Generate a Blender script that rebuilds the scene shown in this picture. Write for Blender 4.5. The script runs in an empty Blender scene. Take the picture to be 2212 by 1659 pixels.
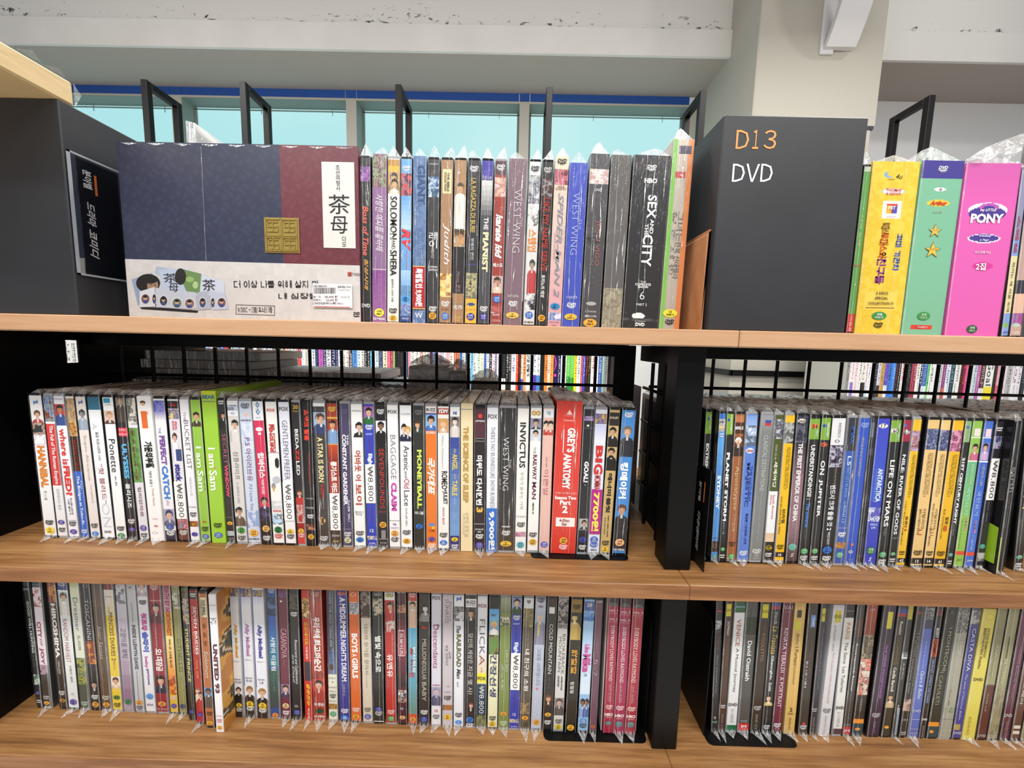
import bpy, math, random
import numpy as np
from mathutils import Vector, Matrix

# ------------------------------------------------------------------ camera, world, lights, exposure
CAM = dict(f=837.75, pitch=.106335, yaw=-.005845, roll=-.0236425, D=.41127, h=-.018185)
CX, CY = 1106.0, 829.5
S = bpy.context.scene
COL = S.collection

def _axes():
    p, y, ro = CAM['pitch'], CAM['yaw'], CAM['roll']
    f = np.array([math.sin(y)*math.cos(p), math.cos(y)*math.cos(p), -math.sin(p)])
    r = np.array([math.cos(y), -math.sin(y), 0.0]); d = np.cross(f, r)
    c, s = math.cos(ro), math.sin(ro)
    return c*r+s*d, -s*r+c*d, f
AR, AD, AF = _axes()
CAMP = np.array([0, -CAM['D'], CAM['h']])

def ray(u, v): return AF + AR*(u-CX)/CAM['f'] + AD*(v-CY)/CAM['f']
def onY(u, v, Y):
    q = ray(u, v); return CAMP + q*((Y-CAMP[1])/q[1])
def onZ(u, v, Z):
    q = ray(u, v); return CAMP + q*((Z-CAMP[2])/q[2])
def onX(u, v, X):
    q = ray(u, v); return CAMP + q*((X-CAMP[0])/q[0])

cam = bpy.data.objects.new('camera', bpy.data.cameras.new('camera'))
COL.objects.link(cam)
cam.data.sensor_width = 36; cam.data.sensor_fit = 'HORIZONTAL'
cam.data.lens = CAM['f']/2212*36; cam.data.clip_start = .02
m = Matrix.Identity(4)
for i in range(3):
    m[i][0] = AR[i]; m[i][1] = -AD[i]; m[i][2] = -AF[i]; m[i][3] = CAMP[i]
cam.matrix_world = m
S.camera = cam
S.view_settings.view_transform = 'Standard'; S.view_settings.look = 'None'
S.view_settings.exposure = 0.0; S.view_settings.gamma = 1.0
S.view_settings.use_curve_mapping = False

W = bpy.data.worlds.new('shop_ambient'); S.world = W; W.use_nodes = True
bg = W.node_tree.nodes['Background']
bg.inputs[0].default_value = (.93, .96, 1.0, 1); bg.inputs[1].default_value = .34

def area(name, loc, rot, sx, sy, power, color=(1, .98, .94)):
    l = bpy.data.lights.new(name, 'AREA'); l.shape = 'RECTANGLE'; l.size = sx; l.size_y = sy
    l.energy = power; l.color = color
    o = bpy.data.objects.new(name, l); COL.objects.link(o); o.location = loc; o.rotation_euler = rot
    o['kind'] = 'structure'
    return o
# rows of ceiling panel lights above the aisles
for i, X in enumerate((-1.7, -.1, 1.5)):
    area('ceiling_light', (X, -1.15, 1.75), (math.radians(12), 0, 0), 1.2, .30, 35)
for i, X in enumerate((-1.9, 0, 1.9)):
    area('ceiling_light', (X, .95, 2.05), (0, 0, 0), 1.2, .30, 42)
for i, X in enumerate((-1.5, 1.5)):
    area('ceiling_light', (X, -2.6, 1.75), (math.radians(25), 0, 0), 1.2, .30, 20)

# added fill lights, out of view, to brighten the window wall and its soffit
for X, P_ in ((-2.4, 12), (0, 10), (2.4, 4.5)):
    area('soffit_fill_light', (X, .95, 1.50), (math.radians(102), 0, 0), 1.8, .12, P_, (1, .90, .82))
area('spot_light', (3.3, 1.3, 3.1), (math.radians(40), 0, math.radians(45)), .16, .16, 12, (1, .96, .9))

# ------------------------------------------------------------------ helpers
rnd = random.Random(7)

def lin(c):
    return c/12.92 if c <= .04045 else ((c+.055)/1.055)**2.4
_hx = {}
def hx(s):
    if s in _hx: return _hx[s]
    t = s
    if len(t) == 3: t = ''.join(ch*2 for ch in t)
    v = tuple(lin(int(t[i:i+2], 16)/255) for i in (0, 2, 4)); _hx[s] = v
    return v

def tag(o, label=None, cat=None, group=None, kind=None):
    if label: o['label'] = label
    if cat: o['category'] = cat
    if group: o['group'] = group
    if kind: o['kind'] = kind
    return o

def empty(name, loc=(0, 0, 0), rot=(0, 0, 0)):
    o = bpy.data.objects.new(name, None); COL.objects.link(o)
    o.location = loc; o.rotation_euler = rot; o.empty_display_size = .02
    return o

class MB:
    """collects faces with a colour per face and links them as ONE mesh object"""
    def __init__(s): s.v = []; s.f = []; s.c = []
    def quad(s, a, b, c, d, col=(1, 1, 1)):
        n = len(s.v); s.v += [a, b, c, d]; s.f.append((n, n+1, n+2, n+3)); s.c.append(col)
    def tri(s, a, b, c, col=(1, 1, 1)):
        n = len(s.v); s.v += [a, b, c]; s.f.append((n, n+1, n+2)); s.c.append(col)
    def box(s, lo, hi, col=(1, 1, 1), ch=0):
        x0, y0, z0 = lo; x1, y1, z1 = hi; n = len(s.v)
        if ch <= 0:
            s.v += [(x0, y0, z0), (x1, y0, z0), (x1, y1, z0), (x0, y1, z0), (x0, y0, z1), (x1, y0, z1), (x1, y1, z1), (x0, y1, z1)]
            fs = [(3, 2, 1, 0), (4, 5, 6, 7), (0, 1, 5, 4), (1, 2, 6, 5), (2, 3, 7, 6), (3, 0, 4, 7)]
        else:                                   # chamfered along all twelve edges
            e = ch; P = []
            for (X, sx) in ((x0, 1), (x1, -1)):
                for (Y, sy) in ((y0, 1), (y1, -1)):
                    for (Z, sz) in ((z0, 1), (z1, -1)):
                        P += [(X, Y+sy*e, Z+sz*e), (X+sx*e, Y, Z+sz*e), (X+sx*e, Y+sy*e, Z)]
            s.v += P
            k = lambda a, b, c, ax: ((a*2+b)*2+c)*3+ax
            fs = []
            for a in (0, 1):
                q = [k(a, 0, 0, 0), k(a, 1, 0, 0), k(a, 1, 1, 0), k(a, 0, 1, 0)]; fs.append(q if a else q[::-1])
                q = [k(0, a, 0, 1), k(1, a, 0, 1), k(1, a, 1, 1), k(0, a, 1, 1)]; fs.append(q[::-1] if a else q)
                q = [k(0, 0, a, 2), k(1, 0, a, 2), k(1, 1, a, 2), k(0, 1, a, 2)]; fs.append(q if a else q[::-1])
            for a in (0, 1):
                for b in (0, 1):
                    q = [k(a, b, 0, 0), k(a, b, 1, 0), k(a, b, 1, 1), k(a, b, 0, 1)]; fs.append(q if a != b else q[::-1])
                    q = [k(a, 0, b, 0), k(a, 0, b, 2), k(a, 1, b, 2), k(a, 1, b, 0)]; fs.append(q if a != b else q[::-1])
                    q = [k(0, a, b, 1), k(1, a, b, 1), k(1, a, b, 2), k(0, a, b, 2)]; fs.append(q if a != b else q[::-1])
                    for c in (0, 1):
                        q = [k(a, b, c, 0), k(a, b, c, 1), k(a, b, c, 2)]; fs.append(q)
        for f in fs: s.f.append(tuple(n+i for i in f)); s.c.append(col)
    def add(s, verts, faces, col):
        n = len(s.v); s.v += verts
        for f in faces: s.f.append(tuple(n+i for i in f)); s.c.append(col)
    def tube(s, pts, r, n=6, col=(1, 1, 1)):
        pts = [Vector(p) for p in pts]; rings = []
        for i, p in enumerate(pts):
            d = (pts[min(i+1, len(pts)-1)]-pts[max(i-1, 0)]).normalized()
            a = d.orthogonal().normalized(); b = d.cross(a)
            rings.append([tuple(p+(a*math.cos(t)+b*math.sin(t))*r) for t in (2*math.pi*j/n for j in range(n))])
        base = len(s.v)
        for rg in rings: s.v += rg
        for i in range(len(pts)-1):
            for j in range(n):
                s.f.append((base+i*n+j, base+i*n+(j+1) % n, base+(i+1)*n+(j+1) % n, base+(i+1)*n+j)); s.c.append(col)
        for e in (0, len(pts)-1):
            s.f.append(tuple(base+e*n+j for j in range(n))); s.c.append(col)
    def disc(s, c, rx, rz, y, col, n=20):
        k = len(s.v)
        s.v += [(c[0]+rx*math.cos(2*math.pi*i/n), y, c[1]+rz*math.sin(2*math.pi*i/n)) for i in range(n)]
        s.f.append(tuple(range(k, k+n))); s.c.append(col)
    def mesh(s, name):
        me = bpy.data.meshes.new(name)
        me.from_pydata([tuple(map(float, v)) for v in s.v], [], s.f)
        a = me.color_attributes.new('Col', 'FLOAT_COLOR', 'CORNER')
        arr = np.ones((len(me.loops), 4), np.float32)
        cnt = np.array([len(f) for f in s.f]); arr[:, :3] = np.repeat(np.array(s.c, np.float32).reshape(-1, 3), cnt, axis=0)
        a.data.foreach_set('color', arr.ravel())
        return me
    def build(s, name, mat, parent=None, smooth=False, loc=None):
        me = s.mesh(name); me.materials.append(mat)
        o = bpy.data.objects.new(name, me); COL.objects.link(o)
        if parent: o.parent = parent
        if loc is not None: o.location = loc
        if smooth: me.shade_smooth()
        return o

# ------------------------------------------------------------------ materials (all procedural)
def mat(name, col=(.5, .5, .5), rough=.5, metal=0, spec=.5, coat=0, coat_rough=.1):
    m = bpy.data.materials.new(name); m.use_nodes = True
    b = m.node_tree.nodes['Principled BSDF']
    b.inputs['Base Color'].default_value = (*col, 1); b.inputs['Roughness'].default_value = rough
    b.inputs['Metallic'].default_value = metal; b.inputs['Specular IOR Level'].default_value = spec
    b.inputs['Coat Weight'].default_value = coat; b.inputs['Coat Roughness'].default_value = coat_rough
    m.diffuse_color = (*col, 1)
    return m
def N(m, t, **kw):
    n = m.node_tree.nodes.new(t)
    for k, v in kw.items(): setattr(n, k, v)
    return n
def L(m, a, b): m.node_tree.links.new(a, b)
def bsdf(m): return m.node_tree.nodes['Principled BSDF']
def coords(m, scale=(1, 1, 1), out='Object'):
    tc = N(m, 'ShaderNodeTexCoord'); mp = N(m, 'ShaderNodeMapping'); mp.inputs['Scale'].default_value = scale
    L(m, tc.outputs[out], mp.inputs[0]); return mp.outputs[0]
def ramp(m, fac, stops):
    r = N(m, 'ShaderNodeValToRGB'); e = r.color_ramp.elements
    while len(e) < len(stops): e.new(.5)
    for i, (p, c) in enumerate(stops): e[i].position = p; e[i].color = (*c, 1)
    L(m, fac, r.inputs[0]); return r.outputs[0]
def noise(m, vec, scale, detail=3, rough=.5, dist=0):
    n = N(m, 'ShaderNodeTexNoise'); L(m, vec, n.inputs['Vector'])
    n.inputs['Scale'].default_value = scale; n.inputs['Detail'].default_value = detail
    n.inputs['Roughness'].default_value = rough; n.inputs['Distortion'].default_value = dist
    return n.outputs[0]
def bump(m, h, strength, dist=.001):
    b = N(m, 'ShaderNodeBump'); b.inputs['Strength'].default_value = strength; b.inputs['Distance'].default_value = dist
    L(m, h, b.inputs['Height']); L(m, b.outputs[0], bsdf(m).inputs['Normal']); return b

def wood(name, light, mid, dark, scale=(2.2, 60, 60), streak=1.0):
    m = mat(name, mid, .45)
    v = coords(m, scale); n1 = noise(m, v, 1.6, 6, .6, .35)
    n2 = noise(m, coords(m, (scale[0]*4, scale[1]*5, scale[2]*5)), 1.0, 3, .6)
    mx = N(m, 'ShaderNodeMix', data_type='FLOAT'); mx.inputs[0].default_value = .35*streak
    L(m, n1, mx.inputs[2]); L(m, n2, mx.inputs[3])
    c = ramp(m, mx.outputs[0], [(.30, dark), (.47, mid), (.66, light)])
    L(m, c, bsdf(m).inputs['Base Color']); bump(m, n2, .12, .0006)
    return m
M = {}
M['wood_top'] = wood('light_beech', hx('cda684'), hx('bf9470'), hx('a87a55'), (2.0, 26, 26), .5)
M['wood_mid'] = wood('oiled_oak', hx('ab8153'), hx('8b6138'), hx('624022'), (3.2, 62, 62), 1.15)
M['wood_edge'] = wood('brown_edge_band', hx('a8774c'), hx('86552f'), hx('65401f'), (3.5, 60, 45), .9)
M['wood_block'] = wood('bookend_wood', hx('d09a70'), hx('bd8156'), hx('935a34'), (60, 12, 7), .6)
M['steel'] = mat('black_powder_steel', hx('070708'), .42, spec=.22)
_v = coords(M['steel']); bump(M['steel'], noise(M['steel'], _v, 900, 2), .12, .0003)
M['block'] = mat('charcoal_sign_block', hx('2a2b2f'), .5)
_v = coords(M['block']); bump(M['block'], noise(M['block'], _v, 700, 2), .25, .0004)
_c = ramp(M['block'], noise(M['block'], coords(M['block'], (7, 7, 7)), 1.5, 4), [(.3, hx('25262a')), (.7, hx('2d2e33'))])
L(M['block'], _c, bsdf(M['block']).inputs['Base Color'])

def printed(name, rough=.35, coat=.25, bumpy=0):
    m = mat(name, (1, 1, 1), rough, coat=coat, coat_rough=.08)
    a = N(m, 'ShaderNodeAttribute', attribute_name='Col')
    L(m, a.outputs['Color'], bsdf(m).inputs['Base Color'])
    if bumpy:
        v = coords(m, (260, 260, 22)); b = N(m, 'ShaderNodeBump'); b.inputs['Strength'].default_value = bumpy
        b.inputs['Distance'].default_value = .006
        L(m, noise(m, v, 1.0, 3, .6, .4), b.inputs['Height']); L(m, b.outputs[0], bsdf(m).inputs['Coat Normal'])
    return m
M['print'] = printed('printed_paper')
M['print_wrapped'] = printed('printed_paper_in_film', .35, 1.0, 1.0)
M['matte'] = printed('painted_matte', .6, 0)
M['case'] = printed('case_plastic', .25, .2)

def film(name, base=.05, edge=.75, tint=(1, 1, 1), rough=.07, crinkle=.6, scale=(180, 180, 60)):
    m = bpy.data.materials.new(name); m.use_nodes = True; nt = m.node_tree; nt.nodes.clear()
    out = N(m, 'ShaderNodeOutputMaterial'); mx = N(m, 'ShaderNodeMixShader')
    tr = N(m, 'ShaderNodeBsdfTransparent'); tr.inputs[0].default_value = (*tint, 1)
    gl = N(m, 'ShaderNodeBsdfGlossy'); gl.inputs['Roughness'].default_value = rough; gl.inputs[0].default_value = (.95, .97, 1, 1)
    lw = N(m, 'ShaderNodeLayerWeight'); lw.inputs[0].default_value = .35
    mr = N(m, 'ShaderNodeMapRange'); mr.inputs[3].default_value = base; mr.inputs[4].default_value = edge
    b = N(m, 'ShaderNodeBump'); b.inputs['Strength'].default_value = crinkle; b.inputs['Distance'].default_value = .004
    L(m, noise(m, coords(m, scale), 1, 3, .6, .5), b.inputs['Height'])
    L(m, b.outputs[0], gl.inputs['Normal']); L(m, b.outputs[0], lw.inputs['Normal'])
    L(m, lw.outputs['Facing'], mr.inputs[0]); L(m, mr.outputs[0], mx.inputs[0])
    L(m, tr.outputs[0], mx.inputs[1]); L(m, gl.outputs[0], mx.inputs[2]); L(m, mx.outputs[0], out.inputs[0])
    return m
M['film'] = film('clear_shrink_film', .03, .38, crinkle=.4)
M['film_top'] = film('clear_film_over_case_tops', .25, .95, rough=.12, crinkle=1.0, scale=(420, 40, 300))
def haze(m, amount, scale):
    nt = m.node_tree; out = [n for n in nt.nodes if n.type == 'OUTPUT_MATERIAL'][0]; src = out.inputs[0].links[0].from_socket
    df = N(m, 'ShaderNodeBsdfDiffuse'); df.inputs[0].default_value = (.93, .93, .91, 1); mx = N(m, 'ShaderNodeMixShader')
    ge = N(m, 'ShaderNodeNewGeometry'); mp = N(m, 'ShaderNodeMapping'); mp.inputs['Scale'].default_value = scale; L(m, ge.outputs['Position'], mp.inputs[0])
    n = noise(m, mp.outputs[0], 1, 2, .5, .4); mr = N(m, 'ShaderNodeMapRange'); L(m, n, mr.inputs[0])
    mr.inputs[1].default_value = .48; mr.inputs[2].default_value = .66; mr.inputs[3].default_value = .14; mr.inputs[4].default_value = amount
    L(m, mr.outputs[0], mx.inputs[0]); L(m, src, mx.inputs[1]); L(m, df.outputs[0], mx.inputs[2]); L(m, mx.outputs[0], out.inputs[0])
haze(M['film_top'], .9, (420, 4, 20))  # white streaks in the colour stand in for reflections on the film tops
haze(M['film'], .30, (200, 200, 60))
M['film_tail'] = film('crumpled_film_tail', .07, .6, crinkle=.6)
haze(M['film_tail'], .34, (260, 260, 260))
M['bag'] = film('grey_crumpled_bag', .15, .7, crinkle=.9)
haze(M['bag'], .8, (60, 60, 60))
M['film_glint'] = film('painted_film_glint', .25, .9, crinkle=.8)  # whitish film for the painted highlight slivers
haze(M['film_glint'], .85, (300, 300, 60))
M['acrylic'] = film('clear_acrylic_sleeve', .05, .6, rough=.04, crinkle=.15, scale=(20, 20, 20))

# ------------------------------------------------------------------ lettering: glyph outlines turned to triangles, cached
_txt = {}
# Hangul for the small print is composed from strokes (jamo by jamo); titles use the font's own glyphs
_o = [(.5+.5*math.cos(a*math.pi/4), .5+.5*math.sin(a*math.pi/4)) for a in range(9)]
_J = {'ㄱ': [[(0, 1), (1, 1), (.85, 0)]], 'ㄴ': [[(0, 1), (0, 0), (1, 0)]], 'ㄷ': [[(1, 1), (0, 1), (0, 0), (1, 0)]],
      'ㄹ': [[(0, 1), (1, 1), (1, .5), (0, .5), (0, 0), (1, 0)]], 'ㅁ': [[(0, 0), (0, 1), (1, 1), (1, 0), (0, 0)]],
      'ㅂ': [[(0, 1), (0, 0), (1, 0), (1, 1)], [(0, .5), (1, .5)]], 'ㅅ': [[(.5, 1), (0, 0)], [(.45, .65), (1, 0)]], 'ㅇ': [_o],
      'ㅈ': [[(0, 1), (1, 1)], [(.5, 1), (0, 0)], [(.45, .6), (1, 0)]], 'ㅊ': [[(.35, 1.1), (.65, 1.1)], [(0, .85), (1, .85)], [(.5, .85), (0, 0)], [(.45, .5), (1, 0)]],
      'ㅋ': [[(0, 1), (1, 1), (.85, 0)], [(0, .5), (.9, .5)]], 'ㅌ': [[(1, 1), (0, 1), (0, 0), (1, 0)], [(0, .5), (1, .5)]],
      'ㅍ': [[(0, 1), (1, 1)], [(0, 0), (1, 0)], [(.3, 1), (.3, 0)], [(.7, 1), (.7, 0)]],
      'ㅎ': [[(.3, 1.1), (.7, 1.1)], [(0, .85), (1, .85)], [(.1+.8*x, .65*y) for x, y in _o]]}
_CH = 'ㄱ ㄱㄱ ㄴ ㄷ ㄷㄷ ㄹ ㅁ ㅂ ㅂㅂ ㅅ ㅅㅅ ㅇ ㅈ ㅈㅈ ㅊ ㅋ ㅌ ㅍ ㅎ'.split()
_FI = [''] + 'ㄱ ㄱㄱ ㄱㅅ ㄴ ㄴㅈ ㄴㅎ ㄷ ㄹ ㄹㄱ ㄹㅁ ㄹㅂ ㄹㅅ ㄹㅌ ㄹㅍ ㄹㅎ ㅁ ㅂ ㅂㅅ ㅅ ㅅㅅ ㅇ ㅈ ㅊ ㅋ ㅌ ㅍ ㅎ'.split()
# medials: (bars beside, ticks of the bars, bar below, ticks of the bar below)
_ME = [(1, 'r', 0, ''), (2, 'r', 0, ''), (1, 'R', 0, ''), (2, 'R', 0, ''), (1, 'l', 0, ''), (2, 'l', 0, ''), (1, 'L', 0, ''), (2, 'L', 0, ''), (0, '', 1, 'u'),
       (1, 'r', 1, 'u'), (2, 'r', 1, 'u'), (1, '', 1, 'u'), (0, '', 1, 'U'), (0, '', 1, 'd'), (1, 'l', 1, 'd'), (2, 'l', 1, 'd'), (1, '', 1, 'd'), (0, '', 1, 'D'), (0, '', 1, ''), (1, '', 1, ''), (1, '', 0, '')]
def syllable(c):
    n = ord(c)-0xac00; ci, me, fi = _CH[n//588], _ME[n % 588//28], _FI[n % 28]
    y0 = .36 if fi else 0; h = 1-y0; out = []
    def put(js, x, y, w, hh):
        for k, j in enumerate(js):
            for st in _J[j]: out.append([(x+(k+px*.86)*w/len(js), y+py*hh) for px, py in st])
    bw = .16+.12*me[0] if me[0] else 0; bh = .30 if me[2] else 0
    put(ci, .06, y0+h*(.08+bh*1.15), .84-bw*1.15, h*(.80-bh*1.15))
    if me[2]:
        yb = y0+h*(.22 if 'd' not in me[3].lower() else .30); x1 = .95-bw*1.1; out.append([(.02, yb), (x1, yb)])
        for k, f in enumerate({'u': (.5,), 'U': (.33, .67), 'd': (.5,), 'D': (.33, .67)}.get(me[3], ())):
            out.append([(x1*f, yb), (x1*f, yb+(h*.16 if me[3] in 'uU' else -h*.2))])
    for k in range(me[0]):
        x = .93-(me[0]-1-k)*.16 if me[1] and me[1] in 'lL' or me[0] == 2 else .80
        out.append([(x, y0), (x, 1)])
    if me[1]:
        x = .93-(me[0]-1)*.16 if me[1] in 'lL' or me[0] == 2 else .80
        for f in ((.5,) if me[1] in 'rl' else (.62, .38)):
            out.append([(x, y0+h*f), (x+(.15 if me[1] in 'rR' else -.15), y0+h*f)])
    if fi: put(fi, .14, .02, .76, .26)
    return out
def compose(t, fat):
    V, F, x = [], [], 0.0
    for c in t:
        if c == ' ': x += .4; continue
        if '가' <= c <= '힣':
            for st in syllable(c):
                for (ax, ay), (bx, by) in zip(st, st[1:]):
                    dx, dy = bx-ax, by-ay; l = math.hypot(dx, dy) or 1; nx, ny = -dy/l*fat/2, dx/l*fat/2; ex, ey = dx/l*fat*.4, dy/l*fat*.4
                    n = len(V); V += [(x+ax+nx-ex, ay+ny-ey), (x+ax-nx-ex, ay-ny-ey), (x+bx-nx+ex, by-ny+ey), (x+bx+nx+ex, by+ny+ey)]
                    F += [(n, n+1, n+2), (n, n+2, n+3)]
            x += 1.08
        else:
            co, tr = _raw[(c, '')]; n = len(V)
            if len(co):
                V += [(x+float(p[0]-co[:, 0].min())*1.25, float(p[1])*1.25+.08) for p in co]; F += [tuple(n+i for i in q) for q in tr]
                x += float(co[:, 0].max()-co[:, 0].min())*1.25+.12
    return np.array(V), F
_raw = {}
def text_request(t, flags):
    if (t, flags) in _txt: return
    _txt[(t, flags)] = None
    if 'j' in flags:
        for c in t:
            if c != ' ' and not '가' <= c <= '힣': _txt.setdefault((c, ''), None)
def text_make():
    todo = []
    for (t, fl), v in list(_txt.items()):
        if v is not None or 'j' in fl: continue
        cu = bpy.data.curves.new('t', 'FONT'); cu.fill_mode = 'FRONT'; cu.resolution_u = 2
        cu.body = '\n'.join(t) if 's' in fl else t
        cu.align_x = 'CENTER' if 's' in fl else 'LEFT'; cu.space_line = .92
        if 'b' in fl: cu.offset = .022
        if 'B' in fl: cu.offset = .045
        if 'n' in fl: cu.offset = -.012
        if 'i' in fl: cu.shear = .3
        o = bpy.data.objects.new('t', cu); COL.objects.link(o); todo.append(((t, fl), o))
    dg = bpy.context.evaluated_depsgraph_get(); dg.update()
    for k, o in todo:
        ev = o.evaluated_get(dg); me = ev.to_mesh()
        n = len(me.vertices); co = np.empty(n*3, np.float32); me.vertices.foreach_get('co', co)
        co = co.reshape(-1, 3)[:, :2].astype(float)
        me.calc_loop_triangles(); tr = np.empty(len(me.loop_triangles)*3, np.int32)
        me.loop_triangles.foreach_get('vertices', tr)
        _raw[k] = (co, [tuple(map(int, q)) for q in tr.reshape(-1, 3)])
        if n == 0: _txt[k] = (np.zeros((0, 2)), [], 1.0)
        else:
            lo = co.min(0); sz = np.maximum(co.max(0)-lo, 1e-6)
            _txt[k] = ((co-lo)/sz, [tuple(map(int, q)) for q in tr.reshape(-1, 3)], sz[0]/sz[1])
        ev.to_mesh_clear()
    for k, v in list(_txt.items()):
        if v is None and 'j' in k[1]:
            co, tr = compose(k[0], .17 if 'b' in k[1] else .11); lo = co.min(0); sz = np.maximum(co.max(0)-lo, 1e-6)
            _txt[k] = ((co-lo)/sz, tr, sz[0]/sz[1])
    for k, o in todo:
        cu = o.data; bpy.data.objects.remove(o); bpy.data.curves.remove(cu)

def put_text(mb, t, fl, org, run, up, length, height, col):
    """glyphs fill the rectangle org..org+run*length..+up*height"""
    v, f, asp = _txt[(t, fl)]
    org, run, up = np.array(org, float), np.array(run, float), np.array(up, float)
    P = org + v[:, :1]*run*length + v[:, 1:]*up*height
    mb.add([tuple(p) for p in P], f, col)
def text_aspect(t, fl): return _txt[(t, fl)][2]

def vnoise(x, y, seed=0):
    def h(i, j):
        n = (i*374761393 + j*668265263 + seed*982451653) & 0xffffffff
        n = ((n ^ (n >> 13))*1274126177) & 0xffffffff
        return ((n ^ (n >> 16)) & 0xffff)/65535
    i, j = math.floor(x), math.floor(y); a, b = x-i, y-j
    a = a*a*(3-2*a); b = b*b*(3-2*b)
    return (h(i, j)*(1-a)+h(i+1, j)*a)*(1-b)+(h(i, j+1)*(1-a)+h(i+1, j+1)*a)*b
def lerp(a, b, t): return tuple(p+(q-p)*t for p, q in zip(a, b))
def ordinal(n):
    o = ['', 'first', 'second', 'third', 'fourth', 'fifth', 'sixth', 'seventh', 'eighth', 'ninth', 'tenth', 'eleventh', 'twelfth',
         'thirteenth', 'fourteenth', 'fifteenth', 'sixteenth', 'seventeenth', 'eighteenth', 'nineteenth']
    if n < 20: return o[n]
    t = ['', '', 'twent', 'thirt', 'fort', 'fift', 'sixt', 'sevent', 'eight', 'ninet'][n//10]
    return t+'ieth' if n % 10 == 0 else t+'y-'+o[n % 10]

# ------------------------------------------------------------------ the room
ZF = -1.28                                      # floor
M['plaster'] = mat('cream_plaster', hx('e0dfdb'), .8)
_c = ramp(M['plaster'], noise(M['plaster'], coords(M['plaster'], (3, 3, 3)), 1.2, 4), [(.3, hx('dcdbd7')), (.7, hx('e4e3df'))])
L(M['plaster'], _c, bsdf(M['plaster']).inputs['Base Color'])
M['soffit'] = mat('grey_soffit_paint', hx('aea59d'), .85)
M['column'] = mat('beige_grey_column', hx('b2aea3'), .75)
M['column_side'] = M['column']
M['floor'] = mat('pale_floor_tile', hx('cfcac2'), .35)
M['blue'] = mat('blue_paint', hx('174a9a'), .6)
M['frame_grey'] = mat('window_frame_grey', hx('b4b4aa'), .6)
M['reveal'] = mat('window_reveal', hx('7f8c86'), .6)
M['white_metal'] = mat('white_lamp_metal', hx('d4d4d6'), .4)
M['white_wall'] = mat('white_wall', hx('e8e9ea'), .8)
# peeling upper panel: dark flakes and cracks gather near its lower edge
mm = mat('flaking_white_panel', hx('dddcd8'), .85); M['flaking'] = mm
tc = N(mm, 'ShaderNodeTexCoord'); sep = N(mm, 'ShaderNodeSeparateXYZ'); L(mm, tc.outputs['Object'], sep.inputs[0])
hgt = N(mm, 'ShaderNodeMapRange'); hgt.inputs[1].default_value = 0; hgt.inputs[2].default_value = .22
hgt.inputs[3].default_value = .57; hgt.inputs[4].default_value = .74; L(mm, sep.outputs[2], hgt.inputs[0])
spots = noise(mm, coords(mm, (15, 15, 28)), 1.0, 9, .72, .5); patch = noise(mm, coords(mm, (1.1, 1, 3)), 1.0, 2)
ad = N(mm, 'ShaderNodeMath', operation='MULTIPLY_ADD'); L(mm, patch, ad.inputs[0]); ad.inputs[1].default_value = .22; L(mm, spots, ad.inputs[2])
sb = N(mm, 'ShaderNodeMath', operation='SUBTRACT'); L(mm, ad.outputs[0], sb.inputs[0]); L(mm, hgt.outputs[0], sb.inputs[1])
L(mm, ramp(mm, sb.outputs[0], [(.10, hx('dddcd8')), (.125, hx('8d8c88')), (.16, hx('3a3a3a'))]), bsdf(mm).inputs['Base Color'])

def struct(name, boxes, material, loc=None):
    b = MB()
    for bx in boxes: b.box(*bx)
    return tag(b.build(name, material, loc=loc), kind='structure')

struct('floor', [((-6, -4, ZF-.05), (6, 3.4, ZF))], M['floor'])
ZC = 2.126
# dropped soffit with its fascia, above it the flaking panel set slightly back
struct('ceiling', [((-6, 2.742, ZC), (1.545, 3.2, ZC+.02)), ((2.36, 2.742, ZC), (6, 3.2, ZC+.02))], M['soffit'])
struct('trim_1', [((-6, 2.72, ZC-.0), (1.545, 2.742, 2.312))], M['plaster'])
struct('trim_2', [((2.36, 2.72, ZC), (6, 2.742, 2.324))], M['plaster'])
struct('trim_3', [((-6, 2.74, 0), (1.56, 2.76, .9))], M['flaking'], loc=(0, 0, 2.322))
struct('trim_10', [((-6, 2.7425, 2.306), (1.56, 2.7445, 2.326)), ((2.36, 2.7425, 2.318), (6, 2.7445, 2.336))], mat('dark_crack', hx('4a4844'), .9))
struct('trim_4', [((2.36, 2.74, 0), (6, 2.76, .9))], M['flaking'], loc=(0, 0, 2.332))
for X in (-2.28, -1.80, -2.0):
    pass
# wall behind, below and beside the windows
ZG = 2.045
struct('wall_back', [((-6, 3.2, ZF), (2.4, 3.42, .95)), ((-6, 3.2, ZG+.012), (2.4, 3.22, ZG+.014))], M['white_wall'])
struct('wall_right', [((2.3, 3.2, ZF), (6, 3.42, ZC+.02))], M['white_wall'])
mull = [(-4.60, -4.51), (-3.057, -2.967), (-1.526, -1.436), (-.012, .073), (1.46, 1.55)]
# blue masking along the head of the windows, one strip for every bay
for i in range(4):
    a, b_ = mull[i][0]+.004, mull[i+1][0]-.004
    for lo, hi in ((a, mull[i][1]-.003), (mull[i][1]+.003, b_)):
        pass
mb = MB()
for i in range(4):
    for lo, hi in ((mull[i][0], mull[i][1]), (mull[i][1]+.006, mull[i+1][0]-.006)):
        mb.box((lo, 3.192, 2.062), (hi, 3.2, ZC))
tag(mb.build('trim_5', M['blue']), kind='structure')
mb = MB(); mb.box((-6, 3.195, ZG), (1.56, 3.36, 2.062))
for a, b_ in mull: mb.box((a, 3.195, .95), (b_, 3.36, ZG))
tag(mb.build('trim_6', M['frame_grey']), kind='structure')
struct('trim_7', [((-6, 3.196, ZG-.002), (1.56, 3.35, ZG-.0005))] + [((b_, 3.2, .95), (b_+.002, 3.35, ZG-.002)) for a, b_ in mull[:4]], M['reveal'])  # darker skins put the shade of head and mullion sides into the colour
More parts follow.
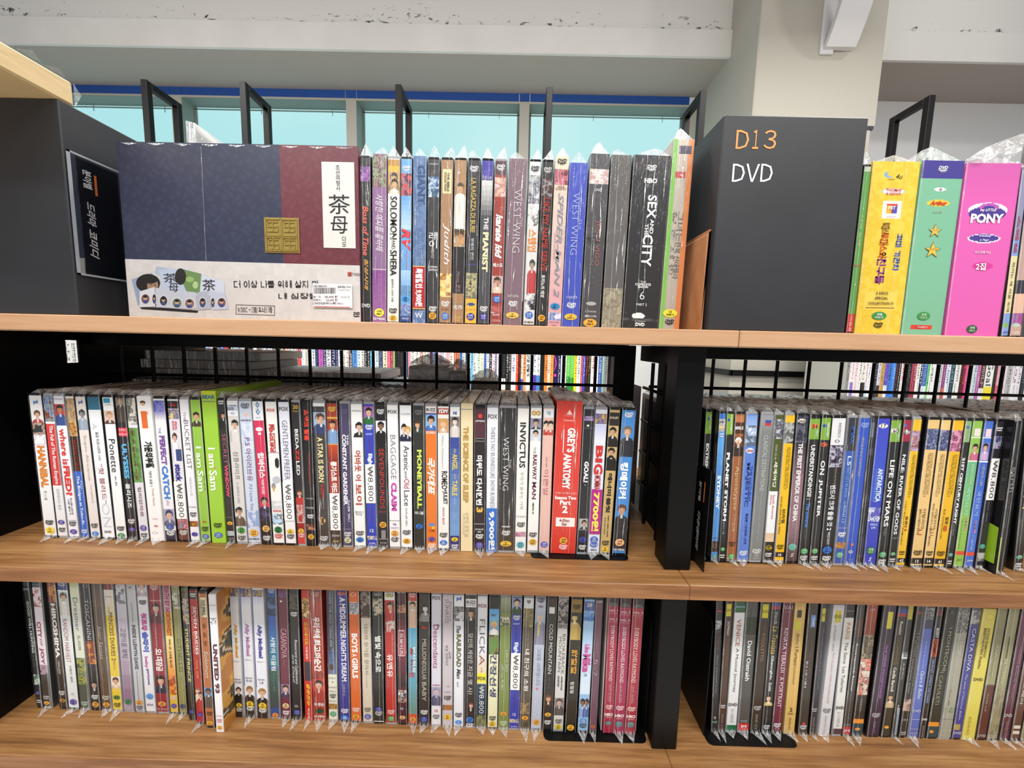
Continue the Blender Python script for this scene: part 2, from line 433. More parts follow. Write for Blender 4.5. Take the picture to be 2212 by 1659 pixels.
# glazing: daylight behind pale cyan film
g = bpy.data.materials.new('daylit_cyan_glazing'); g.use_nodes = True; g.node_tree.nodes.clear()
out = N(g, 'ShaderNodeOutputMaterial'); em = N(g, 'ShaderNodeEmission'); em.inputs[1].default_value = 1.0
nz = noise(g, coords(g, (.5, 1, .8)), 1.0, 2)
L(g, ramp(g, nz, [(.3, hx('b0e6ea')), (.7, hx('c4f0f0'))]), em.inputs[0]); L(g, em.outputs[0], out.inputs[0])
M['glazing'] = g
for i in range(4):
    a, b_ = mull[i][1], mull[i+1][0]
    mb = MB(); mb.box((a, 3.345, .95), (b_, 3.36, ZG))
    w = tag(mb.build('window_%d' % (i+1), M['glazing']), kind='structure')
    mb = MB(); mb.box((a, 3.335, ZG-.022), (b_, 3.345, ZG-.014)); mb.box((a, 3.335, .95), (a+.02, 3.345, ZG)); mb.box((b_-.02, 3.335, .95), (b_, 3.345, ZG))
    for k in range(2):
        xx = a+(b_-a)*(.42+.45*k); mb.box((xx, 3.34, ZG-.05), (xx+.004, 3.346, ZG-.004))
    mb.build('window_bead', M['reveal'], w)
# column with a cladding sheet that stops above a narrower base
struct('wall_column', [((1.545, 2.37, 1.478), (2.368, 3.3, 3.4)), ((1.545, 2.375, ZF), (2.345, 3.3, 1.455))], M['column'])
struct('trim_8', [((1.5445, 2.3695, 1.455), (2.36, 3.3, 1.478))], mat('dark_joint', hx('3a3a3c'), .7))
struct('trim_9', [((1.543, 2.368, 1.478), (1.551, 2.372, 3.4))], mat('column_edge_bead', hx('a8a296'), .6))
struct('baseboard_column', [((1.535, 2.345, -.215), (2.35, 2.37, -.175)), ((1.52, 2.345, -.215), (1.545, 3.2, -.175))], M['steel'])

# curved wall lamp on the column
lamp = empty('wall_lamp', (2.05, 2.37, 1.94))
tag(lamp, 'white curved metal wall lamp on the beige grey column', 'lamp')
mb = MB(); mb.box((-.105, -.018, -.035), (-.02, 0, .3), ch=.003); mb.build('mounting_plate', M['white_metal'], lamp)
mb = MB(); pr = []
for k in range(15):
    t = k/14; a = t*1.25
    a = t*1.5708; y = -.045-.17*math.sin(a); z = -.01+.22*(1-math.cos(a))+.40*t
    pr.append((y, z))
x0, x1, th = -.09, .10, .035
for (ya, za), (yb, zb) in zip(pr, pr[1:]):
    mb.quad((x0, ya, za), (x1, ya, za), (x1, yb, zb), (x0, yb, zb))
    mb.quad((x0, ya+th, za), (x0, yb+th, zb), (x1, yb+th, zb), (x1, ya+th, za))
    mb.quad((x0, ya, za), (x0, yb, zb), (x0, yb+th, zb), (x0, ya+th, za)); mb.quad((x1, ya, za), (x1, ya+th, za), (x1, yb+th, zb), (x1, yb, zb))
y, z = pr[0]; mb.quad((x0, y, z), (x0, y+th, z), (x1, y+th, z), (x1, y, z))
y, z = pr[-1]; mb.quad((x0, y, z), (x1, y, z), (x1, y+th, z), (x0, y+th, z))
mb.build('curved_shade', M['white_metal'], lamp)

# ------------------------------------------------------------------ our own shelving, two bays, double sided
ZM, ZB, TT, TM = -.2851, -.5257, .0176, .0168
XJ = .2029
def post_segs(mb, x0, x1, y0, y1, gaps=((ZM, -TT-.0005), (ZB, ZM-TM), (ZF, ZB-TM))):
    for lo, hi in gaps: mb.box((x0, y0, lo+.0003), (x1, y1, hi-.0003), ch=.0012)

def bay(name, label, x0, x1, tx0, tx1):
    u = empty(name, ((x0+x1)/2, .21, ZF)); tag(u, label, 'shelf')
    off = Vector((-(x0+x1)/2, -.21, -ZF))
    for (a, b_, z, t, wd) in ((tx0, tx1, 0, TT, 'wood_top'), (x0, x1, ZM, TM, 'wood_mid'), (x0, x1, ZB, TM, 'wood_mid')):
        mb = MB(); mb.box((a+.0002, 0, z-t), (b_-.0002, .42, z), ch=.0012)
        bo = mb.build('shelf_board', M[wd], u, loc=off)
        if z < 0:
            mb = MB(); mb.box((a+.0003, -.0012, z-t+.0004), (b_-.0003, -.0001, z-.0006)); mb.build('edge_band', M['wood_edge'], bo)
    return u, off
left, offL = bay('shelf_unit', 'black steel shelf unit with wooden boards, the left and wider one', -.679, XJ, -1.5, .2349)
right, offR = bay('shelf_unit', 'black steel shelf unit with wooden boards, cut off at the right edge', XJ, 1.085, .2353, 1.9)

def steel(parent, off, name, boxes, ch=.001):
    mb = MB()
    for lo, hi in boxes: mb.box(lo, hi, ch=ch)
    return mb.build(name, M['steel'], parent, loc=off)
mb = MB(); post_segs(mb, .185, .2163, .029, .062); mb.build('upright_post', M['steel'], left, loc=offL)
mb = MB(); post_segs(mb, .1560, .1893, .198, .222, ((ZM, -TT-.0005), (ZB, ZM-TM))); mb.build('upright_post', M['steel'], left, loc=offL)
mb = MB(); post_segs(mb, -.695, -.664, .029, .062); mb.build('upright_post', M['steel'], left, loc=offL)
mb = MB(); post_segs(mb, 1.067, 1.098, .029, .062); mb.build('upright_post', M['steel'], right, loc=offR)
# left end closed by a sheet with one square opening
for nm, (z0, z1) in (('side_sheet', (ZM+.0003, -TT-.0006)), ('side_sheet', (ZB+.0003, ZM-TM-.0003))):
    if z0 > -.3:
        bx = [((-.668, .062, z0), (-.665, .160, z1)), ((-.668, .177, z0), (-.665, .42, z1)), ((-.668, .160, z0), (-.665, .177, -.064)), ((-.668, .160, -.030), (-.665, .177, z1))]
    else: bx = [((-.668, .062, z0), (-.665, .42, z1))]
    steel(left, offL, nm, bx, ch=0)
# beam under the top board and the square wire grid in the middle of the unit
def grid(parent, off, xs, x0, x1):
    steel(parent, off, 'back_beam', [((x0, .192, -.0360), (x1, .218, -TT-.0003))])
    for lo, hi in ((ZM, -.0362), (ZB, ZM-TM)):
        g_ = empty('wire_grid', Vector(((x0+x1)/2, .207, lo))+off); g_.parent = parent
        zs = [z for z in (-.0835, -.1342, -.1849, -.2356) if lo < z < hi] or [-.36, -.41, -.46]
        base = Vector(g_.location)-off
        hm = None
        mb = MB(); mb.tube([(0, 0, .0004), (0, 0, hi-lo-.0004)], .0026, 6)
        vm = mb.mesh('grid_wire'); vm.materials.append(M['steel'])
        for x in xs:
            o = bpy.data.objects.new('grid_wire', vm); COL.objects.link(o); o.parent = g_; o.location = (x-base.x, 0, 0)
        mb = MB(); mb.tube([(x0-base.x, .0040, 0), (x1-base.x, .0040, 0)], .0026, 6)
        hm = mb.mesh('grid_wire'); hm.materials.append(M['steel'])
        for z in zs:
            o = bpy.data.objects.new('grid_wire', hm); COL.objects.link(o); o.parent = g_; o.location = (0, 0, z-lo)
grid(left, offL, [-.0233+.0507*k for k in range(-12, 4)], -.664, .156)
grid(right, offR, [.2645+.0507*k for k in range(0, 16)], .2170, 1.066)
# side grid between the two bays
for lo, hi in ((ZM, -TT), (ZB, ZM-TM)):
    g_ = empty('side_grid', Vector((.2, .13, lo))+offL); g_.parent = left
    steel(g_, Vector((-.2, -.13, -lo)), 'grid_rail', [((.196, .0622, hi-.024), (.204, .1975, hi-.0006))])
    for y in (.1, .15):
        mb = MB(); mb.tube([(0, y-.13, .0006), (0, y-.13, hi-lo-.025)], .0026, 6); mb.build('grid_wire', M['steel'], g_)
    for z in [hi-.066-.0507*k for k in range(4)]:
        if z > lo+.01:
            mb = MB(); mb.tube([(.004, -.0675, z-lo), (.004, .067, z-lo)], .0026, 6); mb.build('grid_wire', M['steel'], g_)

steel(right, offR, 'side_sheet', [((.2075, .0625, ZM+.0004), (.2085, .150, -.030)), ((.2075, .150, ZM+.0004), (.2085, .1970, -.100)), ((.2075, .2225, ZM+.0004), (.2085, .4195, -.085))], ch=0)
steel(right, offR, 'side_sheet', [((.2075, .0625, ZB+.0004), (.2085, .1970, ZM-TM-.0006))], ch=0)

# L-shaped steel bookends under the rows
def bookend(label, x0, x1, y0, z, up, side, rake=0):
    o = empty('bookend', ((x0+x1)/2, y0, z)); tag(o, label, 'bookend', 'black steel bookends on the shelves')
    w = (x1-x0)/2; mb = MB(); t = .0012
    r = .006; pts = [(-w, .11), (-w, r), (-w+r*.3, r*.3), (-w+r, 0), (w-r, 0), (w-r*.3, r*.3), (w+rake, r), (w+rake, .11)]
    n = len(pts)
    mb.v = [(x, y, .0001) for x, y in pts]+[(x, y, t) for x, y in pts]
    mb.f = [tuple(range(n))[::-1], tuple(range(n, 2*n))]+[(i, (i+1) % n, n+(i+1) % n, n+i) for i in range(n)]
    mb.c = [(1, 1, 1)]*len(mb.f); mb.build('base_plate', M['steel'], o)
    s = -w if side < 0 else w+rake
    mb = MB(); pr = [(.012, t), (.012, up-.015), (.016, up-.004), (.027, up), (.11, up), (.11, t)]; n = len(pr)
    mb.v = [(s, y, zz) for y, zz in pr]+[(s-side*-.0012, y, zz) for y, zz in pr]
    mb.f = [tuple(range(n)), tuple(range(n, 2*n))[::-1]]+[(i, n+i, n+(i+1) % n, (i+1) % n) for i in range(n)]
    mb.c = [(1, 1, 1)]*len(mb.f); mb.build('upright_plate', M['steel'], o)
bookend('black steel bookend plate at the right end of the left middle row', .0262, .1490, .047, ZM, .165, 1)
bookend('black steel bookend plate at the left end of the right middle row', .2262, .3440, .049, ZM, .165, -1)
bookend('black steel bookend plate at the right end of the left bottom row', .0492, .1822, .036, ZB, .165, 1)
bookend('black steel bookend plate at the left end of the right bottom row', .2605, .3760, .036, ZB, .165, -1, .0)

# wooden end block leaning against the green case on the top shelf
xb0, xb1 = float(onY(1512, 711, .03)[0]), .2092
o = empty('wooden_bookend', ((xb0+xb1)/2, .03, 0)); tag(o, 'orange brown wooden block bookend beside the charcoal D13 sign block', 'bookend')
h = .11; w = (xb1-xb0)/2; mb = MB()
pr = [(-w, h-.006), (-w+.005, h), (w, h), (w, 0), (-w, 0)]
mb.v = [(x, 0, z) for x, z in pr]+[(x, .10, z) for x, z in pr]
mb.f = [(0, 1, 2, 3, 4), (9, 8, 7, 6, 5)]+[(i, 5+i, 5+(i+1) % 5, (i+1) % 5) for i in range(5)]; mb.c = [(1, 1, 1)]*7
mb.build('wood_body', M['wood_block'], o)

# ------------------------------------------------------------------ charcoal sign blocks and card signs
RX, UX = (1, 0, 0), (0, 0, 1)
[text_request(q_, '') for q_ in 'Ｄ１３Ｖ']
for t in ('분야별', '드라마 코미디', '다큐멘터리', '드라마', '코미디'): text_request(t, 'b'); text_request(t, 'bi')
text_make()
def signblock(name, label, x0, x1, y0, zt, dep=.16):
    o = empty(name, ((x0+x1)/2, y0, 0)); tag(o, label, 'sign')
    w = (x1-x0)/2; mb = MB(); mb.box((-w, 0, .0004), (w, dep, zt), ch=.0012); mb.build('block_body', M['block'], o)
    return o
sx0, sx1 = .2110, .3605
b13 = signblock('sign_block', 'charcoal sign block with orange and white lettering on the top shelf', sx0, sx1, .02, .2222)
mb = MB(); xo = -(sx0+sx1)/2
def px_text(mb, t, fl, u0, v0, u1, v1, Y, col, dy=.0004):
    """upright lettering between two photo points on the plane Y"""
    a = onY(u0, v1, Y); b_ = onY(u1, v1, Y); c = onY(u0, v0, Y)
    put_text(mb, t, fl, (a[0], Y-dy, a[2]), (1, 0, 0), (0, 0, 1), b_[0]-a[0], c[2]-a[2], col)
[px_text(mb, q_, '', u0, 281, u1, 322, .02, hx('e59a55')) for q_, u0, u1 in (('Ｄ', 1588, 1616), ('１', 1624, 1637), ('３', 1648, 1675))]
mb.build('shelf_code', M['matte'], b13, loc=(xo, -.02, 0))
mb = MB(); [px_text(mb, q_, '', u0, 354, u1, 393, .02, hx('dfe6ee')) for q_, u0, u1 in (('Ｄ', 1580, 1607), ('Ｖ', 1609, 1638), ('Ｄ', 1641, 1667))]; mb.build('category_word', M['matte'], b13, loc=(xo, -.02, 0))
b12 = signblock('sign_block', 'charcoal sign block cut off by the left edge of the photo', -.6350, -.4848, .02, .2245, .17)

def flag_sign(name, label, P00, P10, P01, flip, words, film_=False):
    """card in the YZ plane: P00 top near, P10 top far, P01 bottom near"""
    X = P00[0]; o = empty(name, (X, P00[1], P01[2])); tag(o, label, 'sign')
    D = P10[1]-P00[1]; H = P00[2]-P01[2]; s = flip
    mb = MB(); mb.box((min(0, s*.001), 0, 0), (max(0, s*.001), D, H)); mb.build('card', mat(name+'_black', hx('0d0d0e'), .35), o)
    mb = MB(); f = s*.0014
    for (t, fl, a0, a1, c0, c1, col) in words:      # along the drop a0..a1, across c0..c1 (0 near edge)
        if s > 0:                                   # seen from +X: far side is to the right
            org = (f, D*c0, H*(1-a0)); run = (0, 0, -1); up = (0, 1, 0)
        else:                                       # seen from -X: near side is to the right
            org = (f, D*(1-c0), H*(1-a0)); run = (0, 0, -1); up = (0, -1, 0)  # pale slivers painted in as highlight streaks along the film folds
        if t == '|':
            q = MB(); y0, y1 = (D*c0, D*c1) if s > 0 else (D*(1-c1), D*(1-c0))
            mb.quad((f, y0, H*(1-a0)), (f, y1, H*(1-a0)), (f, y1, H*(1-a1)), (f, y0, H*(1-a1)), col)
        else: put_text(mb, t, fl, org, run, up, H*(a1-a0), D*(c1-c0), col)
    mb.build('lettering', M['matte'], o)
    if film_:
        mb = MB(); mb.box((s*.0018, -.003, -.004), (s*.0022, D+.004, H+.004)); mb.build('acrylic_sleeve', M['acrylic'], o)
        mb = MB(); cg = hx('9aa0a6')
        for (ya, yb, za, zb) in ((-.003, .0005, -.004, H+.004), (D+.002, D+.004, -.004, H+.004), (-.003, D+.004, -.004, -.002), (-.003, D+.004, H+.002, H+.004)):
            mb.box((s*.0023, ya, za), (s*.0026, yb, zb), cg)
        mb.build('sleeve_edge', M['case'], o)
    return o
wh, og = hx('e8e8e8'), hx('e07b35')
flag_sign('category_sign', 'black category card in a clear sleeve on the left sign block', (-.4843, .0235, .1715), (-.4843, .0748, .1715), (-.4843, .0235, .0490), 1,
          [('분야별', 'b', .08, .24, .24, .42, wh), ('|', '', .10, .28, .47, .52, og), ('드라마', 'bi', .36, .57, .26, .44, wh), ('코미디', 'bi', .60, .86, .26, .44, wh)], True)
flag_sign('category_sign', 'black documentary category card standing at the post, right middle shelf', (.2312, .0260, -.1605), (.2312, .0575, -.1605), (.2312, .0260, ZM+.0006), -1,
          [('분야별', 'b', .16, .36, .22, .42, wh), ('|', '', .14, .34, .62, .68, og), ('다큐멘터리', 'bi', .46, .86, .26, .48, wh)])

# cream parcel in film lying on the left sign block
M['cream'] = mat('cream_card', hx('d8bd8c'), .5, coat=.6)
_v = coords(M['cream'], (14, 14, 30)); bump(M['cream'], noise(M['cream'], _v, 1, 3, .5, .8), .5, .004)
o = empty('parcel', (-.72, -.02, .2250)); tag(o, 'cream parcel in clear film lying on the left sign block', 'parcel')
mb = MB(); mb.box((-.23, -.10, 0), (.2352, .056, .0245), ch=.002); mb.build('parcel_body', M['cream'], o)
mb = MB()
for k in range(7):
    a = k/7; mb.tri((.2356, -.10+.15*a, .0250), (.2356, -.10+.15*(a+.14), .0254), (.240, -.10+.15*(a+.07), .0290+.002*(k % 2)))
mb.tri((.2354, .056, .0245), (.2354, .056, 0), (.239, .060, .014)); mb.build('film_fold', M['film'], o)

# ------------------------------------------------------------------ far shelving behind the aisle
YF = 1.85
M['wood_far'] = M['wood_mid']
def far_unit(name, label, x0, x1, frames):
    u = empty(name, ((x0+x1)/2, YF+.2, ZF)); tag(u, label, 'shelf'); off = Vector((-(x0+x1)/2, -YF-.2, -ZF))
    for z in (-.2975, .02, -.62):
        mb = MB(); mb.box((x0, YF-.012, z-.03), (x1, YF+.30, z), ch=.002); mb.build('shelf_board', M['wood_far'], u, loc=off)
    mb = MB(); mb.box((x0, YF+.302, ZF), (x1, YF+.31, .25)); mb.build('back_panel', mat('far_back_panel', hx('5a5a5c'), .6), u, loc=off)
    for xa in (x0-.0035, x1+.0005):
        mb = MB(); mb.box((xa, YF-.012, ZF), (xa+.003, YF+.30, .02)); mb.build('end_panel', M['frame_grey'], u, loc=off)
    for i, x in enumerate(frames):
        mb = MB(); w = .017; y0, y1, zt = 1.90, 2.135, 1.394
        mb.box((x-w, y0, .0202), (x+w, y0+.035, zt), ch=.002); mb.box((x-w, y1-.035, .0202), (x+w, y1, zt), ch=.002)
        mb.box((x-w, y0+.035, zt-.035), (x+w, y1-.035, zt), ch=.002)
        mb.build('end_frame', M['steel'], u, loc=off)
    return u
far_unit('bookcase', 'long bookcase with tall black end frames seen beyond the left shelf', -3.3, .655, (-2.109, -1.555, -.685, .157, 1.008))
far_unit('bookcase', 'bookcase with tall black end frames seen beyond the right shelf', 1.915, 4.2, (2.268, 3.10))

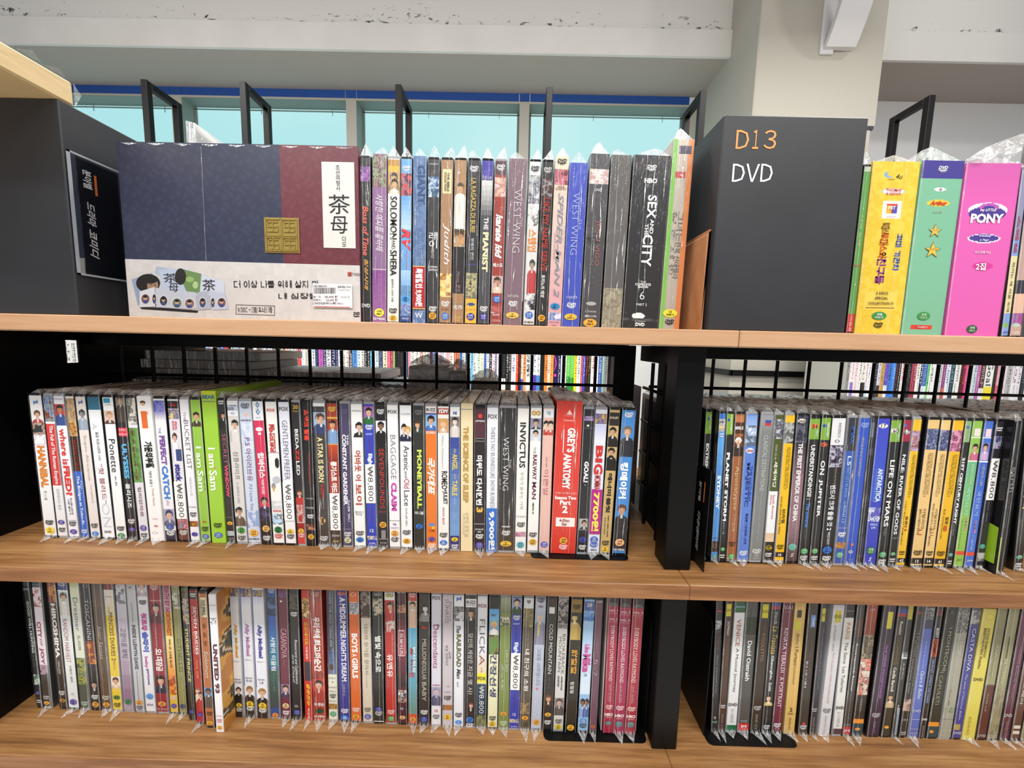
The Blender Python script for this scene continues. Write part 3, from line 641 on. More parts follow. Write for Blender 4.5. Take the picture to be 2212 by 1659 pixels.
DATA = '''
#T left top shelf
@T1 65 160 160 78 165 1560 k 2 2e2c2e|black DVD in film, red and orange script
n 250 370 a8b 637 96a
t 570 980 e76a5a .5 .6 bi Boss of Time
t 1010 1275 d8a050 .55 .4 bi 첨성시대
h 1405 7 eee b DVD
@T1 170 295 150 172 288 1565 b 2 8e6a92|mauve and purple slipcase with white script
n 160 420 a78 534 9a8 765
t 480 950 f4eef4 .5 .55 i 사랑한 여자를 좋아해
r 1095 1104 cbc
g 1104 1560 8a4a92 9c6aa0
t 1140 1380 b98bb9 .5 .2 - MY MOTHER LIKES WOMEN
d 1468 f4e84a 332 15세
h 1522 5 eee b KD MEDIA
@T1 300 405 155 292 395 1545 c 2 f2f0ea|white DVD with black serif title and gold photo
r 185 235 b84
r 235 285 d9b040
p 280 460 443 a86 c96 d9a982
p 330 460 332 e4d8c0 c96 e0b48c .55 1
t 480 830 222 .5 .62 b SOLOMON
t 835 910 222 .5 .35 - AND
t 920 1135 222 .5 .62 b SHEBA
t 1160 1355 444 .45 .2 - 솔로몬과 시바의 여왕
D 1430 222
d 1492 f0b63c 332 15세
@T1 410 505 160 398 498 1565 k 2 6da6de|sky blue DVD with leaning red two-letter title
D 260 eee
n 300 480 b33 425 977 d44
g 480 760 5f9fdc b8d6ee
t 750 935 d23c46 .5 .85 Bi RV
t 930 1090 c77 .6 .16 - RUNAWAY VACATION
g 1100 1240 a9cdea 7fb0e0
n 1230 1320 6aa 58c 79b
d 1345 2f8fd0 224 전체
n 1390 1490 cde 46a 89c
r 1490 1560 2d4f96
h 1515 4 dde - WHV
@T1 512 625 165 500 618 1570 b 2 5e7aa6|denim blue slipcase with a red price sticker
n 170 1060 5a76a2 6a86b0 56709c
t 240 555 3c5684 .6 .62 b GIANT
t 780 1040 93a8c8 .55 .3 - 자이언트 SE
S 1068 1435 b32a2a d8b468 fff 특별할인 9,900원
h 1375 10 d8a23c b W
n 1440 1570 46689e 8ea4c8 5674a6
h 1490 10 cdd6ea b W
@T1 635 735 185 625 722 1580 k 2 3a393c|grey black DVD with white brushed stacked title
h 245 4 ccc - UNIVERSAL
n 345 510 235 68b cdd 357
t 795 930 eee .5 .8 s 레이
t 930 1010 ccc .45 .3 - 스페셜 에디션
h 1085 4 ddd b EXTENDED
h 1110 4 ddd b EDITION
D 1440 eee
d 1500 e0a83a 332 15세
@T1 745 850 150 725 828 1580 k 2 a5805f|tan DVD with white script and yellow panel
r 250 450 e2d6a0 .12 .9
t 275 435 544 .62 .2 b THE BIBLE
t 275 430 544 .36 .2 b COLLECTION
t 700 1050 eee .5 .62 i Judith
n 1125 1330 c94 853 eb6 fd9
D 1390 eee
h 1440 4 333 - P 109
d 1500 4a78c0 dde 12세
@T1 858 962 160 830 935 1580 k 2 a8825e|brown DVD with seated man and black lower half
p 360 760 543 ece6da a8825e d0a27c
h 775 12 222 b 명작
n 820 900 eda 987 c96
r 900 1300 2e2a2a
t 1110 1290 a88 .5 .35 i Home 명작
h 1390 6 999 - 사랑의
h 1420 9 ddd b 名作
D 1520 c9a86a
@T1 970 1075 180 938 1040 1570 k 2 37373b|black DVD with gold title and orange foot
D 270 eee
t 345 785 c3a85a .5 .42 b LA RAGAZZA DI BUBE
t 830 1010 ddd .5 .3 - 부베의 연인
r 1045 1052 448
n 1120 1330 d8d0a0 332 c8bf8a 776
r 1335 1560 f0b840
e 1385 .5 .38 26 36508c
h 1430 2.5 765 - CLASSIC FILM
d 1490 3a3a98 dde 12세
@T1 1085 1185 190 1045 1145 1580 k 2 4a4a50|dark DVD with blue cap and cream capitals
r 195 365 4c43a0
h 345 7 bbc - blue
g 370 650 d6d6d4 5a5a5e
t 670 770 eee .5 .42 b THE
t 790 1120 e4dcae .5 .55 B PIANIST
t 1130 1240 888 .5 .16 - 피아니스트
D 1430 eee
d 1500 3c3c9a dde 12세
@T1 1192 1298 195 1152 1250 1585 c 2 9a4038|red brown DVD with bold white italic title
r 220 330 5a4044
D 270 eee
n 350 505 ecc b76 dba
t 580 640 d99 .62 .16 - The
t 645 1010 f2ecec .5 .62 Bi karate kid
h 1065 9 eee b 베스트
p 1155 1300 432 d8c8b0 caa c09070
d 1352 2f6fc0 dde 12세
n 1410 1470 ddd 943 b66
h 1485 4 dcc b SONY
h 1535 4 dcc - CD310
@T1 1305 1470 190 1260 1410 1590 b 2 7d6670|dusty mauve box with thin white capitals
t 440 960 cfc6ce .55 .4 n WEST WING
t 660 745 c8bec8 .78 .16 n THE
t 580 800 a898a4 .2 .07 - THE COMPLETE SEASON
h 1325 4.5 ddd - H71276
D 1390 eee
d 1490 e8c05a 332 15
@T1 1480 1582 200 1420 1525 1590 k 2 d8d6d6|pale grey DVD with dancers and orange lettering
D 280 333
n 330 560 ccc 99a 556 bbb
n 590 740 eee 443 ddd
t 770 950 e08a3a .5 .8 b 스텝업
p 1010 1320 444 b44 d8d6d6 a98 .6 .8
n 1300 1440 334 222 556 ddd
d 1485 2d6fc4 dde 12세
h 1545 4.5 222 b KD MEDIA
@T2 182 272 325 130 215 1600 k 2 2c2a2a|black DVD with red vertical capitals and film gloss
D 405 ccc
n 470 600 622 333 999 422
t 610 1160 a8362e .5 .6 b LIKE MY NAME SERVE
t 1190 1365 e4e4e4 .5 .36 b 토리노의 태양
d 1525 e0a02c 332 15세
@T2 280 390 290 220 322 1600 b 2 d9b9a6|pink and cream slipcase with spaced silver capitals
g 290 520 ddd2b4 dbc9b4
D 335 333
n 390 505 945 c78 723
h 519 3.6 544 - WIDE
h 536 3.6 544 - SCREEN
g 545 1600 d9c8b8 d79aa6
t 565 1360 8a8890 .55 .42 bi SPIDER-MAN 2
t 860 1070 998 .25 .12 i ADICIONAL
d 1430 2a8ac4 124 12세
n 1480 1540 9ac 46a dde
h 1555 3 556 - PICTURES
h 1580 3 433 - DD01
@T2 390 535 345 325 462 1605 b 2 4050b4|royal blue box with thin pale capitals
t 570 1035 aab2e0 .45 .36 n WEST WING
t 765 845 aab2e0 .72 .16 n THE
h 1362 4.5 c4caec - H24259
D 1425 eee
d 1515 e8b83c 332 15
@T2 545 705 275 470 615 1608 b 2 48474a|charcoal box with beige badge and outlined red title
n 390 500 c9b08a ddd b99
h 545 5 ccc b DVD
t 770 1120 8f5a56 .62 .3 b JEAN VIGO
t 770 1110 777 .4 .16 - COLLECTION
n 900 950 222 333 444
h 1255 4 777 - 영화
e 1410 .5 .26 28 aaa
h 1470 5 bbb i Cinema
h 1510 4 ddd b SPD-1174
d 1562 e6a63c 332 전체
@T2 705 870 285 630 780 1612 b 2 5d5a5a|plain dark grey box with mottled beige foot
g 285 1060 55524f 625f5e
n 1290 1610 8a8474 9a937e 777060 a59d86
@T2 875 1175 290 785 1060 1618 b 2 222124|broad black box set with big white serif title
D 385 eee
h 480 9 ddd B HBO
t 585 760 f2f2f2 .58 .24 b SEX
t 765 875 f2f2f2 .62 .1 b AND
t 800 890 f2f2f2 .48 .09 b THE
t 880 1125 f2f2f2 .54 .28 b CITY
h 1245 4 eee - THE
h 1264 4.5 eee b COMPLETE
h 1283 4 eee b SEASON
h 1350 15 eee n 6
h 1420 4.5 eee - PART 2
e 1510 .44 .18 48 eee
n 1528 1550 222 555 222
h 1552 2.5 ccc - A COMPANY
h 1577 6.5 f4f4f4 B DVD
@T2 1180 1345 165 1062 1228 1622 b 2 b9aaa0|lime and orange double box in tight shiny film
r 165 1622 7dbb52 0 .22
g 165 1622 c4b8a8 b0a69c .22 .74
r 165 1622 d8824a .74 1
r 215 275 4a4456 .3 .9
r 405 452 c04a48 .2 .72
h 430 4 fcc b dts
t 700 930 6e6a66 .62 .3 - 그녀는
t 930 1215 5f5a56 .6 .3 - 한복 신데렐라
t 700 1180 8a857e .35 .2 - 청 순 재 인
d 1485 e8dc3c 332 15
D 1555 222
#U right top shelf
@T3 1175 1215 330 1045 1095 1440 k 1 5f9a4c|slim green DVD beside the charcoal block
r 330 380 b8c4b0
t 660 850 d8c890 .4 .4 - 나의 노래
h 980 4 c55 b KBS
h 1105 4 dde - 4
h 1235 5 7bc b C
r 1300 1425 c83c34
t 1315 1420 ecc .5 .4 - 아동용
@T3 1220 1545 310 1100 1400 1443 b 1 e2c03c|bright yellow children's box set with purple lettering
n 310 1443 e4c440 ddba34 e6c848
e 395 .38 .12 36 7aa4d8
e 390 .43 .10 32 e2c03c
h 408 10 332 i __4u
e 500 .5 .25 38 8fb4d8
e 500 .5 .23 33 f2f2f0
h 492 5 c33 b THOMAS
h 514 4 c33 b & FRIENDS
r 560 672 e8e4ea .32 .7
r 578 640 d04a3a .4 .62
r 590 640 e0b030 .4 .5
r 590 640 5a4aa0 .52 .62
h 605 6 fff b HIT
h 660 2 a55 - entertainment
t 700 765 9a6a2e .42 .2 b 토마스
t 765 930 d0602c .42 .2 b 토마스와
t 930 1100 8a3a8a .42 .2 b 친구들
t 770 1010 3a62b8 .74 .14 b 꼬마 기관차
r 1150 1270 e8cc58 .15 .85
h 1160 5 432 b 3 DISCS
h 1193 5 432 b SPECIAL
h 1227 5 432 b COLLECTION Ⅳ
r 1255 1262 8a6a20 .18 .82
d 1312 3f8f4a eee 전체 .18
D 1375 222
@T3 1550 1830 300 1405 1670 1447 b 1 7ab595|sea green box set with violet cap and stars
r 300 415 433c8c
D 355 ddd
e 483 .5 .16 22 ece8f0
h 483 4 766 b 4집
e 570 .5 .28 42 e6c63c
h 570 8 c8402c Bi Arthur
h 630 3 a86 - 아서의 모험
h 745 24 5a5230 - ★
h 745 21 e0b850 - ★
h 745 3 754 - 신나는
h 868 29 5a5230 - ★
h 868 26 e6ba48 - ★
h 868 4 754 - 재미있는
d 1310 3f8f4a cdc 전체 .16
r 1370 1400 cc4030 .22 .75
h 1385 4 ecc b 교육미디어
@T3 1835 2200 320 1675 2050 1455 b 1 d860ae|bright pink children's box set in loose film
g 320 560 c85ca4 d860ae
e 620 .5 .36 100 e8e0ee
e 640 .5 .34 90 4a3a8c
e 600 .52 .18 52 b858b0
e 610 .52 .12 40 4a3a8c
h 620 6 eee bi my LITTLE
h 672 17 f2ecf6 B PONY
e 800 .5 .30 58 e8e0ee
e 798 .5 .27 48 4a3a8c
h 785 5 cfd0ee bi Friendship
h 812 5 cfd0ee bi is Magic
h 890 4.5 f2d8ec b 마이 리틀 포니
e 980 .55 .19 54 cc3c90
h 983 13 f6f0f4 b 2집
d 1400 2c5a3c cdc 전체 .1
@T3 2205 2245 330 2055 2110 1450 k 1 7c9ad0|slim pale blue DVD next to the pink box
r 330 800 8a8aa8
t 640 880 a84a68 .5 .5 b 스페셜
r 900 1280 d8cc9c
t 940 1270 443 .5 .4 - 파리는 제 서울 속에
e 1362 .5 .36 32 7fae4a
h 1410 4 335fb0 b DVD
@T3 2250 2330 335 2114 2190 1450 k 1 b89a90|brownish DVD cut off by the right photo edge
g 335 900 9a8490 b89a90
r 1060 1150 34303c
r 1150 1280 d8b49c
n 1280 1360 7a5a58 a48 86a
e 1360 .5 .36 26 a8c8b8
h 1413 5 ddd b DVD
#M left middle shelf
@M1 95 225 85 262 385 1500 k 1 ecebec|white DVD with tall orange block title
h 172 9 2f7cc4 B pd
p 240 370 6a4a2c a44 e8e4e2
n 370 480 5a4a48 c8a894 333
n 480 590 ece8ec c9b8c8 eee
t 590 995 dc7f22 .5 .62 B HANNIBAL
t 1030 1120 999 .45 .25 - 한 니 발
D 1345 222
d 1425 f0d23c 876 15
@M1 228 340 105 390 488 1500 c 1 eae8ea|pale DVD with red title panel and soldiers photo
n 122 370 c9a04a 4a6a9c 96a5bc 7a4a30
r 390 980 cf3a38
t 405 965 f2e8e8 .5 .5 b The Fall of The Roman Empire
t 1010 1220 aaa .5 .35 - 로마제국의 멸망
d 1340 5046a0 ccd 12세
D 1415 222
@M1 325 440 85 492 606 1508 c 1 ecebf2|white DVD with chunky red lettering and man photo
h 135 4 99a - Premier
p 185 390 2c2220 36508a b33a3c b98060
t 420 770 d8362c .5 .62 b where is
t 780 1075 d8362c .5 .62 B FRED?
t 1095 1260 555 .6 .2 - 프레드에게
t 1110 1265 555 .35 .2 - 사랑 빠지기
h 1325 3 777 - COMEDY
D 1357 333
d 1437 4a3c9c ccd 12세
@M1 445 548 120 610 696 1492 k 1 efece8|DVD with ochre photo and royal blue lower half
n 160 510 c8883a 6a4a2c e0a850 9c8a7a
r 510 840 3a1f18
t 540 830 8a2c1c .5 .5 b 원한의 도곡리
r 840 1495 3566c4
t 880 1350 e8eef8 .42 .42 b The Bridges at Toko-Ri
t 920 1010 e8eef8 .75 .16 - The
D 1418 eee
@M1 545 650 115 699 815 1508 k 1 e4dcd8|beige white DVD with thin tan serif lettering
h 190 8 3a5fae B pd
p 250 450 333 9aa8b8 dcd6d2 8a8a90
t 500 930 b8947c .5 .4 n Scipio Africanus
t 970 1150 caa .6 .18 - 시저 아프리카
D 1372 222
d 1452 3f86cc cde 12
@M1 655 795 120 819 945 1508 k 1 eceff2|white DVD with teal cap and red Korean lettering
r 122 262 2e6a86
t 380 440 ccd2d8 .35 .4 n A
t 470 735 555 .5 .24 - 일곱 드레 시리즈 vol.1
t 770 1150 a03830 .5 .42 - “핫 블러드”
t 1150 1380 d4d8dc .5 .62 n ON
h 1430 5 333 b DVD
@M1 795 932 120 953 1060 1505 k 1 efeff0|white DVD with condensed black title and child photo
r 150 195 2f92b8 .08 .7
h 210 2.5 888 - CINEMA
p 265 390 b48a64 5a3a34 d8c4b8 e2b89c
t 530 845 333 .5 .6 - Ponette
t 880 980 888 .5 .2 - 뽀네뜨
D 1390 222
d 1458 3f8a50 cdc 전체
@M1 935 1035 150 1066 1170 1530 k 1 262427|black DVD with light blue condensed capitals
p 155 400 6a5a44 4a3c34 8a8078 b89880
r 450 530 d82f44
h 470 5 fcc b 컬렉션
h 510 5 fcc b 리마스터
t 600 930 5fb4e4 .5 .56 B ULYSSES
t 975 1210 eee .5 .52 b 율리시즈
D 1340 eee
d 1420 4c3c94 aad 12세
@M1 1035 1135 145 1178 1275 1510 k 1 dedae2|grey white DVD with a green brush panel
n 150 410 b0a69a 8c8a80 333 d8d4c8
n 440 950 5c8a40 4f7c38 6a9a4c
t 460 930 7a3c28 .4 .36 b 알 수 없는 내 사랑
t 990 1275 8a6a64 .5 .36 b 킬리만자로
d 1385 5a48a4 ccd 12세
D 1455 333
@M1 1137 1290 125 1284 1425 1548 w 1 f1efee|white slipcase with a boy in an orange apron
r 150 300 f1efee
e 190 .4 .2 36 3a2c24
e 205 .4 .16 28 d8a888
e 290 .45 .32 40 d8c0a8
r 270 435 dc6a2a .2 .62
r 435 490 e8e4e8 .25 .6
t 560 820 181818 .5 .6 B 가문의부활
t 840 1000 555 .45 .2 - 가문의 영광 3
t 1020 1190 c98a70 .5 .2 - Family Hustle
h 1320 3 b66 - 2DISC
h 1390 4.5 b33 b dts
e 1465 .35 .2 26 444
e 1465 .35 .15 20 f1efee
@M2 32 165 115 170 282 1500 k 1 e9e7ea|white DVD with purple and blue chunky title
n 155 255 3a48a0 8c8cc8 5a5ab0
g 255 340 8a86c0 e9e7ea
t 405 460 7a8ab8 .35 .2 - THE
t 480 755 7a4a9c .5 .5 B PERFECT
t 765 1080 3a7fd0 .5 .55 B CATCH
t 1095 1145 b6a .5 .25 - 날 미치게 하는 남자
p 1180 1345 2c3c6a 6a6a88 a8a0b4 d8b098
d 1355 3a5a9c aac 12
r 1390 1500 34344a
D 1415 eee
@M2 175 288 115 290 400 1490 k 1 dcdae0|DVD with long white price sticker and couple photo
r 155 225 2a2428
h 188 6 d22 b dts
n 230 320 d8b060 3a48a0 e0c878
r 320 430 ded8e4
t 340 420 c33 .62 .2 b SPECIAL
t 340 420 c33 .36 .2 b EDITION
p 440 720 4a3028 e8e4ec d4d4dc d8b098 .4 .7
r 600 710 3a4a78 .4 .95
t 740 905 352c8c .5 .6 B stuck
S 905 1260 f6f4f2 - 2a1a16 ₩8,800
n 1265 1360 c8c8d8 b44 789
r 1360 1490 6a4038
D 1395 ddd
@M2 288 385 130 405 495 1480 c 1 eae9ee|white DVD with slim grey serif capitals
t 265 345 777 .45 .24 n THE
t 340 785 555 .55 .5 n BUCKET LIST
t 865 1040 777 .5 .3 n 버킷리스트
h 1140 3 666 - FY28868
D 1210 222
n 1275 1330 c8883a 5a3c1c a66a2c
d 1400 463c9c 66a 12
@M2 386 500 150 502 600 1500 k 1 93bf45|lime DVD with laughing man and white lettering
p 275 415 3a2418 4a3c28 93bf45 d8a484
t 595 790 f2f4e8 .5 .55 b I am
t 815 1010 f2f4e8 .5 .6 b Sam
t 860 1000 6a9a3a .85 .14 - 아이 엠 샘
h 1295 4.5 c33 b dts
D 1365 232
d 1438 4a62ac dde 12세
@M2 500 640 85 604 745 1515 b 0 9bc83c|wider lime slipcase with white title, no photo
g 85 250 c2cc28 9bc83c
h 140 8 2a6aa8 b BEAR
h 180 3 2a6aa8 - entertainment
t 605 790 f2f4e8 .45 .5 b I am
t 815 1005 f2f4e8 .45 .55 b Sam
e 795 .62 .08 16 d07a90
D 1340 232
d 1435 4a72b8 dde 12세 .3
@M2 645 735 160 752 830 1500 k 1 2e2c2e|black DVD with pink red capitals
D 200 eee
p 280 440 1c1818 222 2a2626 c89878 .6
t 480 755 c86a72 .55 .46 n SECRET
t 760 1060 e05060 .55 .46 B WINDOW
t 1080 1240 744 .5 .2 - 시크릿 윈도우
r 1245 1255 555
d 1305 f0ac30 332 15
n 1380 1425 bba abc 998
h 1450 4 aaa - 3DM
@M2 738 848 150 838 944 1500 c 1 d4d0cc|grey DVD with a man in profile at both ends
r 150 310 eceef2
n 210 260 667 cde 889
h 285 4 58b - KD
p 335 545 1c1a1a d8d4d0 d4d0cc d8b49c .6
t 630 890 4a4844 .5 .5 n 심플라이프
t 915 1110 aaa .45 .24 - A SIMPLE LIFE
p 1140 1330 1c1a1a 6a5848 d4d0cc c8a080 .4
d 1368 4a9a4c 252 전체
D 1440 443
@M2 850 975 155 950 1070 1520 c 1 c9d2e2|cloudy pale blue DVD with handwritten violet lettering
D 222 556
e 305 .55 .22 30 e4c0b4
h 352 3.5 445 b SHOWBOX
n 360 620 ccd4e4 b8c8e2 d8dcea
t 510 915 8a4a78 .5 .5 - P.S 아이러브유
t 940 1190 7a84b8 .5 .26 i P.S I Love You
n 1190 1360 a8b8dc d8dcea 8ca4d0
d 1408 eaa83c 874 15세
h 1465 4 445 b KD MEDIA
@M2 977 1085 165 1076 1180 1525 k 1 cf3358|crimson DVD with white heart and Korean title
r 165 360 eeeff2
t 190 310 3a7ac0 .5 .4 b ⟡⟡
h 335 3 79b - SONY
e 440 .5 .34 36 f0e8ec
e 480 .5 .16 22 f0e8ec
t 650 890 f4ecee .5 .62 B 웜바디스
t 900 1040 f4dce2 .5 .28 b WARM BODIES
p 1060 1290 1c1820 3a2c4a cf3358 c8a088
r 1290 1520 2a2428
n 1200 1290 3a2c4a 5a4a78 2a2030
d 1368 e8b868 654 15세
D 1458 eee
@M2 1095 1215 150 1186 1295 1530 k 1 eceae8|white DVD with penguin wings and small red title
h 250 6 c43 b FOX
t 380 640 c4382c .62 .26 b MR. POPPER'S
t 380 640 c4382c .36 .3 B PENGUINS
r 640 650 aab
e 740 .75 .22 100 222428
e 900 .6 .38 70 b8bcc4
e 960 .3 .2 60 8a8e98
e 985 .3 .1 50 d8a040
n 1100 1180 f0eeee e8e8ea ccc
h 1195 6 c33 b 파퍼씨
n 1225 1330 9cc4e4 e8eef4 445 bcd8ee
d 1378 2f7a44 243 전체
D 1440 c44
@M3 0 108 150 75 185 1525 k 1 e0e1ec|pale lilac DVD with slim grey capitals and price sticker
h 235 8 555 b FOX
t 340 680 6a6a72 .5 .5 n GENTLEMEN
t 700 890 6a6a72 .5 .5 n PREFER
S 915 1280 f6f4f4 - 2a1a16 ₩8,800
r 1285 1520 ececee
d 1385 e8c84c 443 15
D 1435 333
@M3 110 218 130 190 272 1525 c 1 2b2628|black DVD with woman in a long red dress
h 195 8 d8b040 b 20
h 235 4 c8a040 - FOX
t 400 590 e8e4e6 .5 .42 b BEDA
t 590 700 d8402c .5 .42 b ZZ
t 700 835 e8e4e6 .5 .42 b LED
p 970 1100 5a3020 c03a34 2b2628 d8a080
g 1050 1380 b8342c 8a2420
n 1120 1300 b8342c c8b8b4 a83028
r 1380 1520 c8403c
d 1375 e8c040 443 15
D 1420 edd
@M3 222 325 170 277 366 1550 k 1 1d1a1c|black DVD with red Korean lettering at top
t 255 540 e0402c .4 .55 B 쇼생크 탈출
t 660 950 a83024 .55 .2 b THE SHAWSHANK REDEMPTION
h 1085 4 aaa - WARNER
h 1175 4 bbb b FY27595
D 1258 eee
n 1335 1390 a85a3c c88a6a 5a2a20
d 1455 e8ac3a 332 15세
@M3 325 445 145 383 500 1560 c 2 3c3536|dark DVD with cream capitals and couple photo
r 150 200 f0f0f0
r 200 255 3a3436
p 255 460 6a4a34 3a4a7a 98b0d0 e0b898
p 255 460 4a3024 2a3a68 98b0d0 d8a888 .65 .9
t 490 920 f2e4a8 .5 .46 b A STAR IS BORN
t 940 1075 c83c30 .55 .28 b 스타탄생
t 1260 1340 d8a860 .4 .2 b ¡ ¡
e 1300 .3 .07 42 dca860
e 1300 .62 .07 42 dca860
D 1475 ddd
@M3 447 572 155 505 608 1555 k 1 a23a2c|brick red DVD with man in blue shirt, price sticker
D 230 e8c040
r 305 320 d8b040
p 325 555 2c1c14 7a9cc8 a23a2c d09a74
r 555 565 d0a040
g 565 720 c04a28 8a2c20
t 720 1020 f4ece8 .5 .62 B 롱기스트 야드
S 1025 1385 f6f4f2 - 2a1a16 ₩8,800
r 1388 1555 4a3c38
h 1440 4.5 ccb b SONY
h 1495 4 c9b060 b 38037
@M3 575 678 150 612 720 1560 c 1 4a4262|deep violet DVD with white stacked capitals
D 245 6a6284
t 460 560 e6e2ee .75 .2 b THE
t 460 1140 eae6f0 .4 .42 B CONSTANT GARDENER
t 1090 1300 e0dce8 .7 .24 b 콘스탄트 가드너
h 1375 3 a9a4c0 - DH-44817
D 1425 eee
d 1485 d8d8b0 555 15세
@M3 680 800 165 726 836 1550 c 1 f0efef|white DVD with rusty red Korean words
h 250 4 777 - UNIVERSAL
p 345 495 1c1818 2a2626 f0efef d8b49c .7
t 615 815 b8402c .5 .6 b 어바웃
t 840 900 b8402c .5 .55 b 어
t 930 1130 b8402c .5 .6 b 보이
h 1195 4 555 - about a
h 1220 8 444 n boy
D 1405 444
d 1468 3a7ac8 246 12
@M3 802 910 165 845 945 1545 c 1 3444b4|royal blue DVD with cartoon face and white price sticker
r 205 370 9a4a8c .05 .95
p 210 370 1c1818 2c6a3c a868b0 e8c0a0
D 395 eee
h 460 4 bcf b 03757
t 490 620 6a4a9c .5 .3 - 스피릿
t 640 740 e8eef8 .5 .5 B Eigh
S 740 1105 f6f4f2 - 2a1a16 ₩8,800
t 1130 1300 7a3a7c .5 .3 i Crazy Days
h 1370 7 eee b 12
n 1425 1460 d8cc98 5a68c4 eed
h 1495 4 ccd b 31995
@M3 913 1022 165 950 1050 1550 k 1 27252a|black DVD with man in suit and thin red capitals
r 200 330 1c1a20
D 250 eee
p 335 530 141214 1a181c ecebec 8a6450
r 515 600 1a181c
t 590 820 c83a2c .5 .46 - SEVEN
t 830 1160 c83a2c .5 .46 - POUNDS
h 1190 4 a55 - 세븐파운즈
d 1315 e8a43a 332 15세
r 1370 1455 8a8888 .3 .75
h 1455 3 bbb - PEYGOUS
h 1490 4 bbb - 54100
@M3 1025 1135 165 1055 1162 1555 c 1 efeef0|white DVD with thin grey word and magenta word
h 250 7 444 b FOX
t 465 880 777 .5 .5 n BAGGAGE
t 910 1180 c83aa8 .5 .55 B CLAIM
r 1275 1282 888
h 1310 4 a7b b 웨딩
h 1345 4 a8c - 브레이커
d 1400 eaa84a 654 15
D 1460 222
@M3 1140 1268 155 1163 1275 1560 k 1 f0f0f2|white DVD with black and red condensed title
h 258 4 99a - CLEVER
p 340 515 1c1818 262a48 e4e8f4 e0b89c .35 .7
p 360 515 c8a050 262a48 e4e8f4 e8c0a4 .7 .7
t 555 785 3a3a3e .55 .5 - Arsenic
t 795 860 555 .5 .25 - and
t 870 960 b83c3c .55 .5 - Old
t 980 1130 3a3a3e .55 .5 - Lace
t 1150 1330 888 .5 .2 - 비소와 낡은 레이스
D 1390 333
d 1475 e0a83e 443 15세
@M4 50 155 165 58 168 1510 c 1 2f302e|black green DVD with lime title capitals
D 245 777
p 315 430 4a3424 3a4438 6a9a4c d8a888 .4
t 580 1120 d4e45c .55 .46 B MONEYBALL
h 1160 7 ddd b 머니볼
d 1285 2f6fcc 247 12세
@M4 160 272 170 174 278 1500 c 1 e0782a|orange DVD with white slanted Korean title
r 195 250 eee
h 225 6 444 b BUZZ
r 255 268 3a62b8
p 268 410 141214 4a72b8 88b4e0 d8a888
h 425 6 f4e8dc b KOREA
t 650 985 f6ece4 .5 .75 Bi 국가대표
e 1260 .35 .16 26 4a8ad0
e 1260 .65 .16 26 4a8ad0
e 1290 .65 .16 26 e8c040
h 1310 6 c86030 b KM
d 1395 7a5a9c 436 12세
D 1455 fed
@M4 275 385 160 279 388 1510 k 1 eeece8|white DVD with curly black title and kissing couple
r 200 255 b83c28
h 225 8 fff Bi YDM
p 290 420 c8a04c d8b498 c89870 e8b898
t 440 745 888 .42 .26 in William Shakespeare's
t 765 930 2c2828 .6 .55 b ROMEO
t 930 1070 2c2828 .62 .5 b +JULIET
t 1100 1260 b66 .5 .2 - 로미오와 줄리엣
D 1360 222
d 1432 2f72cc fff 12
@M4 387 490 175 389 482 1520 c 1 5a86c4|blue DVD with yellow storybook lettering
r 200 285 eee
h 255 6 3a4aa0 b pg
p 285 470 2c2220 d8d0cc 88807c e4d0c4
r 470 570 3c4c98
g 570 1380 3f55a4 78a0d4
t 570 610 e8d060 .5 .24 - AN
t 620 765 ecd45c .5 .55 b ANGEL
t 800 850 e8d060 .5 .24 - AT MY
t 860 1000 ecd45c .5 .55 b TABLE
t 1020 1220 b8cce8 .5 .28 n 내 책상 위의 천사
r 1375 1510 34387a
d 1408 e8c840 443 15
D 1475 eee
@M4 490 605 205 484 604 1558 b 0 e8d6ae|cream cardboard case with faded tan capitals
r 255 262 888
t 410 1100 b8944c .42 .46 B THE SCIENCE OF SLEEP
t 1190 1420 a8987c .5 .4 n 수면의 과학 SE
t 1200 1400 c0b090 .25 .12 - A FILM BY MICHEL GONDRY
@M4 615 725 185 608 715 1545 k 1 2a2226|black DVD with wine red cap and bold white Korean title
r 225 480 54303c
e 285 .5 .2 34 d84a34
h 330 6 eee b ARTVISION
r 485 515 998 .08 .92
r 490 510 2a2226 .1 .9
t 640 1100 f2f0f0 .45 .56 B 미워도 다시한번
t 1120 1170 e8b84c .5 .6 B 3
r 1275 1282 a99
h 1328 4 ccc b KMAVE
h 1352 4 ccc b 002
D 1395 eee
d 1480 5a4cae aab 12세
@M4 730 840 175 720 826 1520 c 1 e8e9f0|pale DVD with slim grey capitals, bright blue price label
h 275 9 666 b FOX
t 365 760 777a84 .55 .4 n THERE'S NO BUSINESS
t 770 1100 777a84 .55 .4 n LIKE SHOW BUSINESS
S 1105 1515 2f6cc4 - f0ece8 9,900원
@M4 845 1005 185 826 980 1525 c 2 2d2a2b|wide black box with thin white capitals and pyramid wrap
t 465 945 dcdcdc .42 .34 n WEST WING
t 660 740 dcdcdc .68 .14 n THE
t 455 780 8a8684 .18 .06 - THE COMPLETE SIXTH SERIES
t 830 930 ccc .08 .08 b 웨스트 윙
h 1278 4 eee b HB1081
r 1300 1520 463f38
D 1338 eee
d 1438 e8bc44 332 15
@M4 1010 1125 185 984 1090 1525 c 1 ecebe6|ivory DVD with heavy condensed black title
t 330 735 343230 .5 .56 b INVICTUS
t 770 1110 777 .5 .34 n 우리가 꿈꾸는 기적
h 1180 3.5 888 - KY20279
D 1255 333
n 1325 1370 8a4a68 a8688a c898a8
d 1445 6cb4c4 478 전체
@M4 1133 1240 175 1094 1205 1540 c 1 eeece8|white DVD with plum spaced capitals, two portraits
h 245 9 c8a040 b ∞
p 290 400 2c2828 444 8a88a0 c8a890
p 390 495 1c1a1a d8d4dc c8ccd8 e0c0a8
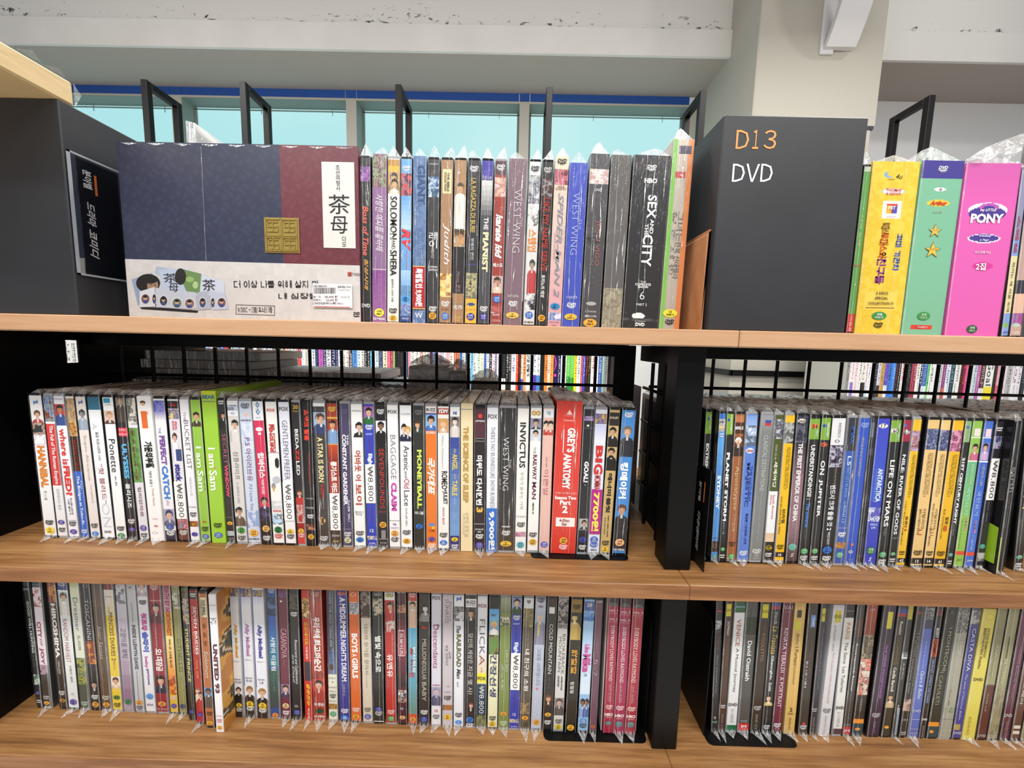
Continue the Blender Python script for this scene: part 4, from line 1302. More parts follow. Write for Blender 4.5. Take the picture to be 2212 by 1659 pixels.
t 550 610 554 .45 .24 n THE
t 620 850 6a2c44 .5 .4 b RAILWAY
t 870 1030 6a2c44 .5 .4 b MAN
t 1060 1170 776 .45 .18 b 레일웨이 맨
D 1365 222
d 1435 e2ac3c 765 12세
@M5 312 420 185 266 368 1520 c 1 e0b6aa|salmon pink DVD with burgundy Korean title
r 215 290 e8e8ec
h 250 7 47b b CJ
p 310 445 2c2220 c0483c d89890 e8c8b0 .3
p 310 445 2c2220 c0483c d89890 e8c8b0 .75
t 630 730 b8607c .45 .16 - 가족의 영화
t 750 985 a82c5c .45 .48 n 이쁜딸
d 1438 5a5cc0 dde 12세
@M5 440 680 150 372 612 1545 b 2 d63a2c|thick bright red box set with huge white capitals
h 245 10 f0c8c0 b ▲
h 275 3 eaa - Touchstone
h 318 4 fcc - Television
t 385 605 f6eeec .62 .32 B GREY'S
t 615 940 f6eeec .5 .32 B ANATOMY
r 400 610 f6eeec .30 .33
h 975 5 f0c8c0 - 그레이 아나토미 시즌2
h 1018 7.5 f6eeec B Season Two
h 1062 10 f6eeec B Part
h 1125 16 f6eeec B 2
r 1205 1288 f4ece6 .16 .92
h 1228 6 9a3028 b 4-Disc
h 1262 6 9a3028 b Set
d 1420 e8a840 332 15세 .16
D 1480 fdd
@M5 685 790 195 618 716 1540 c 1 26262a|black DVD with white condensed title and small framed face
r 280 320 6a3c84
h 287 4 cbd b WIDE
h 308 4 cbd b SCREEN
e 362 .45 .12 16 ddd
h 382 3 777 - Universal
t 680 870 eeeeee .5 .46 B GOAL!
e 895 .45 .05 10 ccc
r 1205 1312 aaa .05 .95
p 1210 1308 2c2220 444 26262a c8a088 .6
d 1400 3a4a9c 335 12
D 1470 eee
@M5 795 910 175 716 826 1555 c 1 dce0ec|white DVD with fat red title and magenta price label
n 235 330 d8b040 3a4a9c c89a38
g 335 500 b8bcdc e4e4ec
t 525 680 c8302c .5 .62 B BI
t 690 790 c8302c .5 .8 B G
t 800 930 b83030 .5 .6 b MOMMA
S 930 1350 b01f84 - f0e45c 7700원
h 1305 8 f0e8f0 bi sky
d 1408 4a6cc0 eee 12
D 1460 3a62b8
h 1505 4 555 b 28822
@M5 915 1030 195 830 928 1520 k 1 c2a56c|khaki gold DVD with helmeted soldiers in black
r 215 355 2c2620
h 285 4.5 d8c8a0 b DOLBY
r 215 240 c2a56c
p 360 540 181614 241e1a 2c261e c8a080 .45
p 540 750 181614 1c1814 2c261e c89c78 .45
e 625 .45 .24 24 181614
t 770 975 2c2418 .5 .46 B 에너미
t 990 1130 2c2418 .5 .46 B 불릿
t 1150 1350 5a4c30 .62 .14 b 전쟁의 이름의 마지막
t 1170 1330 6a5c40 .3 .14 b THE LAST DROP
D 1405 332
d 1465 e8c040 332 15
@M5 1040 1170 185 930 1075 1590 k 2 3f86cc|blue DVD with two men in suits, white Korean title
D 250 eee
p 340 640 6a6460 24262e 3f86cc d8a888
t 690 1035 f0f4f8 .45 .6 B 킹메이커
p 1080 1420 5a3c2c 1e1e22 3f86cc c89878
r 1330 1545 2a2a2e
d 1460 f0b884 432 15세
h 1530 5 eee b KD MEDIA
#R right middle shelf
@R1 175 290 155 118 200 1480 k 1 29292b|black DVD with green cap, half hidden by the card
r 180 370 7ba82c
e 240 .5 .24 26 2c4c98
t 205 350 eee .72 .22 b DISCOVERY
t 455 720 f0f0f0 .5 .46 B EXTREME
d 1400 4a9a4c 263 전체
@R1 290 378 165 205 303 1530 k 1 4a8cd4|sky blue DVD with white outlined capitals
r 190 235 2f6cc0
n 235 345 3a3c44 ccc 8a8a88 d8c090
D 375 eee
g 400 740 5aa4e0 4a86cc
t 735 1045 eef4fa .5 .55 B SYDNEY
t 1065 1110 8a92a8 .5 .24 - 시드니
h 1310 4 245 b DABOOK
r 1340 1440 3a2c22
e 1385 .5 .3 40 8a7c6a
e 1385 .5 .24 32 3a2c22
d 1480 5a9c70 cec 전체
@R1 378 455 150 303 372 1480 k 1 252527|slim black DVD with green cap and bold white capitals
r 165 350 7ba82c
e 225 .3 .24 26 2c4c98
t 180 340 eee .7 .24 b DISCOVERY
t 505 1110 f0f0f0 .5 .5 B PLANET STORM
t 1120 1230 aaa .45 .3 - 플래닛 스톰
d 1365 4a9a4c cec 전체
D 1430 eee
@R1 458 553 150 376 468 1475 k 1 9a5c38|brown DVD with bearded man and pale gothic title
r 185 240 b8754a
r 245 340 4a2c20
h 290 9 eee b BIBLE
p 365 535 e8e4e0 3a2a20 6a3c24 d8b090
t 560 610 c89a70 .62 .2 - The
t 620 1005 d8c088 .5 .46 - Apocalypse
t 1040 1200 d8b890 .5 .28 - 요한계시록
D 1310 3a2418
d 1425 4a9a4c cec 전체
@R1 555 682 150 475 582 1500 c 1 5a7ecc|blue DVD with snowy peak photo and navy serif capitals
g 180 300 7a9cdc 9cb4e4
n 270 450 e8ecf4 8ca4d0 c0cce4 5a6a7c
e 490 .5 .4 46 d8e4f0
h 490 5 c44 b 대자연
t 620 950 34489c .74 .22 b THE NATURAL
t 595 990 24367e .42 .42 b MAJESTIC
t 1050 1330 3a4a98 .6 .24 b 웅장한 대자연의 세계
t 1100 1280 8aa0d8 .3 .16 - 내추럴 마제스틱
D 1415 eee
@R1 700 822 155 588 704 1510 c 1 7c7e7c|grey DVD in film with white italic lettering
g 180 340 9a9ca4 7c7e7c
r 225 250 3a4a98 .35 .85
r 250 275 c03a34 .35 .85
t 355 850 d8dad8 .5 .34 n CLASSICAL DESTINATIONS
t 860 1320 b8bab8 .5 .2 in A musical guide to the worlds best cities
D 1405 ddd
h 1445 4 ccc b 전체
h 1470 4 ccc - 관람가
@R1 822 915 165 704 812 1515 c 1 e6e6e8|DVD half olive green half white with red words
r 175 860 4c5428
n 225 395 4a4c60 8a8c98 2c2c30 b8bcc8
t 440 580 c8ccb4 .4 .24 - 기차로 떠나는
t 590 820 eceee0 .5 .4 b 세계여행
t 890 1110 b83430 .6 .24 - South America
t 890 980 b83430 .3 .22 - Africa
g 1240 1320 d8b898 e4c8a8
r 1320 1500 2a2620
e 1375 .5 .36 44 c8b030
e 1375 .5 .3 36 2a2620
h 1375 6 c8b030 b 교육
D 1440 eee
@R1 917 1020 160 816 908 1495 c 1 e8b820|golden yellow DVD with statue photo, number 10
n 245 425 3a3c40 8a8c8c b8bcb8 5a5c60
t 455 820 6a5418 .74 .2 n WONDERLAND NATIONAL
t 455 830 4a3a10 .5 .26 n TRAVELING DELIGHTFULLY
t 890 1230 7a5f18 .25 .2 - 리우데자네이루/브라질 북동부
t 1000 1130 4a3a10 .6 .36 b 브라질
D 1345 332
r 1395 1440 2a2420
h 1418 6 eee b 10
@R1 1025 1142 160 916 1028 1520 k 1 8a6a72|dusky mauve DVD with white condensed capitals
n 180 420 2c2c38 4a4a5c 1c1c24 5a5a6a
e 230 .45 .36 36 e8e4d8
h 235 5 222 b DVD
g 420 700 2c2a34 7a5f68
t 425 1130 e8e2e4 .5 .4 B THE FIRST EMPEROR OF CHINA
t 1140 1190 c8b8bc .4 .2 - 진시황
g 1200 1500 8a6a72 4a3c3c
d 1365 6ab098 8cc 전체
h 1440 8 ddd bi S
@R2 128 232 155 12 115 1520 k 1 262626|black DVD, green cap with orange 34 dot, blue words
r 195 375 7ba53c
e 258 .5 .36 40 ec6a40
h 262 8 633 - 34
t 280 350 cdc .75 .2 b VERY
t 425 860 f0f0f0 .5 .42 b UNDERSTANDING
t 865 915 f0f0f0 .5 .42 b II :
t 945 1170 4a8ae0 .5 .36 b The universe
t 1180 1270 777 .4 .22 - 우주의 이해
d 1393 4a9a5c cec 전체
D 1455 eee
@R2 235 332 165 112 205 1510 k 1 272728|black DVD, green cap above orange 42 dot
r 195 385 7ba53c
e 262 .35 .26 26 2c4c98
t 235 365 eee .72 .22 b DISCOVERY
e 425 .5 .36 38 ec6a40
h 425 8 633 - 42
t 565 690 f0f0f0 .5 .5 b ON
t 730 1070 f0f0f0 .45 .46 b JUPITER
d 1380 4a9a5c cec 전체
D 1445 eee
@R2 333 465 170 207 335 1525 k 1 232225|black DVD with white cap and rotated indie logo
r 200 435 e0dfe2
t 240 370 777 .6 .2 - INDIEBOX
e 400 .5 .2 24 4a4a58
e 400 .5 .13 16 e0dfe2
n 440 630 2c2838 c8c4d4 6a6280 1c1a24
t 640 780 6a5a50 .55 .3 b 반드시 크게
t 790 1200 ecebec .5 .44 b 반드시 크게 들을 것 2
t 1215 1330 ccc .5 .2 b WILD DAYS
d 1382 2f6cc4 246 15
D 1460 eee
@R2 470 582 180 338 440 1530 c 2 2f56a8|deep blue DVD with black cap, cyan space lettering
r 200 490 2a2c38
t 280 430 3a62b8 .6 .34 b IMAX
t 535 620 c8d8f0 .5 .36 b L5
t 630 900 7aa0d8 .5 .26 b FIRST CITY IN SPACE
t 935 1135 a8c4ec .5 .28 b 우주도시 L5
h 1180 4 aac - INCREDI
D 1240 eee
n 1315 1370 c89a5a 7a5030 b88040
d 1430 5aa488 cec 전체
@R2 583 690 180 440 546 1530 c 1 3454b8|royal blue DVD with thin gold lettering
D 262 9aace0
t 370 710 c8bc9c .5 .34 n microcosmos
t 720 1050 6a84cc .5 .2 in Le peuple de l'herbe
h 1330 6 c87040 - ●
e 1400 .45 .22 28 c8c8c8
e 1400 .45 .1 12 444
h 1470 4 99b - 전체
@R2 692 745 180 547 602 1555 k 1 23252c|thin black DVD with faint blue pictures
r 240 370 5a6072 .1 .7
r 470 530 3c4152 .1 .9
n 880 960 5a3424 2c2c38 444
r 1280 1480 34384a
@R2 747 872 190 606 728 1560 k 1 3a44b4|violet blue DVD with white 17 dot and pale capitals
g 215 950 4448bc 3a5ac4
e 278 .5 .36 40 ece8e8
h 278 8 333 - 17
t 655 960 d0dcf0 .62 .42 B ANTARCTICA
t 660 960 8aa4dc .3 .12 - AN ADVENTURE OF A DIFFERENT NATURE
n 1010 1140 c0c8e4 3c3c8c dfe4f0 5a5ab0
h 1165 5 cdf b 미지의
h 1195 5 cdf b 남극
d 1410 3c7a4c cec 전체
h 1490 8 dde bi S
@R2 875 978 190 728 832 1555 k 1 252627|black DVD, green cap with white 60 dot
r 225 415 7ba53c
e 318 .42 .36 40 ece8e4
h 318 8 333 - 60
t 255 400 cdc .8 .18 b DISCOVERY
t 575 1180 f0f0f0 .5 .46 b LIFE ON MARS
t 1195 1265 999 .45 .24 - 화성탐사
d 1440 4a9a6c cec 전체
D 1505 eee
@R2 985 1075 185 834 912 1555 k 1 252526|black DVD, crimson cap with white 67 dot
r 215 405 9c2c44
e 320 .55 .38 40 ece8e4
h 320 8 333 - 67
e 265 .3 .2 22 3a6ac0
t 520 1250 f0f0f0 .5 .44 b NILE: RIVER OF GODS
h 1280 4 999 - 나일강
d 1430 4a9a6c cec 전체
D 1490 eee
@R2 1075 1165 185 914 998 1545 c 1 e6b81c|bright yellow DVD with pink temple photo, number 42
n 305 485 b8a0c0 8a6078 d89a80 6a4a68
t 515 880 6a5418 .74 .2 n WONDERLAND NATIONAL
t 515 900 4a3a10 .5 .24 n TRAVELING DELIGHTFULLY
t 930 1330 7a5f18 .25 .2 - 사파/하노이/하롱베이
t 1070 1150 4a3a10 .6 .3 b 일본
t 1155 1205 c05a20 .6 .3 b ||
D 1410 332
r 1460 1500 2a2420
h 1480 6 eee b 42
@R3 235 352 185 62 182 1540 k 1 e2bd7c|tan yellow DVD with blue mountain photo, number 13
n 285 468 3c4464 8a94b8 2c3048 5a648c
t 495 870 7a6434 .7 .2 n WONDERLAND NATIONAL
t 495 890 4a3a18 .45 .24 n TRAVELING DELIGHTFULLY
t 1000 1230 7a5f28 .3 .2 - 볼로냐/시칠리아/피렌체
t 995 1180 5a4a20 .64 .3 - 이탈리아
t 1185 1235 c04a30 .5 .34 n ||
D 1400 332
r 1450 1505 2a2624
h 1478 6 eee b 13
@R3 352 458 195 182 275 1560 k 1 e4c07e|tan yellow DVD with dark blue statue photo, number 14
n 305 488 3c3c60 6a74a8 2c3048 8a8cb0
t 515 880 7a6434 .7 .2 n WONDERLAND NATIONAL
t 515 900 4a3a18 .45 .24 n TRAVELING DELIGHTFULLY
t 960 1350 7a5f28 .3 .2 - 로마/바티칸/나폴리/폼페이
t 1010 1200 5a4a20 .66 .3 - 이탈리아
t 1200 1255 c04a30 .5 .34 n |||
D 1420 332
r 1465 1525 2a2624
h 1495 6 eee b 14
@R3 458 582 195 276 384 1560 k 1 e4b224|deep yellow DVD with pink blossom photo, number 41
n 305 492 3c2c30 c86a98 5a3c44 d890b0
t 515 880 7a6020 .74 .2 n WONDERLAND NATIONAL
t 515 900 4a3a10 .48 .24 n TRAVELING DELIGHTFULLY
t 1010 1285 6a5218 .3 .22 - 도쿄 interlay/intraido
t 1080 1150 4a3a10 .66 .3 b 일본
t 1160 1210 c05a20 .6 .3 n |
D 1420 332
r 1470 1520 2a2420
h 1497 6 eee b 41
@R3 582 645 205 386 458 1560 k 1 29292b|slim black DVD with pale green cap, white capitals
r 230 415 8aa870
e 285 .4 .3 24 4a6ca8
t 255 400 bcb .75 .2 b DISCOVERY
t 550 1145 e8e8e8 .45 .42 B 21ST CENTURY FLIGHT
t 1150 1250 999 .4 .24 - 미래비행
d 1430 5aa094 9cc 전체
D 1500 eee
@R3 645 748 195 460 556 1555 k 1 8cba50|lime green DVD with exercising woman photo
r 285 350 ecd8d4 .3 .9
r 358 366 eee
p 410 565 2c2020 c86a88 8cba50 d8a890 .6 .9
r 566 576 eee
g 580 1060 6ab08c 7ab86a
t 595 780 e0e4a0 .55 .3 - 하우정의 다이어트
t 800 1060 d8ecdc .5 .44 n 국민요가
t 1085 1370 4a6a3c .3 .14 - Yoga 8 weeks 28 days program
t 1080 1200 d8a0b8 .7 .24 b 다이어트
r 1390 1425 d8503a
h 1470 6 464 i jam
@R3 750 853 195 558 648 1550 k 1 4a6cc4|cornflower blue DVD with exercising woman photo
r 285 355 e8ccd0 .3 .9
r 358 366 ecebf0
p 405 560 2c2020 c8a8d0 7a7cc8 d8a890 .5 .9
r 566 578 eee
g 580 1390 3a62c4 4a74d0
t 600 790 d0cc90 .55 .28 - 대한민국 대표
t 830 1060 dce4f4 .5 .44 n 국민요가
t 1100 1220 d890b8 .6 .26 b 다이어트
t 1230 1370 c8d0ec .5 .2 b 요가교실
r 1392 1425 d8503a
h 1470 7 dde i jam
@R3 860 978 200 652 760 1555 k 1 2c2a30|black DVD with tilted white price sticker and violet edge
r 200 1555 4a3a88 0 .1
D 290 eee
n 350 460 8a5a78 4a9ab0 c8a8b8 3a4a78
S 545 915 f4f2f2 - 2a1a16 ₩8,800
t 930 1110 888 .5 .2 - 지구의 생명체
d 1340 4a9c84 8cc 전체
n 1400 1480 999 444 bbb
h 1525 4 bbb b 38890
@R3 1012 1122 210 840 940 1580 k 1 232223|black DVD jutting forward with lime side, grey lower case title
t 610 830 a8a8a6 .5 .5 n earth
e 660 .25 .1 20 d8c8a8
t 860 1150 8a8888 .4 .14 - ready for adventure
r 1240 1560 9ac030 0 .2
@R3 1124 1240 215 985 1105 1580 k 1 2a2628|black DVD with tan Korean title, cut by right edge
r 260 320 555
t 700 1025 c8a878 .5 .46 b 마지막
g 1100 1380 4a4440 2a2628
d 1455 5aa488 9cc 전체
D 1530 eee
#B left bottom shelf
@B1 125 208 110 276 342 1370 k 1 25282a|dark DVD at the left end with grey white title
r 130 200 3c4a52
h 230 6 aab b DVD
t 340 830 c8ccc8 .5 .4 b GOOD WILL HUNTING
t 850 960 777 .5 .2 - 굿 윌 헌팅
n 1040 1140 8aa08c c8d4c4 5a7060
d 1218 3a4a9c 99c 12
D 1300 ddd
@B1 206 325 115 343 430 1385 c 1 e0d4dc|pinkish white DVD with dark red serif title
r 130 218 2c4248
h 190 3 aab - COLUMBIA
n 225 400 d8c8d0 5a3c34 a8604c e0d4dc
t 540 690 8a2c3c .4 .5 b CITY
t 700 770 8a2c3c .5 .26 - OF
t 790 950 8a2c3c .45 .5 b JOY
n 955 1050 6a5a78 3c2c34 a88c9c
r 1050 1380 38332f
D 1275 ccc
d 1328 e0aa48 a64 12
@B1 365 468 110 500 592 1380 k 1 3c2a24|dark brown DVD with fat white capitals
n 130 345 a85a2c c8883c 5a2c1c 8a3c20
h 175 3 caa - 영화
t 355 875 e4e0dc .5 .5 B HIROSHIMA
t 900 1030 ccc .5 .22 b 히로시마
r 1030 1375 2c2524
D 1215 ddd
d 1290 a8803a 432 15
@B1 470 582 110 594 706 1380 k 1 dfe4e4|white DVD with navy cap and red serif title
r 130 228 2f3a84
D 170 ccd
p 245 465 5a3c24 e0dcd4 b8ccd0 d8b498
t 500 915 b03c44 .42 .44 n RANDOM HARVEST
t 945 1110 a08a84 .55 .24 - 마음의 행로
h 1225 6 335 - ✈
d 1302 6a5cb0 447 12
@B1 584 700 110 712 810 1385 c 1 d8dcca|pale green white DVD with dark serif title
r 130 200 c8d0a8
g 200 600 d4dabc dfe2dc
t 295 610 5c5c58 .5 .46 n Dreamer
t 650 790 5c5c58 .5 .36 - 드리머
n 870 1130 3c4a3c a8a83c 5a6a5a 848c60
r 1130 1385 4a5248
D 1315 bcb
@B1 702 805 115 820 920 1390 k 1 26242a|black DVD with white capitals and fire photo
e 185 .5 .24 34 8a8a88
e 185 .5 .17 26 26242a
t 310 690 d8d4d0 .5 .42 n TOSCANINI
n 710 930 a8501c d88830 5a2c1c 8a3c18
p 1090 1220 1c1818 2a2626 26242a b89880
D 1250 eee
d 1325 e8a838 643 전체
@B1 808 918 115 925 1032 1395 c 1 5c4a3a|brown DVD with silvery script title
g 150 380 4a443c 6a5444
t 560 880 b8b0a4 .5 .4 i Inter Senses
t 940 1090 8a7c6c .5 .22 - 여자의 향기
D 1258 ccb
d 1325 e0a040 643 15
@B1 918 1045 115 1036 1136 1400 c 1 d8d0c4|DVD with gold panel and maroon cap, black serif title
r 160 215 7a2434
h 280 4 666 - Disney
r 410 1400 e4c438
g 300 460 d8d0c4 dfcf90
t 375 425 665 .4 .2 n THE
t 430 890 4a3c20 .5 .42 - PRINCESS DIARIES 2
t 890 990 a08830 .5 .24 - 프린세스
p 1050 1170 3a241c e0c0a8 e8dcc8 d8a888
d 1255 3c7a34 243 전체
D 1330 332
@B1 1048 1155 115 1138 1250 1395 c 1 a88aa4|grey violet DVD with handwritten black title
n 150 340 3c4450 a8acb4 d8d8dc 6a7078
g 340 1300 c8c4d0 8a6684
t 570 860 2c2a30 .5 .62 n 고양이를 부탁
d 1290 4a8a60 253 전체
D 1350 bbb
@B1 1158 1262 115 1258 1355 1405 c 1 bcbec4|light grey DVD with dotted line, black capitals
e 185 .4 .16 24 8a8c98
t 330 520 888 .45 .08 b •••••••••
t 540 970 3c3c40 .5 .4 b INSIDE LLEWYN DAVIS
t 990 1270 888 .45 .08 b •••••••••••
d 1300 e09a38 764 15
D 1352 555
@B2 -35 88 120 72 178 1365 c 1 e2e0e6|white DVD with pink and blue Korean title
p 125 265 6a4a34 b8a8b0 c8c0c8 e0c4b4
D 318 222
t 415 580 c8479c .5 .6 B 위트와
t 590 775 3a58b8 .5 .6 B 슬라이
t 820 930 b04090 .4 .36 b baby
t 935 1090 6a4aa0 .5 .3 b geniuses
d 1200 5a9cdc 79b 12
h 1280 5 668 b FOX
@B2 92 218 100 182 305 1385 c 1 8f2634|dark red DVD with two portraits and white title
D 160 ecc
r 280 290 c88
p 300 500 1c1618 5a2028 8f2634 d8b0a0
t 530 730 d8a8a8 .4 .16 - 우리 이제 거의 다 왔어요
t 740 960 f0e4e0 .5 .62 B 오! 대장금
p 1000 1180 1c1618 2a2a44 6a1c28 d8a890
d 1283 e09a4a 643 12세
h 1335 4 dbb - KD MEDIA
@B2 228 318 110 315 402 1385 k 1 d8b040|DVD fading from mauve to gold with red capitals
g 110 400 9a7a90 c8a8b0
t 130 340 b83c50 .5 .6 b NORTH BY
t 355 620 c02c38 .5 .55 b NORTHWEST
g 620 1000 ead890 e0902c
t 650 930 5a3c30 .5 .28 - 북북서로 진로를 돌려라
n 1000 1190 c8682c 8a3c1c e08a3c
D 1220 ecc
d 1300 5a3ca0 99c 12세
@B2 318 408 140 406 490 1410 k 1 8e8c50|olive green DVD with dark faded title
h 178 6 ccc bi DVD
n 225 390 b8b8a0 5a5c48 888a70 d0d0bc
t 410 660 b8b884 .4 .26 n ORSON WELLES
t 670 990 4c4c28 .55 .42 n OTHELLO
t 1030 1110 aaa868 .5 .2 - 오셀로
d 1325 3c3c68 66a 12
@B2 412 496 155 500 572 1470 k 1 25221f|black DVD with yellow gothic lettering
r 170 275 5a5028
h 220 6 332 bi DVD
n 275 520 3c3450 8a8ca8 c8b080 2c2c44
t 560 830 d8c87c .5 .46 b STUDENT
t 850 1080 d8c87c .5 .46 b PRINCE
t 1110 1280 6a6440 .5 .24 - 황태자의 첫사랑
d 1380 3c4a98 66a 12
@B2 496 584 165 576 660 1480 k 1 a8281f|red DVD with white two-line serif title
r 200 262 201c1c
D 225 eee
t 330 790 f0dcd4 .62 .36 b SEVEN BRIDES
t 330 780 e0b4a8 .28 .24 n FOR SEVEN BROTHERS
t 835 1020 e0904c .5 .36 b 7인의 신부
p 1110 1340 8a5a30 d8c8b0 d8c4a0 e0b898 .35
p 1150 1340 2c1c18 b43a34 d8c4a0 d8a888 .7
r 1340 1480 a82438
d 1378 4a3c9c 99c 12세
@B2 586 682 190 662 766 1510 k 1 b0683a|copper brown DVD with cream panel and white script
r 250 435 e4dcb0 .2 .9
t 270 410 555 .62 .24 b THE BIBLE
t 270 425 555 .36 .24 b COLLECTION
t 490 710 4c3020 .5 .36 - 솔 로 몬
t 750 1010 d8d4c8 .55 .5 i Solomon
p 1110 1310 2c2018 5a4a44 6a8cb8 8a6448
D 1365 432
d 1455 e8b43a 653 15
@B2 686 800 190 770 875 1540 w 0 eeecf0|white slipcase jutting out, black aeroplane and maroon capitals
h 295 4 a55 - UNIVERSAL
h 445 17 242024 - ✈
t 665 1145 5c1c2c .5 .62 B UNITED 93
h 1370 3 c66 - 유나이티드
D 1420 c66
d 1488 ecb43a a73 15
@B2 872 988 150 945 1050 1455 b 1 e4e6ea|white DVD with orange lower case title, woman photo
n 170 255 38406a c8a040 5a5a80
g 255 340 c0c4d8 e4e6ea
t 520 850 d89a3c .5 .46 B Ally McBeal
h 885 3 666 - Season 1
h 1068 4 557 b Episodes
h 1095 5 557 b 17-23
p 1140 1320 3a241c 1c1818 e4e6ea d8b098
r 1270 1455 201c1c
d 1328 e8c030 332 15
D 1375 eee
@B2 1005 1112 150 1062 1175 1455 b 1 e2e4ea|white DVD with mauve lower case title, woman photo
n 170 255 38406a c8a040 5a5a80
g 255 340 c0c4d8 e2e4ea
r 150 1455 4a6ab8 0 .06
t 510 830 b078b0 .5 .46 B Ally McBeal
h 865 3 666 - Season 1
h 1048 4 557 b Episodes
h 1075 5 557 b 9-16
p 1125 1300 8a6440 1c1818 e2e4ea e0b8a0
r 1250 1455 201c1c
d 1310 e8c030 332 15
D 1355 eee
@B2 1122 1240 150 1182 1302 1440 b 1 e4e6ee|white DVD with indigo lower case title, woman photo
n 170 235 38406a c8a040 5a5a80
g 235 330 c0c4d8 e4e6ee
r 150 1440 4a3aa0 0 .05
t 505 830 4a3c9c .5 .46 B Ally McBeal
h 865 3 666 - Season 1
h 1045 4 557 b Episodes
h 1075 5 557 b 1-8
p 1125 1300 a07848 1c1818 e4e6ee e0b8a0
r 1250 1440 201c1c
d 1308 e8c030 332 15
D 1355 eee
@B2 1270 1372 150 1316 1412 1410 c 1 2f4a8c|blue teal DVD with brushed white Korean title
D 195 ccd
n 250 430 3c5078 1c2a48 5a7098
g 430 900 3c5cb0 2a7a8c
t 620 940 e4e8ec .5 .55 b 사랑의 이끌림
g 930 1300 2a5a4c 3c4448
t 960 1140 7a9088 .5 .2 - 그대 안의 블루
d 1370 d88a4a a63 15
@B3 90 200 115 135 238 1455 k 1 6a2c40|plum DVD with thin curly white capitals
n 170 230 5a3c68 7a4a68 4a3058
e 265 .3 .1 18 ddd
t 530 820 d8b8c0 .5 .6 n CASANOVA
t 840 900 a87884 .5 .18 - 카사노바
p 1090 1225 4a3028 4a3a58 8a7090 d8b0a4
d 1310 e4c090 543 15
D 1380 eee
@B3 203 308 115 250 350 1470 k 1 262427|black DVD with white gothic two-line script
n 185 340 3c3a30 222 5a5a4c 2c2a2a
D 385 eee
t 640 1090 e4e2e0 .62 .3 i Rosencrantz and Guildenstern
t 790 1080 d0cecc .28 .24 i are Dead
e 1325 .4 .2 22 ccc
e 1325 .4 .12 14 262427
d 1385 3c4a98 99c 15세
@B3 335 415 115 372 462 1410 b 1 c4281e|scarlet DVD with yellow Korean title, two photos
n 195 390 5a2c1c d8a040 2c1818 e8c890
t 420 650 e4c030 .5 .5 b 모모네이도
t 660 790 f0dcd0 .5 .3 b 이변경완
r 815 1005 1c1a20 .1 .95
r 820 1000 2c2a34 .15 .9
t 1030 1260 e8a82c .55 .5 Bi 출동본능
t 1280 1390 f0d8cc .5 .3 b 박상면
@B3 415 545 115 468 592 1500 b 2 a83022|red DVD in film with white Korean title, woman athlete
g 115 330 5a2c30 b03828
D 205 d8a090
t 430 640 f0e8e4 .5 .6 B 우리생애
t 650 980 f0e8e4 .5 .6 B 최고의순간
n 980 1060 8a2c20 a83828 7a2018
p 1060 1330 1c1614 a83028 c04030 e0b49c
h 1320 8 eee b 우생순
d 1390 1c4a38 242 전체
h 1445 4.5 eee b KD MEDIA
@B3 590 692 125 610 722 1420 c 1 3c4050|slate DVD fading to white foot, thin spaced capitals
t 150 680 c0c4cc .42 .26 n WHERE THE WILD THINGS ARE
t 690 790 a8acb8 .6 .24 - 괴물들이 사는 나라
g 720 960 3c4870 6a7898
e 880 .4 .3 60 4a3c38
r 950 1420 dcdccc
h 985 4 444 n MAX
h 1025 3 444 - ▼
h 1075 3.5 444 n MAKERS
h 1115 4 444 n MAX 
D 1160 222
h 1210 4 444 n MAX!!
n 1240 1295 c8a050 7a5428 a88040
d 1340 4a8a60 afc 전체
@B3 690 810 115 730 842 1440 k 1 38388c|indigo DVD with tall white handwritten capitals
h 165 7 e06a50 Bi YDM
t 200 600 f0f0f4 .55 .56 b A MIDSUMMER
t 610 1020 f0f0f4 .55 .5 b NIGHT'S DREAM
t 1050 1165 b8b8dc .5 .22 - 한여름 밤의 꿈
D 1320 eee
d 1388 2f7acc fff 12
@B3 815 932 130 846 955 1430 k 1 d4662c|orange DVD with rounded white capitals
e 185 .45 .28 34 e8d8cc
e 185 .45 .22 27 d4662c
r 255 370 e4e0dc .1 .75
n 260 365 3c3c44 c8c8cc 8a8a90
t 550 735 f4ece6 .5 .6 B BOYS
t 745 775 f4ece6 .45 .5 b A
t 785 985 f4ece6 .5 .6 B GIRLS
t 1000 1100 e8a480 .5 .18 - 보이즈 앤 걸스
D 1295 f0dcd0
d 1363 e8a42c 643 12세
@B3 935 1045 140 968 1070 1440 c 1 d0c4b2|greyish cream DVD with thin brown Korean title
n 150 410 b8b4ac 5a4434 8a7c6c 3c2c24
t 470 950 6a6054 .5 .46 n 데브라 윙거를 찾아서
t 960 1080 a8a090 .45 .18 - Searching
D 1300 665
d 1370 4a58a8 dde 12
@B3 1060 1172 135 1076 1188 1450 k 1 242526|black DVD with brushed white Korean title
r 140 190 9a9a98 .15 .85
h 165 7 222 b H5
n 220 380 2c302c 5a6a58 d8c8b0 1c1e1c
t 575 930 ecebe8 .5 .62 b 별빛 속으로
t 960 1160 5a5a58 .4 .14 - 그날 밤 그 여자와의 약속
d 1297 3c4a98 99c 15
D 1340 ccc
r 1420 1445 ddd
@B3 1182 1298 140 1204 1312 1455 c 1 b6302c|red DVD with laughing person and white ring title
r 145 235 e8e4dc
h 190 8 a8a050 b ∞
p 245 430 1c1816 b83028 e4dca0 d8a888 .55
n 430 540 b83028 e8dcd4 a82c28
t 550 730 d8a098 .8 .14 - 가족을 위한 영화
t 750 980 f2e8e4 .45 .6 b 유앤유
t 1000 1080 d8a8a0 .25 .14 - 유 아 유
D 1325 ecc
d 1393 3f8a44 cec 전체
@B4 -20 88 95 0 92 1370 k 1 4a1c2c|black and crimson DVD with framed white title
h 105 6 ccc bi DVD
n 220 300 4a2c24 c88a6c 2c1c18
